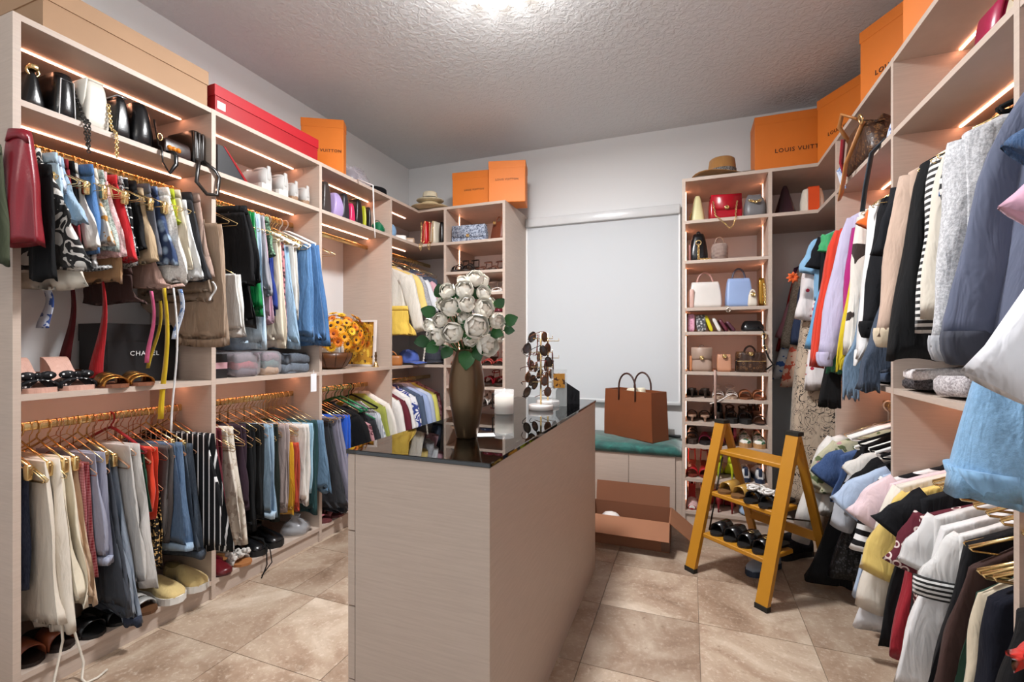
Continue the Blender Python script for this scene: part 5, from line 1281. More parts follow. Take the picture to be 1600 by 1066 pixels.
# left tower, top shelves
xc, w, h = TB(705, 757, 352, 1.93, 3.21)
bag('navy tweed flap bag with a gold clasp', (xc, 3.25, 1.93), R(4), w, 0.075, h, fab('#39435a', 'tweed', '#aeb6c6', 0.7), taper=0.8, flap=fab('#39435a', 'tweed', '#aeb6c6', 0.7), flapf=0.72, clasp=GOLD, r=0.012, bulge=0.02)
xc, w, h = TB(766, 786, 345, 1.93, 3.24)
bag('brown leather bucket bag with a gold buckle', (xc, 3.29, 1.93), R(-20), w + 0.02, 0.09, h, leather('#6b3521', 0.4), taper=0.5, tw=0.8, clasp=GOLD, handle=1, hh=0.04)
FR = -pi / 2
def tshoe(label, px, z, kind, c, yf=3.19, rough=0.4, lm=True, dr=0.0, sl=None, gap=None, **kw):
    """a pair of shoes on a tower shelf. sl: which sixths of the shelf the two stand in; the same sixth twice = one behind the other"""
    mat = leather(c, rough) if lm else c; out = []
    if sl:
        xs_ = [-0.0225 + 0.468 * (i + 0.5) / 6 for i in sl]; kw['k'] = min(0.86, kw.get('k', 0.86))
        if sl[0] == sl[1]: kw['L_'] = 0.235
        L_ = kw.get('L_', 0.245); ys_ = [yf + L_ / 2, yf + L_ / 2 + (0.242 if sl[0] == sl[1] else 0.0)]
    else:
        kw['k'] = min(1.0, kw.get('k', 1.0)); gap = gap or 0.095; gap = max(gap, 0.092)
        L_ = kw.get('L_', 0.245); X = xy(px, yf + 0.06); X = min(max(X, -1.7495 + gap / 2 + 0.046), -1.284 - gap / 2 - 0.046)
        xs_ = [X - gap / 2, X + gap / 2]; ys_ = [yf + L_ / 2] * 2
    for x, y in zip(xs_, ys_): out.append(shoe(label, kind, (x, y, z), FR + dr, mat, group='pair: ' + label, **kw))
    return out
tshoe('black strappy platform sandal with ankle loop', 712, 1.70, 'sandal', '#121214', heel=0.05, pl=0.02, straps=((0.72, 0.05, 0.03), (0.55, 0.06, 0.02)), ankle=0.05, gap=0.085)
tshoe('brown strappy heeled sandal with thin straps', 760, 1.70, 'sandal', '#5f3322', heel=0.04, straps=((0.75, 0.03, 0.01), (0.6, 0.04, 0.01)), ankle=0.045, gap=0.10)
tshoe('black pump on the tower behind the roses', 712, 1.535, 'pump', '#151517', heel=0.05, gap=0.085)
tshoe('white slingback heel on the tower by the window', 768, 1.535, 'sandal', '#dcd8d2', heel=0.05, sole='#e2ded8', straps=((0.75, 0.035, 0.03),), ankle=0.04, gap=0.085)
tshoe('silver flat sandal behind the white roses', 712, 1.38, 'sandal', '#9d9da2', straps=((0.75, 0.03, 0.02), (0.55, 0.045, 0.02)), gap=0.1)
tshoe('dark red mule behind the white roses', 772, 1.38, 'mule', '#5d1020', heel=0.03, gap=0.085)
tshoe('beige pump behind the white roses', 712, 1.20, 'pump', '#b5957c', heel=0.05, gap=0.085)
tshoe('navy mule behind the white roses', 768, 1.20, 'mule', '#1d2740', heel=0.03, gap=0.085)
tshoe('rose gold heel on the tower behind the vase', 704, 0.985, 'sandal', '#b06a4c', heel=0.05, straps=((0.75, 0.03, 0.02),), ankle=0.04, gap=0.092)
tshoe('coral slingback on the tower behind the vase', 770, 0.985, 'sandal', '#a8403a', heel=0.05, straps=((0.75, 0.035, 0.02), (0.6, 0.04, 0.015)), ankle=0.04, gap=0.1)
tshoe('glossy crimson heart sandal behind the vase', 772, 0.825, 'sandal', '#7d0f1c', heel=0.03, pl=0.025, rough=0.2, straps=((0.72, 0.06, 0.06),), ankle=0.05, gap=0.085)
tshoe('scarlet mule behind the vase', 716, 0.825, 'mule', '#a31621', heel=0.03, gap=0.085)
tshoe('black and white spotted boot sandal behind the vase', 764, 0.66, 'sandal', fab('#e0dcd6', 'cow', '#111111', 2.2), lm=False, pl=0.03, straps=((0.72, 0.06, 0.06), (0.35, 0.09, 0.05)), gap=0.085)
tshoe('camel ankle shoe behind the vase', 704, 0.66, 'slip', '#9a6a3a', gap=0.085)
tshoe('tan leather slide at the tower foot', 704, 0.50, 'slide', '#a9672e', gap=0.095)
tshoe('blush pink pump at the tower foot', 770, 0.50, 'pump', '#c99a9a', heel=0.04, gap=0.085)
# ------------------------------------------------------------------ middle shelf, left wall
BLUSH = fab('#c79c8c', rough=0.5); DOTS = fab('#101014', 'dots', '#e6e6e6', 2.6, rough=0.55)
for ym, dr in ((0.893, 0.04), (1.003, 0.0)):
    g = shoe('blush satin mule with a black polka dot bow', 'slide', (-2.115, ym, ZM), dr, DOTS, extra=BLUSH, L_=0.21, k=1.26, heel=0.10, pl=0.016, block='wedge', straps=((0.74, 0.034, 0.06),), group='pair: polka dot bow mules')
    m = MB()
    for sg in (-1, 1):
        m.ball((0.064, sg * 0.027, 0.056), 0.024, 12, 6, sx=0.5, sy=1.05, sz=0.62); m.box(0.064, 0.070, -0.012, 0.012, -0.05, 0.0, M=T(0, sg * 0.006, 0.05) @ RX_(sg * 48))
    m.ball((0.066, 0, 0.056), 0.012)
    m.build('bow', DOTS, g)
GLD = plain('#a8763a', 0.28, 0.9)
for ym, dr in ((1.105, 0.03), (1.196, 0.0)):
    shoe('gold woven flat sandal beside the black box', 'slide', (-2.085, ym, ZM), dr, GLD, sole='#7b4a32', L_=0.215, k=1.02, straps=((0.78, 0.035, 0.03), (0.68, 0.045, 0.03), (0.58, 0.05, 0.03)), group='pair: gold woven sandals')
m = MB(); yb_ = yx(168, -2.20) - 0.012
m.tube([(-2.33, yb_ - 0.16, ZM + 0.045), (-2.33, yb_ - 0.012, ZM + 0.05)], 0.012, 8); m.tube([(-2.33, yb_ - 0.16, ZM + 0.02), (-2.33, yb_ - 0.16, ZM + 0.045)], 0.01, 8)
m.rbox(-2.36, -2.30, yb_ - 0.18, yb_, ZM, ZM + 0.03, 0.01)
tag(m.build('rolled_belt', leather('#8a5236', 0.4)), 'rolled brown leather belt behind the sashes', 'belt')
yc0, yc1 = yx(168, -2.20), yx(276, -2.20)
gb = thing('gift_box', 'large black gift box with white lettering on the middle shelf', 'box', ((-2.20), 0, ZM))
hb = zz(506, -2.20, yc0) - ZM
MB().box(-0.19, 0, yc0, yc1, 0, hb).build('box_body', plain('#0b0c10', 0.45), gb)
MB().box(-0.192, 0.0025, yc0 - 0.0025, yc1 + 0.0025, hb * 0.72, hb + 0.003).build('box_lid', plain('#0c0d11', 0.45), gb)
text_part('CHANEL', 0.03, plain('#d9d9d9', 0.5), gb, (0.004, (yc0 + yc1) / 2 + 0.0, hb * 0.50), (R(90), 0, R(90)), width=(yc1 - yc0) * 0.42)
# second bay
g = thing('gift_box', 'black box with a pink ribbon band beside the divider', 'box', (-2.20, 1.56, ZM))
MB().box(-0.15, 0.12, -0.065, 0.045, 0, 0.115).build('box_body', plain('#141315', 0.5), g); MB().box(-0.151, 0.121, -0.066, 0.046, 0.045, 0.075).build('ribbon_band', plain('#b98f96', 0.5), g)
def folded(name, label, cat, px0, px1, yt, mat, X=-2.16, cover=None, w=0.24, z=ZM, lay=3, ys=None):
    yc, dy, h = LB(px0, px1, yt, z, X + w / 2)
    if ys: yc, dy = (ys[0] + ys[1]) / 2, ys[1] - ys[0]
    g = thing(name, label, cat, (X, yc, z + 0.006)); rnd = random.Random(px0)
    for q in range(lay):
        mq = mat[q % len(mat)] if isinstance(mat, (list, tuple)) else mat
        m = MB(); rings = []; h0, h1 = h * q / lay, h * (q + 1) / lay * 1.02; n = 24
        for zf, kf in ((0.0, 0.93), (0.25, 1.0), (0.75, 1.0), (1.0, 0.93), (1.04, 0.6)):
            rings.append([(w / 2 * kf * abs(cos(2 * pi * j / n)) ** 0.4 * (1 if cos(2 * pi * j / n) > 0 else -1) + 0.006 * sin(4 * j + q), dy / 2 * kf * abs(sin(2 * pi * j / n)) ** 0.4 * (1 if sin(2 * pi * j / n) > 0 else -1) + 0.006 * sin(3 * j + 2 * q), h0 + (h1 - h0) * zf + 0.006 * sin(5 * j + q)) for j in range(n)])
        m.loft(rings).build('fold_layer', mq, g)
    if cover is not None:
        m = MB(); m.rbox(-w / 2 - 0.012, w / 2 + 0.012, -dy / 2 - 0.01, dy / 2 + 0.01, -0.006, h + 0.016, 0.03, 3); m.build('plastic_cover', cover, g)
    return g
PLAS = plain('#e9e6ec', 0.08, alpha=0.22)
folded('wrapped_clothes', 'folded red and dark clothes in clear plastic', 'clothes', 362, 398, 557, [fab('#3c2a3a'), fab('#8c2230'), fab('#4d3a44')], cover=PLAS, ys=(1.625, 1.755))
folded('wrapped_clothes', 'folded teal and tan clothes in clear plastic', 'clothes', 401, 430, 555, [fab('#9c7a55'), fab('#2c5450'), fab('#6a4a58')], cover=PLAS, ys=(1.785, 1.885))
folded('folded_jeans', 'folded washed grey jeans', 'jeans', 436, 497, 556, [fab('#57606b', 'denim'), fab('#4d545e', 'denim')], lay=2, ys=(1.912, 2.108))
g = thing('price_tag', 'white paper tag hanging below the middle shelf', 'tag', (-1.985, yx(490, -1.985), 0.0))
m = MB(); za, zb = zz(584, -1.985, yx(490, -1.985)), zz(612, -1.985, yx(490, -1.985)); m.box(-0.001, 0.001, -0.021, 0.021, zb, za); m.build('card', plain('#e3e6ea', 0.6), g)
m = MB(); m.tube([(0, 0, za - 0.01), (0.0, 0, za + 0.02), (-0.016, 0, ZM + 0.0025), (-0.04, 0.01, ZM + 0.0025)], 0.0014, 5); m.build('string', plain('#e3e6ea', 0.6), g)
# third bay: picture, bowl of sunflowers, bell
pf = thing('picture_frame', 'yellow floral picture in a white frame behind the sunflowers', 'picture', (0, 2.775, ZM), rot=(R(-3), 0, 0))
x0, x1, ph = -2.40, -2.105, 0.335
for a in ((x0, x0 + 0.014, 0, ph), (x1 - 0.014, x1, 0, ph), (x0 + 0.014, x1 - 0.014, 0, 0.014), (x0 + 0.014, x1 - 0.014, ph - 0.014, ph)): MB().box(a[0], a[1], -0.02, 0.0, a[2], a[3]).build('frame_bar', plain('#e6ded8', 0.45), pf)
MB().box(x0 + 0.012, x1 - 0.012, -0.008, -0.004, 0.012, ph - 0.012).build('canvas', fab('#c88f1f', 'floral', '#e8c040', 1.6, c3='#4a2f12'), pf)
BWX, BWY = -2.16, 2.40
bw = thing('wooden_bowl', 'brown wooden bowl filled with sunflowers', 'bowl', (BWX, BWY, ZM))
MB().lathe([(0.055, 0), (0.085, 0.02), (0.115, 0.07), (0.122, 0.105), (0.114, 0.105), (0.1, 0.085), (0.02, 0.075)], 28, sx=1, sy=1.05).build('bowl_shell', leather('#5b3417', 0.4), bw)
m = MB()
for q in range(10):
    a = 2 * pi * q / 10; m.tube([(0.057 * cos(a), 0.06 * sin(a), 0.004), (0.0875 * cos(a), 0.092 * sin(a), 0.022), (0.117 * cos(a), 0.123 * sin(a), 0.07), (0.1235 * cos(a), 0.13 * sin(a), 0.104)], 0.002, 4)
m.build('stave_lines', plain('#35200f', 0.6), bw)
def sunflower_mesh(r, n, c):
    m = MB()
    for lay, (rr, tz, off) in enumerate(((r, 0.25, 0.0), (r * 0.8, 0.5, 0.5))):
        for i in range(n):
            a = 2 * pi * (i + off) / n; u = Vector((cos(a), sin(a), 0)); v = Vector((-sin(a), cos(a), 0)); wd = rr * 2.6 / n
            p0 = u * r * 0.22; p1 = u * rr * 0.62 + Vector((0, 0, rr * tz * 0.45)); p2 = u * rr + Vector((0, 0, rr * tz * 0.5))
            m.add([p0 - v * wd * 0.35, p0 + v * wd * 0.35, p1 + v * wd * 0.62, p2, p1 - v * wd * 0.62], [(0, 1, 2, 4), (4, 2, 3)], True)
    return m.mesh('petals', plain(c, 0.6))
SFM = [sunflower_mesh(0.041, 16, c) for c in ('#e8a010', '#e07a10', '#f0bb20')]
SFC = [MB().ball((0, 0, 0.004), 0.011, 10, 5, sz=0.5).mesh('flower_centre', plain(c, 0.8)) for c in ('#3a1c0c', '#8a3a10', '#a06a10')]
SFS = MB().tube([(0, 0, 0), (0, 0, -0.12)], 0.0018, 4).mesh('stem', plain('#4d6b2a', 0.7))
rnd = random.Random(11)
sfn = ['golden yellow sunflower', 'orange sunflower', 'pale yellow sunflower']
for k in range(90):
    f = (k + 0.5) / 90; th = 2.4 * k; ph_ = math.acos(1 - 1.45 * f)
    dirv = Vector((sin(ph_) * cos(th), sin(ph_) * sin(th) * 1.15, cos(ph_)))
    p = Vector((-2.16, 2.475, ZM + 0.205)) + Vector((dirv.x * 0.15, dirv.y * 0.195, dirv.z * 0.145)) * (1.0 + 0.09 * ((k % 3) - 1))
    if p.x < -2.385 or p.y < 2.17 or p.y > 2.72: continue
    c = k % 3 if rnd.random() < 0.8 else 0; s = rnd.uniform(0.72, 1.0)
    q = dirv.to_track_quat('Z', 'Y').to_euler()
    g = thing('sunflower', sfn[c] + ' in the wooden bowl', 'flower', p, group=sfn[c] + 's in the wooden bowl', rot=q, scale=s)
    put('petals', SFM[c], g); put('flower_centre', SFC[c], g); put('stem', SFS, g)
bell = thing('hand_bell', 'small brass bell with a figure handle beside the picture', 'bell', (-2.055, 2.71, ZM))
MB().lathe([(0.022, 0), (0.021, 0.006), (0.013, 0.022), (0.009, 0.036), (0.003, 0.04)], 16).build('bell_cup', GOLD, bell)
MB().lathe([(0.004, 0.038), (0.008, 0.05), (0.005, 0.062), (0.01, 0.078), (0.006, 0.092), (0.008, 0.1), (0.002, 0.108)], 12).build('bell_handle', plain('#6b5236', 0.35, 0.8), bell)
# left corner, middle shelf
bag('camel leather bag with a strap', (-2.10, 2.95, ZM), 0.5, 0.17, 0.08, 0.075, leather('#a8672e', 0.4), taper=0.85, handle=1, hh=0.03, r=0.03)
def cap(label, loc, rotz, mat):
    g = thing('baseball_cap', label, 'cap', loc, rotz)
    MB().lathe([(0.085, 0.0), (0.086, 0.03), (0.075, 0.07), (0.045, 0.098), (0.004, 0.105)], 20).build('crown', mat, g)
    m = MB(); rings = []
    for i in range(9):
        a = R(-65 + 130 * i / 8); rings.append([(0.082 * cos(a), 0.082 * sin(a), 0.010), (0.075 + 0.075 * cos(a), 0.085 * sin(a), 0.002 - 0.012 * abs(sin(a))), (0.075 + 0.075 * cos(a), 0.085 * sin(a), 0.006 - 0.012 * abs(sin(a))), (0.082 * cos(a), 0.082 * sin(a), 0.015)])
    m.loft(rings).build('brim', mat, g); return g
cap('blue cotton cap on the corner shelf', (-2.07, 3.14, ZM + 0.015), 0.1, fab('#4b62ae'))
cap('navy blue cap behind the blue cap', (-2.28, 3.05, ZM + 0.015), 1.4, fab('#1f2450'))
cap('dark grey cap by the tower panel', (-1.965, 3.36, ZM + 0.015), -0.9, fab('#35363f'))
m = MB(); link_chain(m, [(xy(668, 3.16), 3.16, zz(512, xy(668, 3.16), 3.16)), (xy(664, 3.16), 3.16, zz(545, xy(664, 3.16), 3.16)), (xy(662, 3.16), 3.155, zz(565, xy(662, 3.16), 3.16))], 0.012, 0.007, 0.003)
tag(m.build('bead_strand', plain('#dcd4c8', 0.3)), 'white bead strand dangling in front of the blue caps', 'beads')

# ------------------------------------------------------------------ base boards, left wall
def fl_shoe(label, px, py, kind, mat, rot=0.0, **kw):
    X, Y = floor_pt(px, py, ZB); X = min(X, -2.02) - 0.10
    return shoe(label, kind, (X, Y + 0.0, ZB), rot, mat, **kw)
for gy in (0.0, 0.083): shoe('brown leather slide with a dark footbed', 'slide', (-2.14, 0.880 + gy, ZB), 0.0, leather('#7a3c22', 0.4), sole='#20130d', k=0.94, straps=((0.68, 0.055, 0.09),), group='pair: brown slides')
for gy in (0.0, 0.083): shoe('black leather sandal behind the blue trousers', 'slide', (-2.12, 1.046 + gy, ZB), 0.0, GB, sole='#0e0d0d', k=0.94, straps=((0.7, 0.05, 0.07),), group='pair: black sandals on the base')
shoe('silver cutout slide with brown footbed', 'slide', (-2.10, 1.212, ZB), 0.0, leather('#a9a8a4', 0.35), sole='#5b3a20', k=0.94, straps=((0.75, 0.04, 0.035), (0.58, 0.05, 0.035)))
YEL = fab('#cdb47a')
for Y in (1.303, 1.402):
    shoe('pale yellow canvas slip on with a white sole', 'slip', (-2.075, Y, ZB), 0.0, YEL, sole='#dcdad4', k=1.08, mat2=fab('#8a7440'), group='pair: pale yellow slip ons')
g = shoe('tan slide with a white fur strap', 'slide', (-2.10, 1.637, ZB), 0.04, fab('#cfcac4', 'fuzzy'), sole='#a0683a', k=1.08, straps=((0.70, 0.035, 0.05),))
m = MB(); rr = random.Random(3)
for q in range(46): m.ball((0.03 + rr.uniform(-0.025, 0.05), rr.uniform(-0.042, 0.042), 0.035 + rr.uniform(-0.006, 0.02)), rr.uniform(0.007, 0.012), 6, 4)
fz = m.build('fur_trim', fab('#d5d0ca', 'fuzzy'), g); fz['kind'] = 'stuff'
for gy in (0.0, 0.10):
    g = shoe('black lace up boot with trailing laces', 'slip', (-2.12, 1.745 + 1.03 * gy, ZB), 0.0, GB, sole='#0d0d0e', k=1.10, mat2=GB, name='ankle_boot', group='pair: black lace up boots')
    MB().lathe([(0.034, 0.055), (0.036, 0.08), (0.037, 0.10), (0.032, 0.102), (0.028, 0.08)], 16, (-0.075, 0, 0), sx=1.2, sy=0.95).build('shaft', GB, g)
    if gy == 0:
        m = MB()
        for q in (0, 1): m.tube([(0.03, 0, 0.08), (0.09, 0.01 + 0.01 * q, 0.07), (0.135, 0.02 - 0.02 * q, 0.03), (0.15, 0.02 - 0.03 * q, -0.04), (0.15 + 0.02 * q, -0.04 - 0.02 * q, -0.08)], 0.003, 5)
        m.build('laces', fab('#0c0c0d'), g)
m = MB(); rings = [[(-2.075 + r_ * cos(2 * pi * j / 18) * (1 + 0.14 * sin(5 * j)), 2.015 + r_ * sin(2 * pi * j / 18) * (1 + 0.1 * sin(7 * j)), ZB + z) for j in range(18)] for r_, z in ((0.05, 0.0), (0.08, 0.010), (0.072, 0.04), (0.045, 0.065), (0.02, 0.08), (0.028, 0.10))]
m.loft(rings); tag(m.build('plastic_bag', plain('#d9dce2', 0.15, alpha=0.35)), 'crumpled clear plastic bag on the base board', 'bag')
for k_, (y_, lab) in enumerate(((2.20, 'pink flat thong sandal'), (2.30, 'pink flat thong sandal'))): shoe(lab + ' on the base board', 'slide', (-2.12, y_, ZB), 0.1, leather('#b06a70', 0.4), sole='#5d2a2c', k=1.1, straps=((0.72, 0.03, 0.03), (0.55, 0.045, 0.02)), group='pair: pink thong sandals')
for y_ in (2.42, 2.52): shoe('taupe strappy sandal next to the blush mules', 'sandal', (-2.12, y_, ZB), 0.1, leather('#5f5148', 0.5), sole='#8a7464', straps=((0.75, 0.03, 0.012), (0.58, 0.04, 0.012)), ankle=0.03, group='pair: taupe strappy sandals')
g = shoe('dark red stiletto pump beside the fur slide', 'pump', (-2.10, 1.537, ZB), 0.0, leather('#5a0f18', 0.3), heel=0.08, sole='#3a0a10')
# drawcord trailing from the linen trousers to the floor
m = MB(); a = floor_pt(38, 1060, 0.01)
P = [(-2.0, 0.93, 0.30), (-1.97, 0.925, 0.15), (-1.965, 0.905, 0.06), (-1.95, 0.885, 0.006), (-1.93, 0.90, 0.004)]
m.tube(P, 0.004, 6); m.tube([(-1.985, 0.96, 0.28), (-1.965, 0.955, 0.16), (-1.955, 0.975, 0.05), (-1.935, 0.96, 0.006), (-1.90, 0.955, 0.005), (-1.895, 0.985, 0.005), (-1.91, 1.02, 0.005)], 0.004, 6)
tag(m.build('drawcord', fab('#cfc6b8')), 'cream drawcord trailing onto the floor', 'cord')

# ------------------------------------------------------------------ right tower
def tb(label, px0, px1, yt, z, yf=3.21, **kw):
    xc, w, h = TB(px0, px1, yt, z, yf); d = kw.pop('d', 0.08); mat = kw.pop('mat'); rz = kw.pop('rz', 0.0)
    return bag(label, (xc, yf + d / 2, z), rz, max(0.02, w - 0.004), d, h, mat, **kw)
def bagchain(w, h, d, drop):
    f_ = -d / 2 - 0.012; o = -0.104
    return [(-w * 0.40, f_ + 0.004, h * 0.9), (-w * 0.34, f_, 0.02), (-w * 0.32, -0.075, 0.010), (-w * 0.28, o + 0.010, -0.006), (-w * 0.1, o, -drop * 0.6), (0.02 * w, o, -drop), (0.12 * w, o, -drop * 0.8), (0.2 * w, o, -0.006), (0.22 * w, -0.082, 0.010), (0.24 * w, f_, 0.02), (0.30 * w, f_ + 0.004, h * 0.9)]
LEM = leather('#d2cb9a', 0.4)
g = tb('pale yellow teardrop bag with a gold chain', 1077, 1103, 304, 1.934, yf=3.24, mat=LEM, taper=0.3, tw=0.35, d=0.09, r=0.03, bulge=0.1)
m = MB(); link_chain(m, [(-0.04, -0.04, 0.06), (-0.048, -0.05, 0.03), (-0.045, -0.052, 0.01)], 0.009, 0.006, 0.002); m.build('chain_strap', GOLD, g)
RED = leather('#a30f22', 0.25)
tb('crimson flap bag with a long gold chain', 1108, 1160, 304, 1.934, mat=RED, flap=RED, flapf=0.62, clasp=GOLD, d=0.085, taper=0.75, rz=R(8), r=0.012, chain=bagchain(0.2, 0.12, 0.085, 0.075))
g = tb('grey slouchy pouch with a gold chain', 1164, 1197, 300, 1.934, mat=leather('#6b6a6c', 0.4), d=0.1, taper=0.6, tw=0.7, bulge=0.25, sag=0.02, r=0.035)
m = MB(); link_chain(m, [(-0.03, -0.05, 0.10), (0.0, -0.065, 0.085), (0.03, -0.06, 0.095)], 0.012, 0.009, 0.003); m.build('chain_strap', GOLD, g)
g = tb('small black backpack with a pink side and gold hardware', 1076, 1107, 364, 1.68, mat=GB, d=0.10, taper=0.5, tw=0.6, bulge=0.15, r=0.03, handle=1, hh=0.015, hw=0.2)
MB().rbox(-0.062, -0.045, -0.05, 0.04, 0.0, 0.11, 0.008).build('side_panel', leather('#b57a70', 0.4), g)
m = MB(); m.tube([(0.016 * cos(2 * pi * q / 10) + 0.0, -0.052, 0.115 + 0.016 * sin(2 * pi * q / 10)) for q in range(10)], 0.003, 5, closed=True); link_chain(m, [(0.0, -0.055, 0.10), (0.0, -0.057, 0.01), (0.07, -0.06, 0.006)], 0.011, 0.008, 0.0025); m.build('chain_strap', GOLD, g)
xc, w, h = TB(1112, 1139, 378, 1.68, 3.23)
g = thing('bucket_bag', 'small striped woven bucket bag with a top handle', 'handbag', (xc, 3.28, 1.68))
MB().lathe([(w * 0.48, 0), (w * 0.5, h * 0.5), (w * 0.5, h * 0.75), (w * 0.5, h * 0.78), (w * 0.42, h * 0.95), (w * 0.1, h)], 20).build('bag_body', fab('#b5a398', 'hstripe', '#5d3f3a', 4.5), g)
MB().tube(arc_pts(-w * 0.3, w * 0.25, h * 0.9, 0.05, 10), 0.005, 6).build('handle', leather('#8a6a58', 0.4), g)
CR = leather('#d5d0ca', 0.4)
g = tb('cream structured bag with a pink handle', 1076, 1128, 440, 1.379, mat=CR, d=0.10, taper=0.45, tw=0.86, r=0.012, handle=1, hh=0.062, hmat=leather('#b98a80', 0.4), hw=0.5, rz=R(6))
MB().rbox(-0.098, -0.07, -0.052, 0.05, 0.0, 0.12, 0.008).build('side_panel', leather('#d1aca0', 0.4), g)
g = tb('powder blue structured bag with a dark handle', 1134, 1177, 434, 1.379, mat=leather('#8fa6cf', 0.4), d=0.10, taper=0.45, tw=0.86, r=0.012, handle=1, hh=0.062, hmat=leather('#4b4858', 0.4), hw=0.5, rz=R(6))
tb('tiny ivory purse with a drawstring', 1168, 1185, 458, 1.379, yf=3.171, mat=leather('#d9cfc0', 0.45), d=0.032, taper=0.7, tw=0.75, clasp=GOLD, handle=1, hh=0.02)
g = tb('shiny gold clutch with a gold chain', 1185, 1196, 434, 1.379, yf=3.26, mat=plain('#b98a3a', 0.25, 0.9), d=0.05, taper=0.8, r=0.008)
m = MB(); link_chain(m, [(0.014, -0.033, 0.135), (0.016, -0.036, 0.008)], 0.011, 0.008, 0.003); m.build('chain_strap', GOLD, g)
m = MB(); m.tube([(0.012 * cos(2 * pi * q / 10), 0, 0.012 * sin(2 * pi * q / 10) - 0.012) for q in range(10)], 0.003, 5, closed=True); m.tube([(0, 0, 0), (0.004, 0.012, 0.012), (-0.02, 0.02, 0.014)], 0.003, 5)
tag(m.build('key_ring', plain('#d8d2c6', 0.25, 0.9), loc=(xy(1138, 3.16), 3.166, 1.37)), 'silver key ring hanging over a shelf edge', 'key ring')
for dpx, (px0, px1, yt, c, lab, ti, kw) in zip((0, 0, 3, 4, 4, 4), ((1074, 1086, 491, fab('#c07a96', 'scales', '#d8a0b4', 3), 'pink quilted wallet', 0.0, {}), (1089, 1105, 492, fab('#c8c8c8', 'scales', '#4a4a4c', 3), 'silver snakeskin wallet', -0.1, {}), (1106, 1113, 492, leather('#cfc416', 0.4), 'bright yellow wallet', -0.35, {}),
                                 (1118, 1125, 494, leather('#d5d0cb', 0.4), 'white wallet', -0.45, {}), (1130, 1136, 496, leather('#5b1a2c', 0.4), 'burgundy wallet', -0.55, {}), (1142, 1147, 498, leather('#4a2030', 0.4), 'plum wallet', -0.65, {}))):
    tb(lab + ' standing in the row of wallets', px0 + dpx, px1 + dpx, yt, 1.2275, yf=3.22, mat=c, d=0.15, taper=0.95, r=0.006, name='wallet', cat='wallet', tilt=ti, bulge=0.02)
g = tb('black leather pouch with a gold buckled strap', 1160, 1194, 501, 1.225, yf=3.22, mat=GB, d=0.09, taper=0.5, tw=0.8, bulge=0.2, r=0.03)
m = MB(); m.tube([(0.03, -0.048, 0.03), (0.045, -0.080, 0.012), (0.050, -0.104, -0.006), (0.052, -0.106, -0.09), (0.075, -0.106, -0.16), (0.10, -0.105, -0.2), (0.06, -0.105, -0.235)], 0.006, 6, flat=0.5); m.build('strap', GB, g)
m = MB(); m.tube([(0.05 + 0.014 * cos(2 * pi * q / 10), -0.112, -0.03 + 0.018 * sin(2 * pi * q / 10)) for q in range(10)], 0.003, 5, closed=True); m.tube([(0.055 + 0.012 * cos(2 * pi * q / 10), -0.113, -0.10 + 0.016 * sin(2 * pi * q / 10)) for q in range(10)], 0.003, 5, closed=True); m.build('buckle', GOLD, g)
TPE = leather('#a58c7c', 0.45)
g = tb('taupe quilted mini backpack with a peach side', 1079, 1114, 544, 0.972, mat=TPE, d=0.09, taper=0.6, tw=0.8, bulge=0.12, r=0.03, flap=TPE, flapf=0.5, clasp=GOLD, handle=1, hh=0.018, hw=0.25)
MB().rbox(-0.075, -0.055, -0.04, 0.04, 0.0, 0.10, 0.01).build('side_panel', leather('#c8845a', 0.4), g)
m = MB(); X_ = xy(1118, 3.155)
m.tube([(X_, 3.198, 0.982), (X_ - 0.003, 3.172, 0.981), (X_ - 0.003, 3.156, 0.965), (X_ - 0.002, 3.152, 0.90), (X_, 3.152, 0.70)], 0.008, 6, flat=0.35); m.tube([(X_, 3.148, 0.70), (X_, 3.148, 0.665)], 0.004, 6)
tag(m.build('bag_strap', leather('#b5968a', 0.5)), 'beige shoulder strap hanging down the tower shelves', 'strap')
tb('peach leather bag between the backpack and vanity case', 1120, 1144, 554, 0.972, mat=leather('#c08a6c', 0.4), d=0.08, taper=0.8, clasp=GOLD, r=0.012)
MONO = fab('#3a2418', 'monogram', '#6b4a2c', 1.6, rough=0.4)
g = tb('brown monogram vanity case with a black strap', 1150, 1197, 550, 0.972, mat=MONO, d=0.12, taper=0.98, tw=0.98, r=0.03, bulge=0.02, handle=1, hh=0.035, hw=0.4, hmat=leather('#2a1a14', 0.4), clasp=GOLD, name='vanity_case', cat='case')
m = MB(); m.rbox(-0.084, 0.084, -0.0615, 0.0615, 0.066, 0.072, 0.003); m.build('zip_band', GOLD, g)
m = MB(); m.tube([(-0.07, -0.064, 0.085), (-0.082, -0.068, 0.07), (-0.086, -0.069, 0.035), (-0.086, -0.069, 0.007)], 0.006, 6, flat=0.5); m.build('strap', GB, g)
tshoe('dark brown mule with a curved heel', 1090, 0.803, 'mule', '#2b1c18', heel=0.05, gap=0.09, dr=pi, sl=(0, 1))
ws = tshoe('white strappy sandal with a trailing lace', 1140, 0.803, 'sandal', '#ddd6d0', sole='#b39a86', straps=((0.78, 0.025, 0.01), (0.66, 0.04, 0.01), (0.52, 0.05, 0.01)), ankle=0.05, gap=0.10, sl=(2, 3))
m = MB(); m.tube([(0.1, 0.02, 0.04), (0.135, -0.03, 0.02), (0.15, -0.08, -0.012), (0.152, -0.13, -0.03)], 0.0035, 5); m.build('trailing_lace', plain('#e2dcd6', 0.6), ws[1])
tshoe('tan leather slide beside the white sandals', 1178, 0.803, 'slide', '#8a5230', sole='#6b3d22', straps=((0.7, 0.05, 0.07),), gap=0.09, sl=(4, 5))
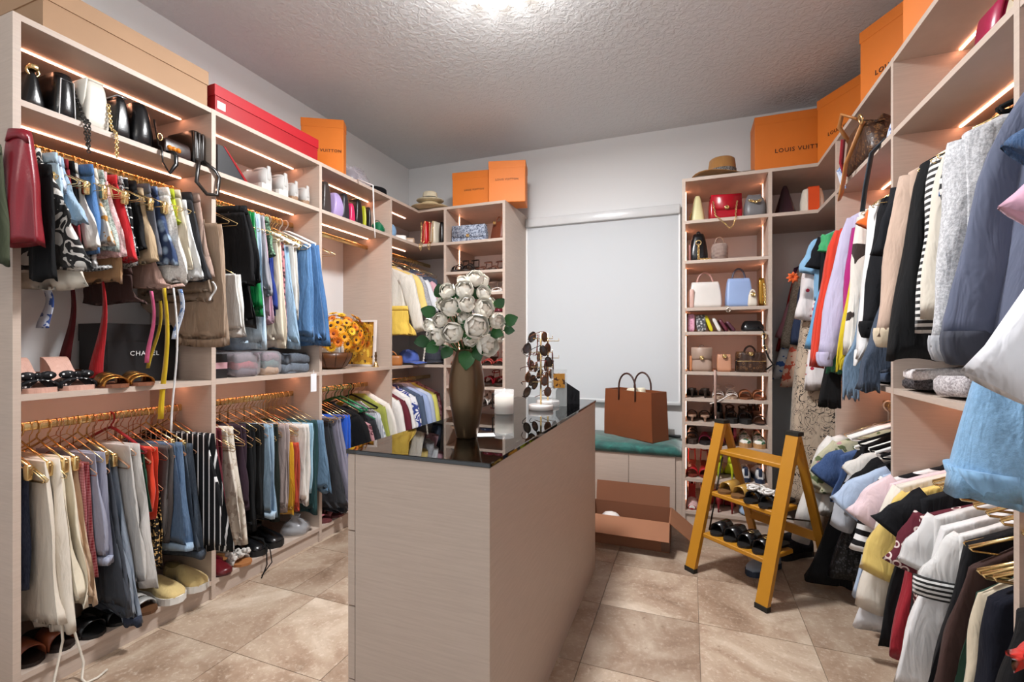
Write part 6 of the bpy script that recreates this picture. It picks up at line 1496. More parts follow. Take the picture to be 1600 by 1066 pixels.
tshoe('black and beige crossed mule', 1098, 0.65, 'slide', '#1b1918', sole='#a58672', heel=0.03, straps=((0.72, 0.05, 0.05), (0.58, 0.05, 0.03)), gap=0.095, dr=pi, sl=(0, 1))
tshoe('black pointed heel between the mules', 1131, 0.65, 'pump', '#141416', heel=0.06, gap=0.07, k=0.85, dr=pi, sl=(2, 2))
tshoe('black chunky platform sandal', 1158, 0.65, 'sandal', '#141416', sole='#1b1a1a', pl=0.03, straps=((0.72, 0.05, 0.05), (0.5, 0.06, 0.03)), ankle=0.05, gap=0.08, k=0.9, sl=(3, 4))
tshoe('dark brown block heel sandal', 1187, 0.65, 'sandal', '#3b1f16', sole='#2a1610', heel=0.05, block=True, straps=((0.72, 0.05, 0.05),), ankle=0.04, gap=0.07, k=0.8, sl=(5, 5))
tshoe('black woven espadrille on the tower', 1085, 0.505, 'slide', '#1d1a1b', sole='#3a2c26', pl=0.03, straps=((0.72, 0.05, 0.08), (0.4, 0.06, 0.03)), gap=0.085, k=0.9, sl=(0, 0))
tshoe('pink and black sandal on the tower', 1112, 0.505, 'slide', '#8e2348', sole='#1d1518', pl=0.02, straps=((0.75, 0.045, 0.05), (0.55, 0.05, 0.03)), gap=0.085, k=0.9, sl=(1, 2))
tshoe('deep pink stiletto pump', 1150, 0.505, 'pump', '#b0455c', sole='#7d1a30', heel=0.062, gap=0.09, dr=pi, k=0.95, sl=(3, 3))
tshoe('white flat with colourful leaf print', 1178, 0.505, 'slip', fab('#e0dcd2', 'floral', '#2c5c3c', 2.2, c3='#c9a020'), lm=False, sole='#b38a5c', gap=0.085, k=0.9, mat2=leather('#5b1a1a', 0.5), sl=(4, 5))
tshoe('red slingback sandal with a tall back strap', 1093, 0.293, 'sandal', '#a8121e', sole='#6b2418', heel=0.05, straps=((0.75, 0.05, 0.06), (0.6, 0.05, 0.03)), ankle=0.09, gap=0.085, sl=(0, 1))
tshoe('neon yellow stiletto pump', 1132, 0.293, 'pump', '#c4cf1c', sole='#b5bf18', heel=0.10, gap=0.08, dr=pi, sl=(2, 3))
tshoe('white and navy court sneaker', 1176, 0.293, 'sneaker', '#d5d6d8', sole='#22304a', mat2=leather('#22304a', 0.5), gap=0.09, dr=pi, sl=(4, 5))
tshoe('red and white striped heel', 1092, ZB, 'pump', fab('#d8d4d0', 'vstripe', '#a8121e', 3.0), lm=False, sole='#8e1018', heel=0.09, gap=0.085, sl=(0, 1))
tshoe('scarlet stiletto at the tower foot', 1128, ZB, 'pump', '#a8121e', sole='#7d0d16', heel=0.09, gap=0.08, dr=pi, sl=(2, 3))
tshoe('clear heeled mule at the tower foot', 1168, ZB, 'mule', '#8ea6c0', heel=0.07, gap=0.085, sl=(4, 5))
# white tag lying on the bench behind the tote
m = MB(); m.rbox(-0.05, 0.0, 0, 0.02, 0, 0.05, 0.006); bt = m.build('charger_plug', WHITE, loc=(-0.10, 3.57, 0.478)); tag(bt, 'small white plug on the green cushion', 'plug')
tag(MB().rbox(-0.06, 0.03, -0.02, 0.02, 0, 0.016, 0.006).build('sunglasses_case', plain('#17181c', 0.4), loc=(-0.085, 3.50, 0.484)), 'flat black case on the green cushion', 'case')

# ------------------------------------------------------------------ right wall, high shelf
xc, w, h = TB(1212, 1246, 287, ZS, 3.25)
bag('plum leather triangular bag', (xc, 3.30, ZS), 0.1, w, 0.1, h, leather('#2a1620', 0.35), taper=0.12, tw=0.22, r=0.02)
xc, w, h = TB(1250, 1289, 292, ZS, 3.27)
g = bag('cream canvas bag with an orange stripe', (xc + 0.01, 3.33, ZS), 0.05, w, 0.09, h, fab('#d2c7b8'), taper=0.8, tw=0.8, r=0.03, bulge=0.06)
m = MB(); m.box(-0.032, 0.026, -0.0535, -0.045, 0.0, h + 0.004); m.box(-0.032, 0.026, -0.0535, 0.04, h, h + 0.005); m.build('stripe', leather('#cf4a17', 0.5), g)
# brown monogram bag slouching over the shelf edge
g = thing('handbag', 'brown monogram hobo bag leaning off the high shelf', 'handbag', (0.770, 2.48, ZS + 0.020), rot=(0, R(-14), 0))
bag_body(0.16, 0.36, 0.17, 0.75, 0.5, 0.05, 0.08, 0.05).build('bag_body', MONO, g)
TANL = leather('#b57a45', 0.45)
m = MB(); m.tube([(-0.02, 0.15, 0.15), (-0.05, 0.13, 0.24), (-0.06, 0.03, 0.26), (-0.03, -0.02, 0.2)], 0.010, 8, flat=0.5); m.build('handle', TANL, g)
m = MB(); m.tube([(-0.05, -0.12, 0.15), (-0.11, 0.0, 0.03), (-0.125, 0.10, -0.07), (-0.12, 0.17, -0.085), (-0.09, 0.19, -0.02), (-0.08, 0.18, 0.05)], 0.010, 8, flat=0.5); m.build('shoulder_strap', TANL, g)
m = MB(); m.tube([(-0.06 + 0.0, -0.13 + 0.016 * cos(2 * pi * q / 12), 0.16 + 0.02 * sin(2 * pi * q / 12)) for q in range(12)], 0.004, 6, closed=True); m.build('ring', GOLD, g)
m = MB(); m.tube([(-0.07, 0.07, 0.16), (-0.10, 0.08, 0.06), (-0.105, 0.06, -0.01)], 0.012, 6, flat=0.35); m.build('scarf', fab('#8c1020'), g)
m = MB(); m.box(-0.115, -0.112, 0.07, 0.12, -0.06, 0.04); m.build('paper_tag', fab('#c9d2e2', 'floral', '#4f74b0', 3), g)
g = thing('shoulder_strap', 'blue grey webbing strap hanging off the high shelf', 'strap', (0, 0, 0))
m = MB(); m.tube([(0.80, 2.22, ZS + 0.01), (0.71, 2.22, ZS + 0.012), (0.675, 2.23, ZS - 0.03), (0.665, 2.27, ZS - 0.16), (0.665, 2.30, ZS - 0.24)], 0.016, 6, flat=0.2); m.build('webbing', fab('#3a434c'), g)
bag('small pouch with blue flowers behind the webbing strap', (0.76, 2.165, ZS), R(90), 0.09, 0.10, 0.07, fab('#c9d2e2', 'floral', '#2c4f9c', 3), taper=0.7)
bag('magenta leather bag with a flap', (0.80, yx(1528, 0.74), ZS), R(-90), 0.12, 0.09, 0.13, leather('#a01845', 0.3), taper=0.6, flap=leather('#a01845', 0.3), r=0.02)
bag('small silver box bag behind the magenta bag', (0.80, yx(1528, 0.74) + 0.105, ZS), R(-90), 0.06, 0.08, 0.06, leather('#77767a', 0.35), taper=0.9)
g = bag('cream bag with a chunky gold chain', (0.80, yx(1528, 0.74) - 0.128, ZS), R(-90), 0.11, 0.10, 0.15, leather('#c9bca6', 0.4), taper=0.5, bulge=0.1)
m = MB(); link_chain(m, [(-0.02, -0.06, 0.14), (0.0, -0.068, 0.10), (0.03, -0.068, 0.06), (0.04, -0.06, 0.11)], 0.018, 0.013, 0.004); m.build('chain_strap', GOLD, g)
# right wall, middle shelf
def rfold(label, y_, w, h, mats, cat='clothes', x=0.84):
    g = thing('folded_clothes', label, cat, (x, y_, ZM + 0.0065)); n = 24
    for q, mq in enumerate(mats):
        m = MB(); h0, h1 = h * q / len(mats), h * (q + 1) / len(mats); rings = []
        for zf, kf in ((0.0, 0.93), (0.3, 1.0), (0.75, 1.0), (1.0, 0.92), (1.03, 0.5)):
            rings.append([(0.13 * kf * abs(cos(2 * pi * j / n)) ** 0.45 * (1 if cos(2 * pi * j / n) > 0 else -1) + 0.007 * sin(5 * j + q), w / 2 * kf * abs(sin(2 * pi * j / n)) ** 0.45 * (1 if sin(2 * pi * j / n) > 0 else -1) + 0.006 * sin(4 * j), h0 + (h1 - h0) * zf + 0.007 * sin(6 * j + q)) for j in range(n)])
        m.loft(rings).build('fold_layer', mq, g)
    return g
rfold('folded black and white lace tops on the middle shelf', 1.98, 0.20, 0.075, [fab('#1d1b1d', 'tweed', '#5a5558'), fab('#c9c2c2', 'tweed', '#efeaea')])
rfold('folded grey lace garment beside the lace tops', 1.76, 0.18, 0.06, [fab('#8d8587', 'tweed', '#c9c4c6')])
rfold('folded dark jeans on the middle shelf under the denim dress', 2.40, 0.40, 0.08, [DEN_D, fab('#3a4658', 'denim')])
# ------------------------------------------------------------------ step ladder
LADM = plain('#b0791f', 0.4); RUB = plain('#17150f', 0.7)
A0, B0 = Vector((0.007, 2.516, 0)), Vector((0.2946, 2.264, 0))
wv = (B0 - A0).normalized(); bk = Vector((-wv.y, wv.x, 0)); LW = (B0 - A0).length      # bk points to the ladder's rear
if bk.y < 0: bk = -bk
lad = thing('step_ladder', 'mustard yellow three step ladder holding shoes', 'ladder', A0, atan2(wv.y, wv.x))
# local frame: x along the width, y to the rear
LEAN, LH = 0.225, 0.735
for x in (0.0, LW):
    m = MB(); rings = []
    for f in (0.0, 1.0):
        y = LEAN * f; z = 0.012 + (LH - 0.012) * f
        rings.append([(x - 0.009, y - 0.024, z), (x + 0.009 + 0.02 * 0, y - 0.024, z), (x + 0.009, y + 0.024, z), (x - 0.009, y + 0.024, z)])
    w0 = 0.028
    rings = [[(x - w0, LEAN * f - 0.011, 0.012 + (LH - 0.012) * f), (x + w0, LEAN * f - 0.011, 0.012 + (LH - 0.012) * f), (x + w0, LEAN * f + 0.013, 0.012 + (LH - 0.012) * f), (x - w0, LEAN * f + 0.013, 0.012 + (LH - 0.012) * f)] for f in (0.0, 1.0)]
    rl = m.loft(rings, smooth=False).build('front_leg', LADM, lad)
    MB().box(x - w0 - 0.001, x + w0 + 0.001, -0.013, 0.015, 0.0, 0.022).build('rubber_foot', RUB, rl)
    MB().box(x - w0 - 0.001, x + w0 + 0.001, LEAN - 0.014, LEAN + 0.030, LH - 0.003, LH + 0.014).build('top_cap', RUB, rl)
    m = MB(); xi = x + (0.006 if x == 0 else -0.006)
    rings = [[(xi - 0.02, LEAN + 0.026 + 0.27 * (1 - f) - 0.009, 0.012 + (LH - 0.012) * f), (xi + 0.02, LEAN + 0.026 + 0.27 * (1 - f) - 0.009, 0.012 + (LH - 0.012) * f), (xi + 0.02, LEAN + 0.026 + 0.27 * (1 - f) + 0.009, 0.012 + (LH - 0.012) * f), (xi - 0.02, LEAN + 0.026 + 0.27 * (1 - f) + 0.009, 0.012 + (LH - 0.012) * f)] for f in (0.0, 1.0)]
    rl2 = m.loft(rings, smooth=False).build('rear_leg', LADM, lad)
    MB().box(xi - 0.021, xi + 0.021, LEAN + 0.284, LEAN + 0.308, 0.0, 0.02).build('rubber_foot', RUB, rl2)
    m = MB(); m.tube([(x + (0.03 if x == 0 else -0.03), 0.16, 0.36), (x + (0.03 if x == 0 else -0.03), LEAN + 0.18, 0.30)], 0.004, 6); m.tube([(x + (0.03 if x == 0 else -0.03), 0.20, 0.56), (x + (0.03 if x == 0 else -0.03), 0.10, 0.20)], 0.004, 6); m.build('brace', plain('#2a2520', 0.4, 0.7), lad)
STEPS = []
for z in (0.60, 0.395, 0.195):
    yf = LEAN * (z / LH) - 0.006; dp = 0.15 if z > 0.5 else (0.19 if z > 0.3 else 0.22)
    MB().rbox(0.029, LW - 0.029, yf, yf + dp, z - 0.022, z, 0.004, 1, smooth=False).build('step', LADM, lad); STEPS.append((yf, dp, z))
MB().box(0.02, LW - 0.02, LEAN + 0.21, LEAN + 0.225, 0.20, 0.245).build('rear_rail', LADM, lad)
def on_lad(x, y, z):
    p = A0 + wv * x + bk * y; return (p.x, p.y, z)
ang = atan2(bk.y, bk.x)
WROSE = fab('#d9d6d2'); 
for k_, (x, lab, mt) in enumerate(((0.076, 'gold buckled slide on the yellow ladder', leather('#a8813c', 0.25)), (0.152, 'gold buckled slide on the yellow ladder', leather('#a8813c', 0.25)))):
    shoe(lab, 'slide', on_lad(x, STEPS[1][0] + 0.125, 0.395), ang + pi, mt, sole='#6b4a28', k=0.84, straps=((0.66, 0.05, 0.08),), group='pair: gold slides')
rm = MB()
for q in range(3):
    rm.tube([((0.004 + 0.0035 * i / 2) * cos(i * 0.9 + q), (0.004 + 0.0035 * i / 2) * sin(i * 0.9 + q), 0.004 + 0.0008 * i + q * 0.001) for i in range(10)], 0.0035, 5)
rosette = rm.mesh('rosette', WROSE)
for x in (0.228, 0.304):
    g = shoe('black slide covered in white fabric roses on the ladder', 'slide', on_lad(x, STEPS[1][0] + 0.115, 0.395), ang + pi, GB, sole='#0f0e0e', k=0.84, straps=((0.70, 0.048, 0.06),), group='pair: white rose slides')
    for q in range(9): put('fabric_rose', rosette, g, (0.05 + 0.013 * ((q % 3) - 1), -0.028 + 0.007 * q, 0.045 + 0.010 * sin(pi * q / 8)), (0.4 * (q - 4) / -4, 0.3, q), 1.15)
for x in (0.076, 0.152, 0.228, 0.304):
    lab = 'black slide with a gold emblem on the ladder' if x > 0.2 else 'plain black slide on the lowest ladder step'
    g = shoe(lab, 'slide', on_lad(x, STEPS[2][0] + 0.13, 0.195), ang + pi, GB, sole='#15110f', k=0.84, straps=((0.68, 0.055, 0.09),), group='pair: ' + lab)
    if x > 0.2:
        m = MB(); m.tube([(0.045 + 0.012 * cos(2 * pi * q / 10), 0.006 + 0.012 * sin(2 * pi * q / 10), 0.062) for q in range(10)], 0.0025, 5, closed=True); m.build('emblem', GOLD, g)
shoe('grey blue sneaker on the floor under the ladder', 'sneaker', on_lad(0.17, 0.33, 0.0), ang + pi, leather('#8fa3b8', 0.5), sole='#2c3a4d', k=0.95)
pair('black suede loafer on the floor by the ladder', 'slip', (0.50, 2.93, 0.0), ang + pi - 0.3, fab('#17161a'), sole='#0f0f10', k=1.0)

# ------------------------------------------------------------------ cardboard box on the floor
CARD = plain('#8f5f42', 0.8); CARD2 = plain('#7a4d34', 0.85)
cb = thing('cardboard_box', 'open brown cardboard box with splayed flaps by the bench', 'box', (0, 0, 0))
x0, x1, y0, y1, hb = -0.56, -0.10, 2.69, 2.95, 0.165
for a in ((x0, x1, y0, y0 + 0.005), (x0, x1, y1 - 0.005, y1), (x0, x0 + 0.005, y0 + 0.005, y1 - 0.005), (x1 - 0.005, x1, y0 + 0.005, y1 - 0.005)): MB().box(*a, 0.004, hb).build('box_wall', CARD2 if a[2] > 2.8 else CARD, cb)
MB().box(x0, x1, y0, y1, 0, 0.006).build('box_floor', CARD, cb)
MB().box(x0, x1, 0, 0.12, -0.002, 0.002, M=T(0, y0, hb) @ RX_(-145)).build('flap', CARD, cb)
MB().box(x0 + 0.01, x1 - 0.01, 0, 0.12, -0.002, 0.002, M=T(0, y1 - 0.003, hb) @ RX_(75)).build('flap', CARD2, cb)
MB().box(0, 0.15, y0, y1, -0.002, 0.002, M=T(x1, 0, hb) @ RY(38)).build('flap', CARD, cb)
MB().box(-0.15, 0, y0, y1, -0.002, 0.002, M=T(x0, 0, hb) @ RY(40)).build('flap', CARD, cb)
MB().box(x1 - 0.045, x1 + 0.0008, y0 - 0.0008, y0, 0.004, hb - 0.02).build('packing_tape', plain('#6b4a35', 0.3), cb)
m = MB(); rings = [[(-0.44 + r_ * 1.3 * cos(2 * pi * j / 12) * (1 + 0.2 * sin(4 * j)), 2.84 + r_ * sin(2 * pi * j / 12) * (1 + 0.2 * sin(3 * j)), 0.006 + z) for j in range(12)] for r_, z in ((0.05, 0), (0.06, 0.03), (0.05, 0.09), (0.03, 0.12), (0.005, 0.13))]
m.loft(rings); tag(m.build('tissue_paper', plain('#d6d0cc', 0.7)), 'crumpled white tissue paper inside the cardboard box', 'paper')

# ------------------------------------------------------------------ brown tote on the bench
TOTE = leather('#7d4426', 0.42)
fa, fb = Vector((-0.585, 3.445, 0)), Vector((-0.226, 3.20, 0)); tv = fb - fa; TW = tv.length
tt = thing('tote_bag', 'large brown leather tote on the green bench cushion', 'tote bag', (fa + tv / 2).to_3d() + Vector((0, 0, 0.487)), atan2(tv.y, tv.x))
TD, THh = 0.17, 0.335
m = MB(); rings = []
for f in (0.0, 0.02, 0.25, 0.5, 0.75, 1.0):
    w_ = TW / 2 * (1 - 0.05 * f); o = 0.004 * sin(pi * f); q = 0.0 if f else 0.004
    rings.append([(-w_ + q, 0 - o + q, THh * f), (w_ - q, 0 - o + q, THh * f), (w_ - q, TD * (1 - 0.06 * f) - q, THh * f), (-w_ + q, TD * (1 - 0.06 * f) - q, THh * f)])
inner = [[(p[0] * 0.985, 0.006 + (p[1]) * 0.93, THh - dz) for p in rings[-1]] for dz in (0.0, 0.10)]
m.loft(rings + inner, smooth=False).build('bag_body', TOTE, tt)
DKB = leather('#3b1c12', 0.4)
for y in (-0.003, TD * 0.94 + 0.003):
    m = MB(); xs_ = TW * 0.17
    m.tube([(-xs_, y, THh - 0.07), (-xs_, y, THh + 0.01)] + [(xs_ * cos(pi - pi * i / 12) * 1.0, y, THh + 0.02 + 0.10 * sin(pi * i / 12)) for i in range(13)] + [(xs_, y, THh + 0.01), (xs_, y, THh - 0.07)], 0.0065, 8); m.build('handle', DKB, tt)
m = MB(); m.tube([(TW / 2 * 0.955, 0.02, 0.0), (TW / 2 * 0.945, 0.06, THh * 0.5), (TW / 2 * 0.93, TD / 2, THh * 0.94)], 0.003, 5); m.tube([(TW / 2 * 0.96, TD * 0.85, 0.0), (TW / 2 * 0.935, TD / 2, THh * 0.94)], 0.003, 5); m.build('gusset_crease', DKB, tt)
m = MB(); m.rbox(-0.02, 0.12, 0.05, 0.10, THh - 0.05, THh + 0.012, 0.012, M=RY(-6)); tag(m.build('tissue_paper', plain('#e0d8c0', 0.7), None, tt.location, (0, 0, tt.rotation_euler.z)), 'cream tissue paper peeking out of the brown tote', 'paper')

# ------------------------------------------------------------------ on the island
VX, VY = -0.641, 1.29
vase = thing('vase', 'tall bronze metallic vase on the glass island', 'vase', (VX, VY, IH))
MB().lathe([(0.030, 0), (0.033, 0.004), (0.040, 0.04), (0.050, 0.10), (0.0555, 0.15), (0.053, 0.19), (0.044, 0.235), (0.034, 0.262), (0.033, 0.27), (0.030, 0.27), (0.030, 0.25), (0.02, 0.2)], 40).build('vase_body', plain('#6b5640', 0.28, 0.85), vase)
d0 = dep(VX, VY)
def petal_mesh(rad, half_az, top, flare):
    """curved petal: a patch of a ball around the flower's middle, its rim turned slightly outward"""
    m = MB(); rows = []; ni = 7
    for i in range(ni + 1):
        f = i / ni; row = []
        for j in range(7):
            s = (j - 3) / 3.0
            pol = R(150) + (R(top) - R(150)) * (f - 0.10 * s * s * f); az = R(half_az) * s * (sin(pi * (0.16 + 0.66 * f)) ** 0.8)
            r_ = rad * (1 + flare * f ** 5 + 0.05 * s * s)
            row.append((r_ * sin(pol) * sin(az), -r_ * sin(pol) * cos(az), 0.5 + r_ * cos(pol) * 0.95))
        rows.append(row)
    m.loft(rows, False, False, closed=False); return m
PETM = plain('#fbf6ec', 0.75); PETM2 = plain('#f4eadb', 0.75)
PMS = [petal_mesh(0.50, 50, 22, -0.25).mesh('petal', PETM2), petal_mesh(0.62, 52, 34, 0.02).mesh('petal', PETM), petal_mesh(0.74, 50, 50, 0.10).mesh('petal', PETM)]
CORE = MB().ball((0, 0, 0.46), 0.42, 14, 8, sz=1.0).mesh('flower_core', PETM2)
lm_ = MB(); rows = []
for i in range(7):
    f = i / 6; w = 0.5 * sin(pi * (0.03 + 0.94 * f)) ** 0.8 * (1 - 0.3 * f); rows.append([(-w, f, 0.16 * abs(1) * sin(pi * f) + 0.10), (0, f, 0.16 * sin(pi * f)), (w, f, 0.16 * sin(pi * f) + 0.10)])
lm_.loft(rows, False, False, closed=False); LEAFM = lm_.mesh('leaf', plain('#17481c', 0.45)); LEAFM2 = LEAFM.copy(); LEAFM2.materials.clear(); LEAFM2.materials.append(plain('#245c26', 0.45))
STEMM = plain('#3c5a2a', 0.7)
blooms = [(775, 500, 78), (865, 405, 72), (930, 415, 55), (935, 530, 62), (650, 515, 66), (700, 560, 50), (670, 650, 82), (600, 612, 58), (580, 755, 62), (815, 640, 70), (915, 675, 86), (1030, 740, 68), (480, 790, 54), (690, 840, 90), (850, 790, 100), (560, 880, 80), (840, 892, 64), (955, 950, 90), (1000, 592, 34), (1062, 885, 48), (780, 740, 60), (760, 420, 46)]
rnd = random.Random(4)
cdir = Vector((CT * 0 - VX, -VY, 0.0)).normalized()     # from the vase towards the photographer
neckp = Vector((VX, VY, IH + 0.262))
ctr = Vector((VX, VY, 0)); cpx, cpy, RS = 728, 497, 64.0
BL = []
for k, (bx_, by_, br) in enumerate(blooms):
    px, py = 580 + 0.1876 * bx_, 360 + 0.1876 * by_
    rho = min(1.0, sqrt((px - cpx) ** 2 + (py - cpy) ** 2) / 72.0)
    off = sqrt(max(0.0, 1 - rho * rho)) * 0.085 - (0.03 if br < 60 else 0)
    d = d0 - off; u = (px - CX) / F * d
    BL.append([Vector((u * CT - d * ST, u * ST + d * CT, CH - (py - CY) * d / F)), 0.1876 * br * d / F * 1.30])
for _ in range(160):
    for i in range(len(BL)):
        for j in range(i):
            dv = BL[i][0] - BL[j][0]; need = 0.80 * (BL[i][1] + BL[j][1])
            if dv.length < need:
                sh_ = dv.normalized() * (need - dv.length) * 0.25; al = sh_.dot(cdir)
                sh_ = sh_ * 0.6 + cdir * (al * 0.8 + (0.0006 if al >= 0 else -0.0006)); BL[i][0] += sh_; BL[j][0] -= sh_
for k, (bx_, by_, br) in enumerate(blooms):
    p, r_ = BL[k]
    dv = (p - Vector((VX, VY, IH + 0.33))).normalized() * 0.75 + cdir * 0.45; dv.normalize()
    g = thing('white_rose', 'small white rosebud among the roses in the bronze vase' if br < 50 else 'white garden rose in the bronze vase', 'flower', p - dv * r_ * 0.5, group='white rosebuds' if br < 50 else 'white garden roses', rot=dv.to_track_quat('Z', 'Y').to_euler(), scale=r_)
    put('flower_core', CORE, g)
    for lay, n_ in enumerate((4, 5, 6)):
        for q in range(n_):
            a = 2 * pi * (q + 0.4 * lay) / n_ + rnd.uniform(-0.2, 0.2)
            o = put('petal', PMS[lay], g); o.matrix_basis = Matrix.Rotation(a, 4, 'Z') @ Matrix.Rotation(rnd.uniform(-0.12, 0.10), 4, 'X') @ Matrix.Scale(rnd.uniform(0.95, 1.06), 4)
    # stem to the neck of the vase
    inv = g.rotation_euler.to_matrix().transposed()
    e = inv @ (neckp + Vector((rnd.uniform(-0.012, 0.012), rnd.uniform(-0.012, 0.012), -0.03)) - g.location) / r_
    m = MB(); m.tube([(0, 0, 0.05), (e.x * 0.3, e.y * 0.3, min(-0.3, e.z * 0.5)), tuple(e)], 0.0022 / r_, 5); m.build('stem', STEMM, g)
    for q in range(2):
        if k % 2 and q: continue
        a = rnd.uniform(0, 6.28); o = put('leaf', LEAFM if (k + q) % 2 else LEAFM2, g, (0, 0, -0.1)); s_ = rnd.uniform(0.7, 1.0)
        o.matrix_basis = Matrix.Rotation(a, 4, 'Z') @ Matrix.Translation((0, 0.3, -0.1)) @ Matrix.Rotation(rnd.uniform(-0.9, 0.1), 4, 'X') @ Matrix.Scale(s_, 4)
# leafy sprigs around the bouquet
for k, (bx_, by_, sz, a) in enumerate(((580, 555, 0.05, 100), (530, 700, 0.055, 160), (480, 915, 0.055, 190), (1110, 765, 0.055, 20), (1040, 640, 0.045, 45), (1000, 840, 0.05, -20), (650, 975, 0.05, -120), (800, 1010, 0.07, -95), (870, 990, 0.05, -70), (720, 715, 0.05, -30), (1110, 830, 0.04, -5), (560, 950, 0.055, -150), (845, 560, 0.045, 40))):
    px, py = 580 + 0.1876 * bx_, 360 + 0.1876 * by_; d = d0 - 0.045; u = (px - CX) / F * d
    p = Vector((u * CT - d * ST, u * ST + d * CT, CH - (py - CY) * d / F))
    g = thing('leaf_sprig', 'green leafy sprig between the white roses', 'leaves', p, group='green sprigs in the bouquet')
    e = neckp + Vector((0, 0, -0.02)) - p
    MB().tube([(0, 0, 0), tuple(e * 0.5 + Vector((0, 0, 0.01))), tuple(e)], 0.0015, 4).build('stem', STEMM, g)
    right = Vector((CT, ST, 0)); dirv = right * cos(R(a)) + Vector((0, 0, sin(R(a)))) + cdir * 0.25; dirv.normalize()
    nrm = (cdir - dirv * cdir.dot(dirv)).normalized(); xax = dirv.cross(nrm)
    for q, (sh, sc_) in enumerate(((0.0, 1.0), (0.5, 0.75))):
        o = put('leaf', (LEAFM, LEAFM2)[(k + q) % 2], g)
        dq = (dirv * cos(sh) + xax * sin(sh) * (1 if k % 2 else -1)).normalized(); nq = (cdir - dq * cdir.dot(dq)).normalized(); xq = dq.cross(nq)
        o.matrix_basis = Matrix((xq, dq, nq)).transposed().to_4x4() @ Matrix.Scale(sz * sc_ * 0.8, 4)
# candle
cd = thing('candle', 'white candle in a glass jar with a black handle', 'candle', (-0.713, 1.78, IH))
MB().lathe([(0.036, 0.0), (0.0385, 0.004), (0.0385, 0.075), (0.03, 0.078), (0.004, 0.078)], 28).build('wax', plain('#dcd2c4', 0.5), cd)
MB().lathe([(0.0395, 0.0), (0.0405, 0.003), (0.0405, 0.098), (0.0395, 0.098), (0.0395, 0.004)], 28, cap0=False, cap1=False).build('glass_jar', plain('#f4f4f4', 0.03, alpha=0.25), cd)
m = MB(); m.tube([(-0.041, -0.004, 0.08), (-0.05, -0.004, 0.08), (-0.05, -0.004, 0.02), (-0.041, -0.004, 0.02)], 0.003, 6); m.build('handle', plain('#1a1714', 0.4), cd)
tag(MB().box(-0.035, 0.035, -0.025, 0.025, 0, 0.0012).build('paper_card', plain('#e8e8ea', 0.6), loc=(-0.605, 1.335, IH), rot=(0, 0, 0.5)), 'small white card on the glass beside the vase', 'card')
# sunglasses stands
MARB = plain('#cfcac6', 0.25)
def stand(label, x, y, h, hooks):
    g = thing('sunglasses_stand', label, 'stand', (x, y, IH))
    MB().lathe([(0.053, 0), (0.054, 0.003), (0.054, 0.019), (0.052, 0.022), (0.003, 0.022)], 32).build('marble_base', MARB, g)
    MB().tube([(0, 0, 0.02), (0, 0, h)], 0.004, 10).build('pole', GOLD, g)
    for z in hooks:
        m = MB(); m.tube([(-0.05, 0, z + 0.012), (-0.052, 0, z), (0.052, 0, z), (0.05, 0, z + 0.012)], 0.002, 6, M=RZ(20)); m.build('hook_arm', GOLD, g)
    return g
stand('gold sunglasses stand with a round marble base', -0.606, 1.945, 0.335, (0.31, 0.25, 0.185, 0.12))
stand('gold sunglasses stand between the black display block and another stand', -0.62, 2.10, 0.335, (0.30, 0.22, 0.14))
def glasses_mesh(shape, c, lens):
    out = []
    m = MB(); lp = []
    for sg in (-1, 1):
        pts = [(sg * 0.034 + 0.026 * cos(2 * pi * q / 14) * (1 if shape else 1.1), 0, 0.022 * sin(2 * pi * q / 14) * (1.0 if shape else 0.85)) for q in range(14)]
        m.tube(pts, 0.0032, 6, closed=True); lp.append(pts)
    m.tube([(-0.01, 0, 0.006), (0, -0.003, 0.01), (0.01, 0, 0.006)], 0.003, 6)
    fm = m.mesh('frame', plain(c, 0.2))
    lmm = [MB().add(p + [(sum(q[0] for q in p) / 14, -0.002, 0)], [(i, (i + 1) % 14, 14) for i in range(14)], True).mesh('lens', plain(lens, 0.05, 0, 0.5)) for p in lp]
    tm = [MB().tube([(sg * 0.062, 0, 0.006), (sg * 0.062, 0.02, 0.004), (sg * 0.058, 0.05, -0.02), (sg * 0.056, 0.06, -0.05)], 0.002, 5).mesh('temple', plain(c, 0.2)) for sg in (-1, 1)]
    return fm, lmm, tm
GLM = [glasses_mesh(0, '#2a1c16', '#4a3d36'), glasses_mesh(1, '#6b3c20', '#5d4636'), glasses_mesh(0, '#5e2722', '#4d3836')]
GLD_ = ('black framed sunglasses', 'tortoiseshell sunglasses', 'burgundy sunglasses')
k = 0
for (sx_, sy_, hooks) in ((-0.606, 1.945, (0.31, 0.25, 0.185, 0.12)), (-0.62, 2.10, (0.30, 0.22, 0.14))):
    for z in hooks:
        for sg in (-1, 1):
            if k % 5 == 4 and sg > 0: k += 1; continue
            fm, lmm, tm = GLM[k % 3]
            g = thing('sunglasses', GLD_[k % 3] + (' hanging on the gold stand nearer the vase' if sy_ < 2 else ' hanging on the gold stand by the black display block'), 'sunglasses', (sx_ + sg * 0.036 * cos(R(20)) - 0.01, sy_ + sg * 0.036 * sin(R(20)) - 0.012, IH + z - 0.018), group=GLD_[k % 3] + ('' if sy_ < 2 else ' on the rear stand'), rot=(R(rndq := (17 * k) % 30 - 10), R(62 * sg), R(75 + 25 * ((k % 3) - 1))), scale=0.82)
            put('frame', fm, g); [put('lens', q, g) for q in lmm]; [put('temple', q, g) for q in tm]; k += 1
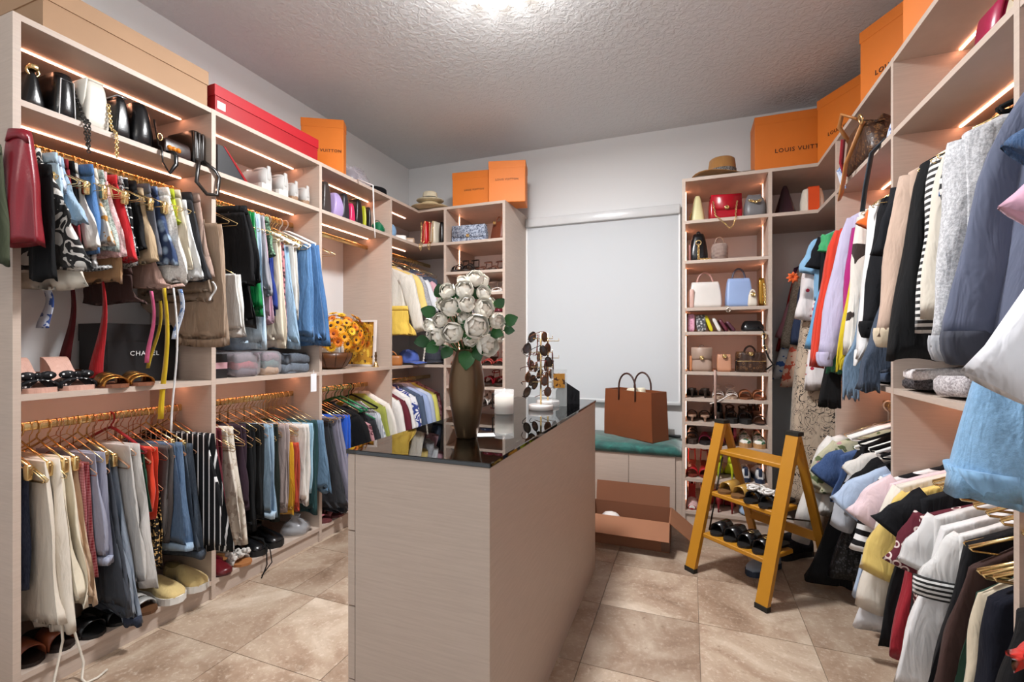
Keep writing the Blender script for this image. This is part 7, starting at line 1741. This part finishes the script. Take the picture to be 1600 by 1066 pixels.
g = thing('jewellery_display', 'black angled jewellery display block behind the stands', 'display', (-0.545, 2.18, IH), R(25))
MB().prism([(-0.055, 0), (0.055, 0), (0.055, 0.06), (-0.02, 0.11), (-0.055, 0.06)], -0.015, 0.015, M=Matrix(((1, 0, 0, 0), (0, 0, 1, 0), (0, 1, 0, 0), (0, 0, 0, 1)))).build('block', fab('#17181b'), g)
g = thing('acrylic_sign', 'clear acrylic plate with gold print behind the sunglasses', 'sign', (-0.555, 2.06, IH + 0.001), R(20))
MB().box(-0.035, 0.035, -0.002, 0.002, 0, 0.17).build('plate', plain('#e2e8e8', 0.05, alpha=0.3), g)
MB().box(-0.026, 0.026, -0.003, -0.002, 0.085, 0.15).build('print', fab('#b9812c', 'floral', '#4a2a14', 3), g)
# jewellery lying in the tray below the glass
for k, (x, y, c, nm, lab) in enumerate(((-0.62, 1.16, '#7a1830', 'ring_box', 'dark red ring box under the glass'), (-0.70, 1.42, '#d8cfc4', 'ring_box', 'cream ring box under the glass'), (-0.58, 1.70, '#2a2a30', 'ring_box', 'black ring box under the glass'), (-0.72, 1.98, '#8d6a3a', 'ring_box', 'brown ring box under the glass'))):
    g = thing(nm, lab, 'box', (x, y, H0 - 0.12), 0.3 * k); MB().rbox(-0.05, 0.05, -0.035, 0.035, 0, 0.03, 0.004).build('box_body', fab(c), g); MB().rbox(-0.051, 0.051, -0.036, 0.036, 0.031, 0.045, 0.004).build('box_lid', fab(c), g)
# red ribbon bow pinned to a dress
g = thing('ribbon_flower', 'orange ribbon flower pinned on the navy blouse', 'brooch', (xy(1239, 3.0), 3.0, zz(434, xy(1239, 3.0), 3.0)))
m = MB()
for q in range(8):
    a = 2 * pi * q / 8; m.tube([(0, 0, 0), (0.018 * cos(a), -0.012, 0.018 * sin(a)), (0.032 * cos(a), 0.0, 0.032 * sin(a))], [0.004, 0.012, 0.003], 6)
m.build('petals', fab('#d0571d'), g)

# unseen copy of the lamp, added to carry the fill light behind the camera
clone(lamp, (LAMP[0], -0.45, ZC), label='added ceiling lamp with crystal drops, out of view behind the camera')
